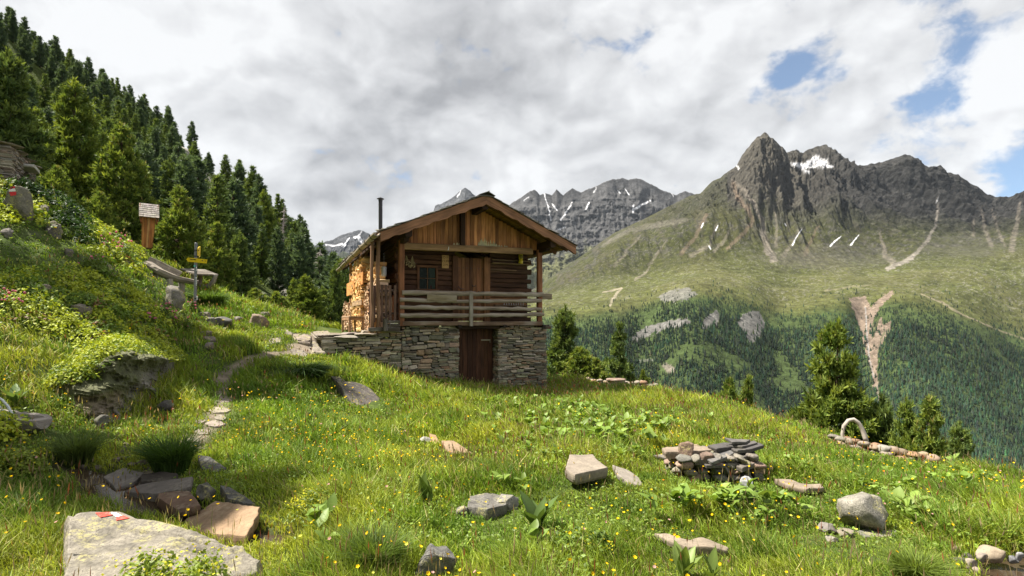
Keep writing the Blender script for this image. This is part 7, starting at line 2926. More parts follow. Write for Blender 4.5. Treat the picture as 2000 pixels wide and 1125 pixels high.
def stone_hut():
    rng = random.Random(14)
    c0 = Vector((-13.66, 14.0, 3.72))
    root = empty("stone_hut", c0, "small dry stone hut with a slab roof at the top of the bank", "stone hut")
    o = tuple(c0)
    dR = np.array((-.52, .855))          # door side, running back
    dL = np.array((-.855, -.52))         # long side, running left towards the viewer
    A = np.array((c0.x, c0.y))
    zt_ = 4.80
    pal = [(.20, .18, .155), (.24, .195, .155), (.16, .15, .135), (.27, .24, .2), (.22, .17, .13)]
    mb = MB()
    stone_wall(mb, A + dL * 2.6, A, lambda x: 3.3, lambda x: zt_, rng, inward=dR, hmin=.05, hmax=.12, lmin=.2, lmax=.6, palette=pal)
    d0, d1 = 1.05, 1.45
    stone_wall(mb, A, A + dR * d0, lambda x: 3.4, lambda x: zt_, rng, inward=dL, hmin=.05, hmax=.12, lmin=.15, lmax=.5, palette=pal)
    stone_wall(mb, A + dR * d1, A + dR * 2.3, lambda x: 3.4, lambda x: zt_, rng, inward=dL, hmin=.05, hmax=.12, lmin=.15, lmax=.5, palette=pal)
    stone_wall(mb, A + dR * d0, A + dR * d1, lambda x: 4.50, lambda x: zt_, rng, inward=dL, hmin=.05, hmax=.1, palette=pal)
    stone_wall(mb, A + dR * 2.3, A + dR * 2.3 + dL * 2.4, lambda x: 3.4, lambda x: zt_, rng, inward=-dR, palette=pal)
    mb.build("wall", M_WALLSTONE, root, o)
    mb = MB()
    p = A + dR * ((d0 + d1) / 2) + dL * .14
    beam(mb, (p[0], p[1], 3.55), (p[0], p[1], 4.5), .42, .04, (.035, .035, .045), up=(dR[1], -dR[0], 0))
    mb.build("door", M_WOOD_DARK, root, o)
    mb = MB()
    p = A + dR * ((d0 + d1) / 2) - dL * .08
    stone_block(mb, (p[0], p[1], 4.52), (.66, .35, .09), (*dR, 0), (*dL, 0), (.40, .39, .36), rng)
    mb.build("lintel", M_WALLSTONE, root, o)
    # roof slabs, rising to a ridge away from the corner
    k = 0
    for i in range(5):
        for j in range(4):
            s, t = .22 + i * .6, .22 + j * .62
            q = A + dR * t + dL * s
            z = zt_ + .03 + .12 * min(s, 2.4) - .05 * t + .015 * (k % 3)
            P_, F_ = rock_verts((.82, .82, .06), 1300 + k, 3, 8, .03)
            P_ = rotz(P_, rng.uniform(-.3, .3)) + np.array((q[0], q[1], z))
            mb = MB()
            mb.addarr(P_, [F_], jit((.21, .185, .155), .2, rng))
            mb.build("roof_slab", M_WALLSTONE, root, o)
            k += 1


stone_hut()


def pond():
    m, t = make_mat("pond_water")
    n = t.noise(t.n('ShaderNodeTexCoord').outputs['Object'], 14, 2, .5)
    b = t.n('ShaderNodeBsdfPrincipled', ins={'Base Color': (.045, .032, .020, 1), 'Roughness': .12, 'Specular IOR Level': .10, 'Normal': bump(t, n, .25, .01)})
    finish(t, b.outputs[0])
    P = np.array(POND)
    c = P.mean(0)
    V = [(c[0], c[1], POND_Z - .015)] + [(c[0] + (p[0] - c[0]) * 1.06, c[1] + (p[1] - c[1]) * 1.06, POND_Z - .015) for p in POND]
    tri = np.array([(0, 1 + i, 1 + (i + 1) % len(POND)) for i in range(len(POND))])
    o = link("pond_water", raw_mesh("pond_water", np.array(V), [tri], None), m)
    tag(o, kind='structure')
    # stream water
    S = np.array(STREAM)
    V = []
    for i in range(len(S)):
        d = S[min(i + 1, len(S) - 1)] - S[max(i - 1, 0)]
        d = d / np.linalg.norm(d)
        nrm = np.array((-d[1], d[0]))
        z = float(_H_dry(np.array([S[i][0]]), np.array([S[i][1]]))[0]) - .10
        for s in (-.2, .2):
            V.append((S[i][0] + nrm[0] * s, S[i][1] + nrm[1] * s, z))
    q = np.array([(2 * i, 2 * i + 2, 2 * i + 3, 2 * i + 1) for i in range(len(S) - 1)])
    o = link("stream_water", raw_mesh("stream_water", np.array(V), [q], None), m)
    tag(o, kind='structure')


pond()
# ------------------------------------------------------------------ grass, shrubs, herbs and flowers
M_GRASS = mat_leaf("grass_blades", .38, .6, .22, .9, .25)
M_LEAF = mat_leaf("broad_leaves", .32, .5, .18, 2.0, .35)
M_SHRUB = mat_leaf("shrub_leaves", .30, .55, .25, 1.2, .25)
M_PETAL = mat_leaf("petals", .30, .6, .1, 3.0, .1)


def blocked(x, y):
    m = np.zeros(x.shape, bool)
    for P in EXCL:
        x0, x1 = P[:, 0].min(), P[:, 0].max()
        y0, y1 = P[:, 1].min(), P[:, 1].max()
        c = (x > x0) & (x < x1) & (y > y0) & (y < y1)
        if c.any():
            idx = np.nonzero(c)[0]
            m[idx[in_poly(x[idx], y[idx], [tuple(p) for p in P])]] = True
    dx, dy = x - CO[0], y - CO[1]
    s, t = dx * E1[0] + dy * E1[1], dx * E2[0] + dy * E2[1]
    m |= (s > -.02) & (s < 5.3) & (t > .08) & (t < 7.5)
    m |= (s > -2.45) & (s <= 0) & (t > .08) & (t < 9)
    qx, qy = x + 13.66, y - 14.0
    a, b = qx * -.52 + qy * .855, qx * -.855 + qy * -.52
    m |= (a > -.1) & (a < 2.4) & (b > -.1) & (b < 2.6)
    return m


def rock_short(x, y):
    """grass stays low beside stones, most of all on their open side"""
    f = np.ones(x.shape)
    for P in EXCL:
        c = P.mean(0)
        r = .5 * float(np.hypot(*(P.max(0) - P.min(0)))) * .75
        k = max(.05, 1 - (r + .75) / float(np.hypot(*c)))
        near = np.hypot(x - c[0], y - c[1]) < r + 2.2
        if near.any():
            i = np.nonzero(near)[0]
            d, _ = poly_dist(x[i], y[i], [tuple(c), tuple(c * k)])
            f[i] = np.minimum(f[i], .28 + .72 * sstep(.0, .55, d - r * .85))
    return f


def scatter(n, seed, y0=2.5, y1=31.0, pw=.75, umax=1.12, wide=1.0):
    n, umax = int(n * wide), umax * wide
    rng = np.random.RandomState(seed)
    q = 1 - pw
    r = rng.rand(n)
    Y = (y0 ** q + r * (y1 ** q - y0 ** q)) ** (1 / q)
    U = rng.uniform(-umax, umax, n)
    X = U * Y
    ok = (X > GX0 + .5) & (X < GX1 - .5)
    return X[ok], Y[ok], rng


def photo_xy(X, Y, Z):
    return 1000 + 1000 * X / Y, 628 - 1000 * Z / Y


def blades(px_, py_, pz_, h, w, az, lean, face, col, tipcol=None, twist=0.0):
    n = len(px_)
    d = np.stack([np.cos(az), np.sin(az), np.zeros(n)], 1)
    s = np.stack([np.cos(face), np.sin(face), np.zeros(n)], 1) * w[:, None]
    b = np.stack([px_, py_, pz_ - .02], 1)
    m1 = b + d * (lean * h * .22)[:, None] + np.array((0, 0, 1.0)) * (h * .52)[:, None]
    tp = b + d * (lean * h)[:, None] + np.array((0, 0, 1.0)) * (h * (1 - .25 * lean))[:, None]
    V = np.stack([b - s * .5, b + s * .5, m1 + s * .45, m1 - s * .45, tp], 1).reshape(-1, 3)
    i = np.arange(n) * 5
    quad = np.stack([i, i + 1, i + 2, i + 3], 1)
    tri = np.stack([i + 3, i + 2, i + 4], 1)
    tc_ = col if tipcol is None else tipcol
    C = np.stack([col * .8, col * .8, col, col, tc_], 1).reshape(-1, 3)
    return V, quad, tri, C


def build_grass():
    X, Y, rng = scatter(112000, 1, y0=2.0, wide=1.35)
    Z = H(X, Y)
    PX, PY = photo_xy(X, Y, Z)
    bank = bank_mask(X, Y)
    br = bare(X, Y)
    s, p = wet(X, Y)
    n1 = fbm(X * .7, Y * .7, 0, 4, 301)
    n2 = fbm(X * 2.6, Y * 2.6, 0, 3, 302)
    n3 = fbm(X * .28, Y * .28, 0, 3, 303)
    keep = ~blocked(X, Y) & (rng.rand(len(X)) > br * 1.3) & (np.maximum(s, p) < .45)
    keep &= (rng.rand(len(X)) > .30 * bank)
    X, Y, Z, PX, PY, bank, n1, n2, n3, br = (a[keep] for a in (X, Y, Z, PX, PY, bank, n1, n2, n3, br))
    K = 7
    m = len(X)
    rep = lambda a: np.repeat(a, K)
    sp = rep(.035 + .006 * Y)
    x = rep(X) + rng.normal(size=m * K) * sp
    y = rep(Y) + rng.normal(size=m * K) * sp
    z = rep(Z)
    n4 = fbm(X * 5.5, Y * 5.5, 0, 2, 304)
    hb = (.225 + .13 * n1 + .13 * n2 + .09 * n4) * (1 - .35 * bank) * rock_short(X, Y) * (1 - .55 * br)
    hb *= 1 + .40 * sstep(9, 15, Y) * (1 - bank)
    hb *= 1 - .35 * sstep(9.5, 12, Y) * sstep(5, 8, X)
    hb = np.clip(hb, .035, .5)
    h = rep(hb) * rng.uniform(.55, 1.35, m * K)
    w = np.maximum(.0032, .0017 * rep(Y)) * rng.uniform(.7, 1.5, m * K)
    az = rep(rng.uniform(0, 6.28, m)) * .35 + rng.uniform(0, 6.28, m * K) * .65
    lean = rng.uniform(.12, .85, m * K)
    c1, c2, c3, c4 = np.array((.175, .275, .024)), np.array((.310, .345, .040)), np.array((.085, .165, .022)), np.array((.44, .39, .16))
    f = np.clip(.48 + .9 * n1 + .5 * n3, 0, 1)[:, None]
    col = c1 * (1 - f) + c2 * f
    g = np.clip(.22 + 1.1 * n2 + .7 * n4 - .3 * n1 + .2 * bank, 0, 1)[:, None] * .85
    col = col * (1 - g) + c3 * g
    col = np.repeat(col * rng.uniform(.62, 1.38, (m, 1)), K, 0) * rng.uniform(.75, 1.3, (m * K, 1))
    dry = rng.rand(m * K) < np.repeat(.05 + .06 * (n3 > .1) + .07 * bank, K)
    col[dry] = c4 * rng.uniform(.6, 1.15, (dry.sum(), 1))
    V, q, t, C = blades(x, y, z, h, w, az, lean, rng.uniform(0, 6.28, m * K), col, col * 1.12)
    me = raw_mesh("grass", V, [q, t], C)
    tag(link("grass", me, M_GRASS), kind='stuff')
    print("blades", m * K)


def build_seed_stems():
    X, Y, rng = scatter(26000, 2, 2.6, 28, .55, wide=1.3)
    Z = H(X, Y)
    PX, PY = photo_xy(X, Y, Z)
    n = fbm(X * .45, Y * .45, 0, 3, 311)
    prob = .12 + .38 * sstep(.05, .4, n)
    prob = np.maximum(prob, .9 * sstep(13, 15, Y) * (X > -4) * (X < 3))
    prob = np.maximum(prob, .5 * sstep(1150, 1300, PX) * sstep(8.5, 11, Y))
    prob *= 1 - .75 * bank_mask(X, Y)
    prob *= 1 - .6 * sstep(10, 12, Y) * sstep(5.5, 8, X)
    keep = (rng.rand(len(X)) < prob) & ~blocked(X, Y) & (bare(X, Y) < .2)
    X, Y, Z, PX = X[keep], Y[keep], Z[keep], PX[keep]
    m = len(X)
    h = rng.uniform(.22, .44, m) * (1 + .2 * sstep(13, 17, Y)) * (.4 + .6 * rock_short(X, Y))
    w = np.maximum(.002, .0009 * Y)
    az = rng.uniform(0, 6.28, m)
    lean = rng.uniform(.05, .4, m)
    face = rng.uniform(0, 6.28, m)
    c = np.array((.20, .175, .065)) * rng.uniform(.7, 1.3, (m, 1))
    V, q, t, C = blades(X, Y, Z, h, w, az, lean, face, c)
    # the spike at the top
    d = np.stack([np.cos(az), np.sin(az), np.zeros(m)], 1)
    tp = np.stack([X, Y, Z - .02], 1) + d * (lean * h)[:, None] + np.array((0, 0, 1.0)) * (h * (1 - .25 * lean))[:, None]
    L = rng.uniform(.05, .11, m)
    sw = np.maximum(.007, .0022 * Y) * rng.uniform(.6, 1.3, m)
    up = d * (lean * .9)[:, None] + np.array((0, 0, 1.0))
    up /= np.linalg.norm(up, axis=1)[:, None]
    s = np.stack([np.cos(face), np.sin(face), np.zeros(m)], 1) * sw[:, None]
    s2 = np.cross(up, s)
    red = rng.rand(m) < .22
    hc = np.array((.30, .235, .15)) * rng.uniform(.7, 1.25, (m, 1))
    hc[red] = np.array((.30, .11, .06)) * rng.uniform(.7, 1.2, (red.sum(), 1))
    mid = tp + up * (L * .2)[:, None]
    end = tp + up * (L * .8)[:, None]
    low = tp - up * (L * .3)[:, None]
    V2 = np.stack([low, mid + s * .5, end, mid - s * .5, low, mid + s2 * .5, end, mid - s2 * .5], 1).reshape(-1, 3)
    i = len(V) + np.arange(m * 2) * 4
    q2 = np.stack([i, i + 1, i + 2, i + 3], 1)
    C2 = np.repeat(hc, 8, 0)
    me = raw_mesh("seed_stems", np.concatenate([V, V2]), [np.concatenate([q, q2]), t], np.concatenate([C, C2]))
    tag(link("seed_stems", me, M_GRASS), kind='stuff')


def leaf_quads(c, nrm, size, rng, col, asp=.6):
    """small leaves: rhombic faces lying across nrm"""
    n = len(c)
    a = np.cross(nrm, rng.normal(size=(n, 3)))
    a /= np.linalg.norm(a, axis=1)[:, None] + 1e-9
    b = np.cross(nrm, a)
    L = size[:, None]
    V = np.stack([c - a * L * .5, c + b * L * .5 * asp + a * L * .05, c + a * L * .5 + nrm * L * .12, c - b * L * .5 * asp + a * L * .05], 1)
    return V.reshape(-1, 3), np.arange(n * 4).reshape(-1, 4), np.repeat(col, 4, 0)


def shrub_clump(n, rad, hgt, rng, col, lsize, var=.3):
    """leaves over a low dome"""
    th = rng.uniform(0, 6.28, n)
    r = np.sqrt(rng.rand(n))
    x, y = r * np.cos(th) * rad, r * np.sin(th) * rad
    z = hgt * (1 - r ** 2.2) * rng.uniform(.55, 1.08, n) + .02
    nr = np.stack([x / rad * .8, y / rad * .8, np.ones(n) * .75], 1) + rng.normal(size=(n, 3)) * .45
    nr /= np.linalg.norm(nr, axis=1)[:, None]
    c = np.asarray(col) * rng.uniform(1 - var, 1 + var, (n, 1))
    return leaf_quads(np.stack([x, y, z], 1), nr, lsize * rng.uniform(.6, 1.3, n), rng, c)


def build_bank_shrubs():
    X, Y, rng = scatter(16000, 3, 4.5, 24, .45)
    bank = bank_mask(X, Y)
    Z = H(X, Y)
    PX, PY = photo_xy(X, Y, Z)
    n1 = fbm(X * .55, Y * .55, 0, 3, 321)
    n2 = fbm(X * 1.6, Y * 1.6, 0, 3, 322)
    keep = (bank > .55) & ~((PX > 268) & (PX < 440) & (Y > 12.5)) & (n1 + .35 * n2 > -.12) & (PX > -120) & ~blocked(X, Y)
    X, Y, Z, PX, PY, n1, n2 = (a[keep] for a in (X, Y, Z, PX, PY, n1, n2))
    order = rng.permutation(len(X))[:3600]
    Vs, Fs, Cs, off = [], [], [], 0
    dj, _ = poly_dist(PX, PY, [(50, 352), (95, 385), (130, 430), (150, 460)])
    for i in order:
        k = Y[i] / 9.0
        jun = dj[i] < 26
        dark = n2[i] > .2 or rng.rand() < .18
        if jun:
            col, hg = (.028, .062, .014), .34
        elif dark:
            col, hg = (.130, .205, .026), .19
        else:
            col, hg = (.330, .385, .030), .25
        if rng.rand() < .06 and not jun:
            col = (.20, .12, .05)
        V, F, C = shrub_clump(int(52 + 30 * jun), rng.uniform(.13, .30) * (1 + .2 * k), hg * rng.uniform(.6, 1.3), rng, col, .052 * max(1, k) * (1.15))
        Vs.append(V + np.array((X[i], Y[i], Z[i])))
        Fs.append(F + off)
        Cs.append(C)
        off += len(V)
    for k in range(430):
        f = rng.rand() * (len(ROCK_TOP) - 1)
        b = rng.uniform(-.06, 1.3)
        q = ROCK_TOP[int(f)] + np.array((-1.5, 2.0, .25)) * b * .45 + np.array((0, 0, -.04))
        yel = rng.rand() < .7
        V, F, C = shrub_clump(56, rng.uniform(.12, .26), rng.uniform(.12, .26), rng, (.33, .385, .03) if yel else (.13, .20, .024), .052)
        Vs.append(V + q)
        Fs.append(F + off)
        Cs.append(C)
        off += len(V)
    me = raw_mesh("dwarf_shrubs", np.concatenate(Vs), [np.concatenate(Fs)], np.concatenate(Cs))
    tag(link("dwarf_shrubs", me, M_SHRUB), kind='stuff')


def dock_leaf(L, W, fold, droop, rng):
    """one big ovate leaf along +x, stalk at the origin"""
    us = np.linspace(0, 1, 6)
    wid = np.array((.04, .75, 1.0, .85, .5, .02)) * W / 2
    V = []
    for u, w in zip(us, wid):
        z = L * (.35 * u - droop * u * u)
        x = L * (u * .95)
        wv = w * (.08 * math.sin(u * 9))
        V += [(x, -w, z + fold * w + wv), (x, 0, z), (x, w, z + fold * w - wv)]
    F = []
    for i in range(5):
        a = i * 3
        F += [(a, a + 3, a + 4, a + 1), (a + 1, a + 4, a + 5, a + 2)]
    return np.array(V), np.array(F)


def dock_plant(rng, size, nleaf, col):
    Vs, Fs, Cs, off = [], [], [], 0
    for k in range(nleaf):
        L = size * rng.uniform(.6, 1.15)
        V, F = dock_leaf(L, L * rng.uniform(.5, .75), rng.uniform(.15, .5), rng.uniform(.1, .5), rng)
        V = rotv(V, (0, 1, 0), -rng.uniform(.1, .9))
        V = rotz(V, rng.uniform(0, 6.28)) + np.array((rng.normal() * size * .15, rng.normal() * size * .15, rng.uniform(.02, .16) * size / .2))
        Vs.append(V)
        Fs.append(F + off)
        Cs.append(np.tile(np.asarray(col) * rng.uniform(.75, 1.3), (len(V), 1)) * (1 + .10 * (np.arange(len(V)) % 3 == 1))[:, None])
        off += len(V)
    return np.concatenate(Vs), np.concatenate(Fs), np.concatenate(Cs)


def build_docks():
    rng = np.random.RandomState(41)
    areas = [(1180, 850, 80, 28, 50), (1290, 845, 60, 24, 32), (1240, 890, 50, 20, 16), (1140, 810, 80, 20, 26), (1040, 880, 90, 30, 18), (1330, 1005, 90, 14, 18), (1450, 1010, 60, 14, 10), (1220, 950, 50, 20, 14), (1620, 985, 50, 40, 26), (1560, 925, 40, 14, 12), (1790, 1040, 50, 26, 20), (1740, 980, 50, 25, 10),
             (1090, 800, 40, 10, 8), (950, 800, 60, 14, 10), (730, 745, 20, 12, 5), (1000, 840, 80, 30, 16), (1100, 960, 90, 40, 14), (1450, 1010, 100, 30, 16), (1000, 1020, 60, 40, 12), (60, 925, 60, 26, 10), (640, 1060, 50, 40, 4), (1870, 950, 80, 30, 10), (560, 700, 60, 16, 8), (440, 640, 30, 16, 8)]
    Vs, Fs, Cs, off = [], [], [], 0
    for (cx, cy, rx, ry, n) in areas:
        for _ in range(n):
            px, py = cx + rng.normal() * rx * .6, cy + rng.normal() * ry * .6
            if py < 740 and px > 600:
                continue
            g = hit(px, py)
            if blocked(np.array([g.x]), np.array([g.y]))[0] or rock_short(np.array([g.x]), np.array([g.y]))[0] < .55:
                continue
            size = rng.uniform(.08, .165) * (1 if g.y < 8 else 1.2)
            col = (.150, .235, .036) if rng.rand() < .6 else (.18, .26, .05)
            V, F, C = dock_plant(rng, size, rng.randint(5, 9), col)
            Vs.append(V + np.array(g) + np.array((0, 0, .11)))
            Fs.append(F + off)
            Cs.append(C)
            off += len(V)
    me = raw_mesh("broadleaf_herbs", np.concatenate(Vs), [np.concatenate(Fs)], np.concatenate(Cs), True)
    tag(link("broadleaf_herbs", me, M_LEAF), kind='stuff')


def build_small_herbs():
    X, Y, rng = scatter(15000, 6, 2.6, 20, .8)
    Z = H(X, Y)
    n1 = fbm(X * .9, Y * .9, 0, 3, 331)
    keep = (n1 > .05) & ~blocked(X, Y) & (bare(X, Y) < .3) & (np.maximum(*wet(X, Y)) < .3)
    X, Y, Z = X[keep], Y[keep], Z[keep]
    K = 5
    m = len(X)
    c = np.stack([np.repeat(X, K), np.repeat(Y, K), np.repeat(Z, K)], 1) + rng.normal(size=(m * K, 3)) * np.array((.045, .045, .03)) + np.array((0, 0, 1.0)) * np.repeat(.03 + .13 * sstep(.3, 1, rock_short(X, Y)), K)[:, None]
    nr = rng.normal(size=(m * K, 3)) * .5 + np.array((0, 0, .9))
    nr /= np.linalg.norm(nr, axis=1)[:, None]
    col = np.array((.150, .225, .030)) * rng.uniform(.6, 1.5, (m * K, 1))
    V, F, C = leaf_quads(c, nr, np.maximum(.028, .0045 * c[:, 1]) * rng.uniform(.7, 1.4, m * K), rng, col, .7)
    tag(link("meadow_herbs", raw_mesh("meadow_herbs", V, [F], C), M_LEAF), kind='stuff')


def build_flowers():
    X, Y, rng = scatter(21000, 7, 2.4, 24, .75, wide=1.3)
    Z = H(X, Y)
    PX, PY = photo_xy(X, Y, Z)
    n1 = fbm(X * .8, Y * .8, 0, 3, 341)
    dens = .02 + .42 * sstep(.08, .42, n1)
    for (cx, cy, rx, ry, a) in [(620, 880, 200, 70, .55), (520, 830, 90, 40, .5), (700, 960, 160, 60, .45), (1450, 1060, 350, 60, .35), (1650, 930, 200, 40, .18), (760, 1060, 160, 50, .3), (60, 960, 90, 90, .35), (250, 790, 90, 60, .12), (1850, 970, 160, 40, .35), (1500, 900, 80, 25, .25), (735, 808, 24, 14, .8)]:
        dens = dens + a * np.exp(-((PX - cx) / rx) ** 2 - ((PY - cy) / ry) ** 2)
    dens *= np.where(PY < 770, .35, 1)
    keep = (rng.rand(len(X)) < dens * .46) & ~blocked(X, Y) & (bare(X, Y) < .4) & (np.maximum(*wet(X, Y)) < .3)
    X, Y, Z = X[keep], Y[keep], Z[keep]
    m = len(X)
    print("flowers", m)
    h = rng.uniform(.20, .38, m)
    r = np.maximum(.0105, .0017 * Y) * rng.uniform(.7, 1.25, m)
    c = np.stack([X + rng.normal(size=m) * .03, Y + rng.normal(size=m) * .03, Z + h], 1)
    nr = rng.normal(size=(m, 3)) * .45 + np.array((0, -.15, .8))
    nr /= np.linalg.norm(nr, axis=1)[:, None]
    a = np.cross(nr, rng.normal(size=(m, 3)))
    a /= np.linalg.norm(a, axis=1)[:, None]
    b = np.cross(nr, a)
    V = [c - nr * r[:, None] * .25]
    for k in range(5):
        t = k * 6.283 / 5
        V.append(c + (a * math.cos(t) + b * math.sin(t)) * r[:, None] + nr * r[:, None] * .25)
    V = np.stack(V, 1).reshape(-1, 3)
    i = np.arange(m) * 6
    tri = np.concatenate([np.stack([i, i + 1 + k, i + 1 + (k + 1) % 5], 1) for k in range(5)])
    yel = np.tile(np.array((.78, .52, .012)), (m, 1)) * rng.uniform(.8, 1.15, (m, 1))
    u = rng.rand(m)
    yel[u < .08] = (.52, .30, .27)
    yel[(u > .08) & (u < .11)] = (.70, .25, .015)
    yel[(u > .11) & (u < .17)] = (.62, .62, .10)
    C = np.repeat(yel, 6, 0)
    st = blades(X, Y, Z, h, np.maximum(.002, .0008 * Y), rng.uniform(0, 6.28, m), np.full(m, .05), rng.uniform(0, 6.28, m), np.tile(np.array((.10, .15, .03)), (m, 1)))
    o = len(V)
    me = raw_mesh("meadow_flowers", np.concatenate([V, st[0]]), [np.concatenate([tri, st[2] + o]), st[1] + o], np.concatenate([C, st[3]]))
    tag(link("meadow_flowers", me, M_PETAL), kind='stuff')


def tussock(px, py, wpx, hpx, n, label, col, seed, lean=(.2, 1.1)):
    rng = np.random.RandomState(seed)
    g = hit(px, py)
    k = g.y / 1000
    w, hh = wpx * k, hpx * k
    th = rng.uniform(0, 6.28, n)
    r = np.sqrt(rng.rand(n)) * w * .20
    h = hh * rng.uniform(.55, 1.1, n)
    c = np.asarray(col) * rng.uniform(.65, 1.4, (n, 1))
    V, q, t, C = blades(r * np.cos(th), r * np.sin(th) * .8, np.zeros(n), h, np.full(n, max(.0035, .0016 * g.y)) * rng.uniform(.7, 1.4, n), th + rng.normal(size=n) * .5, rng.uniform(*lean, n) * w / hh * .55, rng.uniform(0, 6.28, n), c, c * 1.2)
    ob = link("grass_tussock", raw_mesh("tussock", V, [q, t], C), M_GRASS, loc=g)
    tag(ob, label, "grass tussock")
    return ob


def alpenrose(px, py, wpx, hpx, label, seed, nf=14, Y=None):
    rng = np.random.RandomState(seed)
    g = hit(px, py) if Y is None else Vector(ray(px, py, Y))
    k = g.y / 1000
    w, hh = wpx * k, hpx * k
    root = empty("alpenrose_bush", g, label, "shrub", "pink flowering bushes in the bank")
    parts = [shrub_clump(70, w * .28, hh * rng.uniform(.7, 1), rng, (.060, .105, .020) if rng.rand() < .6 else (.11, .16, .024), .048 * max(1, g.y / 9)) for _ in range(6)]
    Vs, Fs, Cs, off = [], [], [], 0
    for (V, F, C) in parts:
        Vs.append(V + np.array((rng.uniform(-.32, .32) * w, rng.uniform(-.25, .25) * w, 0)))
        Fs.append(F + off)
        Cs.append(C)
        off += len(V)
    link("foliage", raw_mesh("foliage", np.concatenate(Vs), [np.concatenate(Fs)], np.concatenate(Cs)), M_SHRUB, root)
    V, F, C = [], [], []
    off = 0
    for _ in range(nf):
        P_, F_ = ico(1)
        r = .021 * max(1, g.y / 10) * rng.uniform(.7, 1.2)
        q = np.array((rng.uniform(-.48, .48) * w, rng.uniform(-.4, .15) * w, hh * rng.uniform(.45, 1.05)))
        V.append(P_ * r * rng.uniform(.7, 1.2, P_.shape) + q)
        F.append(F_ + off)
        off += len(P_)
        C.append(np.tile(np.array((.60, .20, .29)) * rng.uniform(.7, 1.25), (len(P_), 1)))
    b = link("blossoms", raw_mesh("blossoms", np.concatenate(V), [np.concatenate(F)], np.concatenate(C)), M_PETAL, root)
    b["kind"] = "stuff"


def ribbed_plant(px, py, wpx, hpx, n, label, seed, col=(.13, .20, .045), upright=.55):
    rng = np.random.RandomState(seed)
    g = hit(px, py)
    k = g.y / 1000
    w, hh = wpx * k, hpx * k
    root = empty("ribbed_leaf_plant", g, label, "plant", "tall herbs with big ribbed leaves")
    for i in range(n):
        L = hh * rng.uniform(.75, 1.1)
        V, F = dock_leaf(L, L * .38, .35, .12, rng)
        V = rotv(V, (0, 1, 0), -rng.uniform(upright, upright + .65))
        a = i * 6.283 / n + rng.uniform(-.4, .4)
        V = rotz(V, a) + np.array((0, 0, rng.uniform(0, .25) * hh))
        C = np.tile(np.asarray(col) * rng.uniform(.75, 1.25), (len(V), 1)) * (1 + .25 * (np.arange(len(V)) % 3 == 1))[:, None]
        link("leaf", raw_mesh("leaf", V, [F], C, True), M_LEAF, root)
    mb = MB()
    tube(mb, [(0, 0, -.05), (0, 0, hh * .5)], [.008, .005], (.10, .16, .04), 6)
    mb.build("stem", M_LEAF, root)


def herb_bush(px, py, wpx, hpx, label, seed, col, nf=60):
    rng = np.random.RandomState(seed)
    g = hit(px, py)
    k = g.y / 1000
    w, hh = wpx * k, hpx * k
    root = empty("flowering_herb", g, label, "herb")
    Vs, Fs, Cs, off = [], [], [], 0
    for _ in range(20):
        V, F, C = shrub_clump(95, w * .20, hh * rng.uniform(.75, 1.1), rng, col, .034)
        Vs.append(V + np.array((rng.uniform(-.38, .38) * w, rng.uniform(-.18, .18) * w, 0)))
        Fs.append(F + off)
        Cs.append(C)
        off += len(V)
    link("foliage", raw_mesh("foliage", np.concatenate(Vs), [np.concatenate(Fs)], np.concatenate(Cs)), M_LEAF, root)
    q = np.stack([rng.uniform(-.5, .5, nf * 4) * w, rng.uniform(-.3, .3, nf * 4) * w, hh * rng.uniform(.55, 1.0, nf * 4)], 1)
    nr = rng.normal(size=(nf * 4, 3)) * .5 + np.array((0, 0, .8))
    nr /= np.linalg.norm(nr, axis=1)[:, None]
    V, F, C = leaf_quads(q, nr, rng.uniform(.012, .022, nf * 4), rng, np.array((.48, .46, .03)) * rng.uniform(.8, 1.2, (nf * 4, 1)), .9)
    b = link("blossoms", raw_mesh("blossoms", V, [F], C), M_PETAL, root)
    b["kind"] = "stuff"


build_grass()
build_seed_stems()
build_bank_shrubs()
build_docks()
build_small_herbs()
build_flowers()
tussock(334, 922, 140, 84, 1500, "large dark green grass tussock where the path meets the stream", (.060, .115, .022), 1)
tussock(150, 905, 110, 70, 900, "shaggy grass tussock below the dark rock face, left of the rubble", (.085, .125, .03), 2)
tussock(735, 1120, 170, 110, 1300, "shaggy grass tussock at the bottom edge left of the lichen spotted rock", (.095, .145, .03), 3)
tussock(1790, 1130, 150, 70, 1000, "grass tussock beside the long low cream rock at the pond", (.125, .175, .028), 4)
tussock(590, 735, 190, 40, 1200, "dark grass mound above the stepping stones", (.055, .105, .02), 5)
tussock(410, 600, 90, 40, 900, "green grass clump right of the signpost pole", (.075, .130, .026), 6)
alpenrose(18, 618, 60, 54, "bush with many pink blossoms at the photo's left edge", 1, 26)
alpenrose(222, 508, 76, 50, "broad pink flowering bush between juniper mat and shrine", 2, 26)
alpenrose(330, 640, 44, 46, "pink flowering bush in front of the grey tilted rock", 4, 16)
alpenrose(356, 652, 36, 34, "low pink flowering bush next to the small stone stack", 5, 9)
alpenrose(378, 612, 26, 22, "tiny pink flowering bush at the signpost foot", 6, 7)
alpenrose(292, 642, 40, 30, "sparse pink flowering bush above the dark rock ledge", 7, 6)
alpenrose(180, 530, 50, 30, "low bush with few pink blossoms in the upper bank", 8, 6)
ribbed_plant(1336, 1135, 110, 66, 9, "big ribbed leaf plant at the bottom edge under the bent slab", 11, (.17, .235, .055))
ribbed_plant(1392, 1140, 70, 56, 6, "second ribbed leaf plant at the bottom edge, right of the bigger one", 12, (.15, .215, .05))
ribbed_plant(1050, 1050, 90, 76, 10, "dark ribbed leaf plant right of the rounded pale rock", 13, (.075, .125, .028))
ribbed_plant(832, 1000, 44, 70, 6, "tall thin ribbed leaf plant in the middle of the yellow flowers", 14, (.11, .165, .035), 1.0)
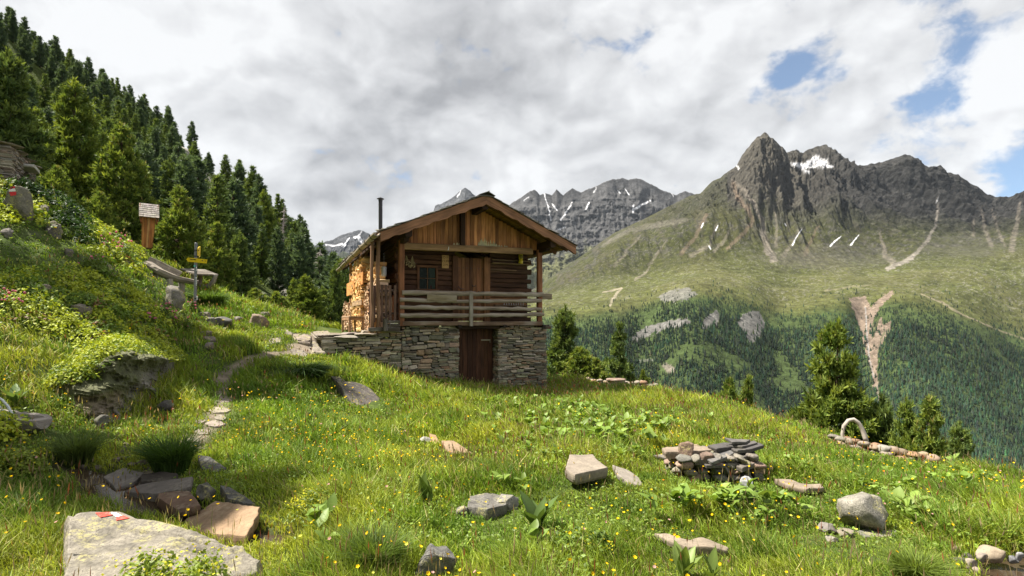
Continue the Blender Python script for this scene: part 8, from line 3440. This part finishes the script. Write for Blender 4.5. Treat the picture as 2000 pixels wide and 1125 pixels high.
ribbed_plant(28, 790, 34, 40, 6, "pale ribbed leaf plant in the shade above the log trough", 15, (.11, .17, .05), .4)
herb_bush(330, 1185, 210, 100, "yellow green flowering herb growing over the front of the marked boulder", 21, (.19, .26, .026), 70)
herb_bush(36, 925, 90, 44, "yellow green herb with broad leaves in front of the log trough", 22, (.17, .225, .024), 30)
herb_bush(650, 1010, 150, 46, "bushy herb with many small yellow blossoms in the front meadow", 23, (.115, .175, .024), 110)
herb_bush(1130, 1095, 130, 50, "green herb clump with yellow blossoms right of the ribbed leaves", 24, (.095, .155, .024), 40)


def hillside_bushes():
    rng = np.random.RandomState(66)
    n = 5000
    X = rng.uniform(-120, 4, n)
    Y = rng.uniform(24, 140, n)
    PX = 1000 + 1000 * X / Y
    n1 = fbm(X / 6, Y / 6, 0, 3, 351)
    ok = (PX > -40) & (PX < 690) & (n1 > -.05)
    X, Y = X[ok], Y[ok]
    Z = H(X, Y)
    near = (X > GX0) & (Y < GY1)
    Vs, Fs, Cs, off = [], [], [], 0
    for i in range(len(X)):
        s = rng.uniform(.5, 1.3) * (.6 + Y[i] / 110)
        light = rng.rand() < .45
        V, F, C = shrub_clump(34, s * .8, s * .55, rng, (.11, .15, .03) if light else (.05, .085, .022), .26 * (.5 + Y[i] / 90))
        Vs.append(V + np.array((X[i], Y[i], Z[i] - .05)))
        Fs.append(F + off)
        Cs.append(C)
        off += len(V)
    tag(link("undergrowth", raw_mesh("undergrowth", np.concatenate(Vs), [np.concatenate(Fs)], np.concatenate(Cs)), M_SHRUB), kind='stuff')


hillside_bushes()
# ------------------------------------------------------------------ the mountain air
def haze():
    x0, x1, y0, y1, z0, z1 = -9500, 15000, -700, 11000, -1400, 3600
    V = [(x, y, z) for x in (x0, x1) for y in (y0, y1) for z in (z0, z1)]
    F = [(0, 1, 3, 2), (4, 6, 7, 5), (0, 4, 5, 1), (2, 3, 7, 6), (0, 2, 6, 4), (1, 5, 7, 3)]
    me = raw_mesh("haze", V, [np.array(F)], None)
    m = bpy.data.materials.new("mountain_air")
    m.use_nodes = True
    t = NT(m.node_tree)
    v = t.n('ShaderNodeVolumePrincipled', ins={'Color': (.72, .84, 1.0, 1), 'Density': 0.75e-5, 'Anisotropy': 0.0})
    t.n('ShaderNodeOutputMaterial', ins={'Volume': v.outputs[0]})
    o = link("haze", me, m)
    tag(o, kind='stuff')


haze()
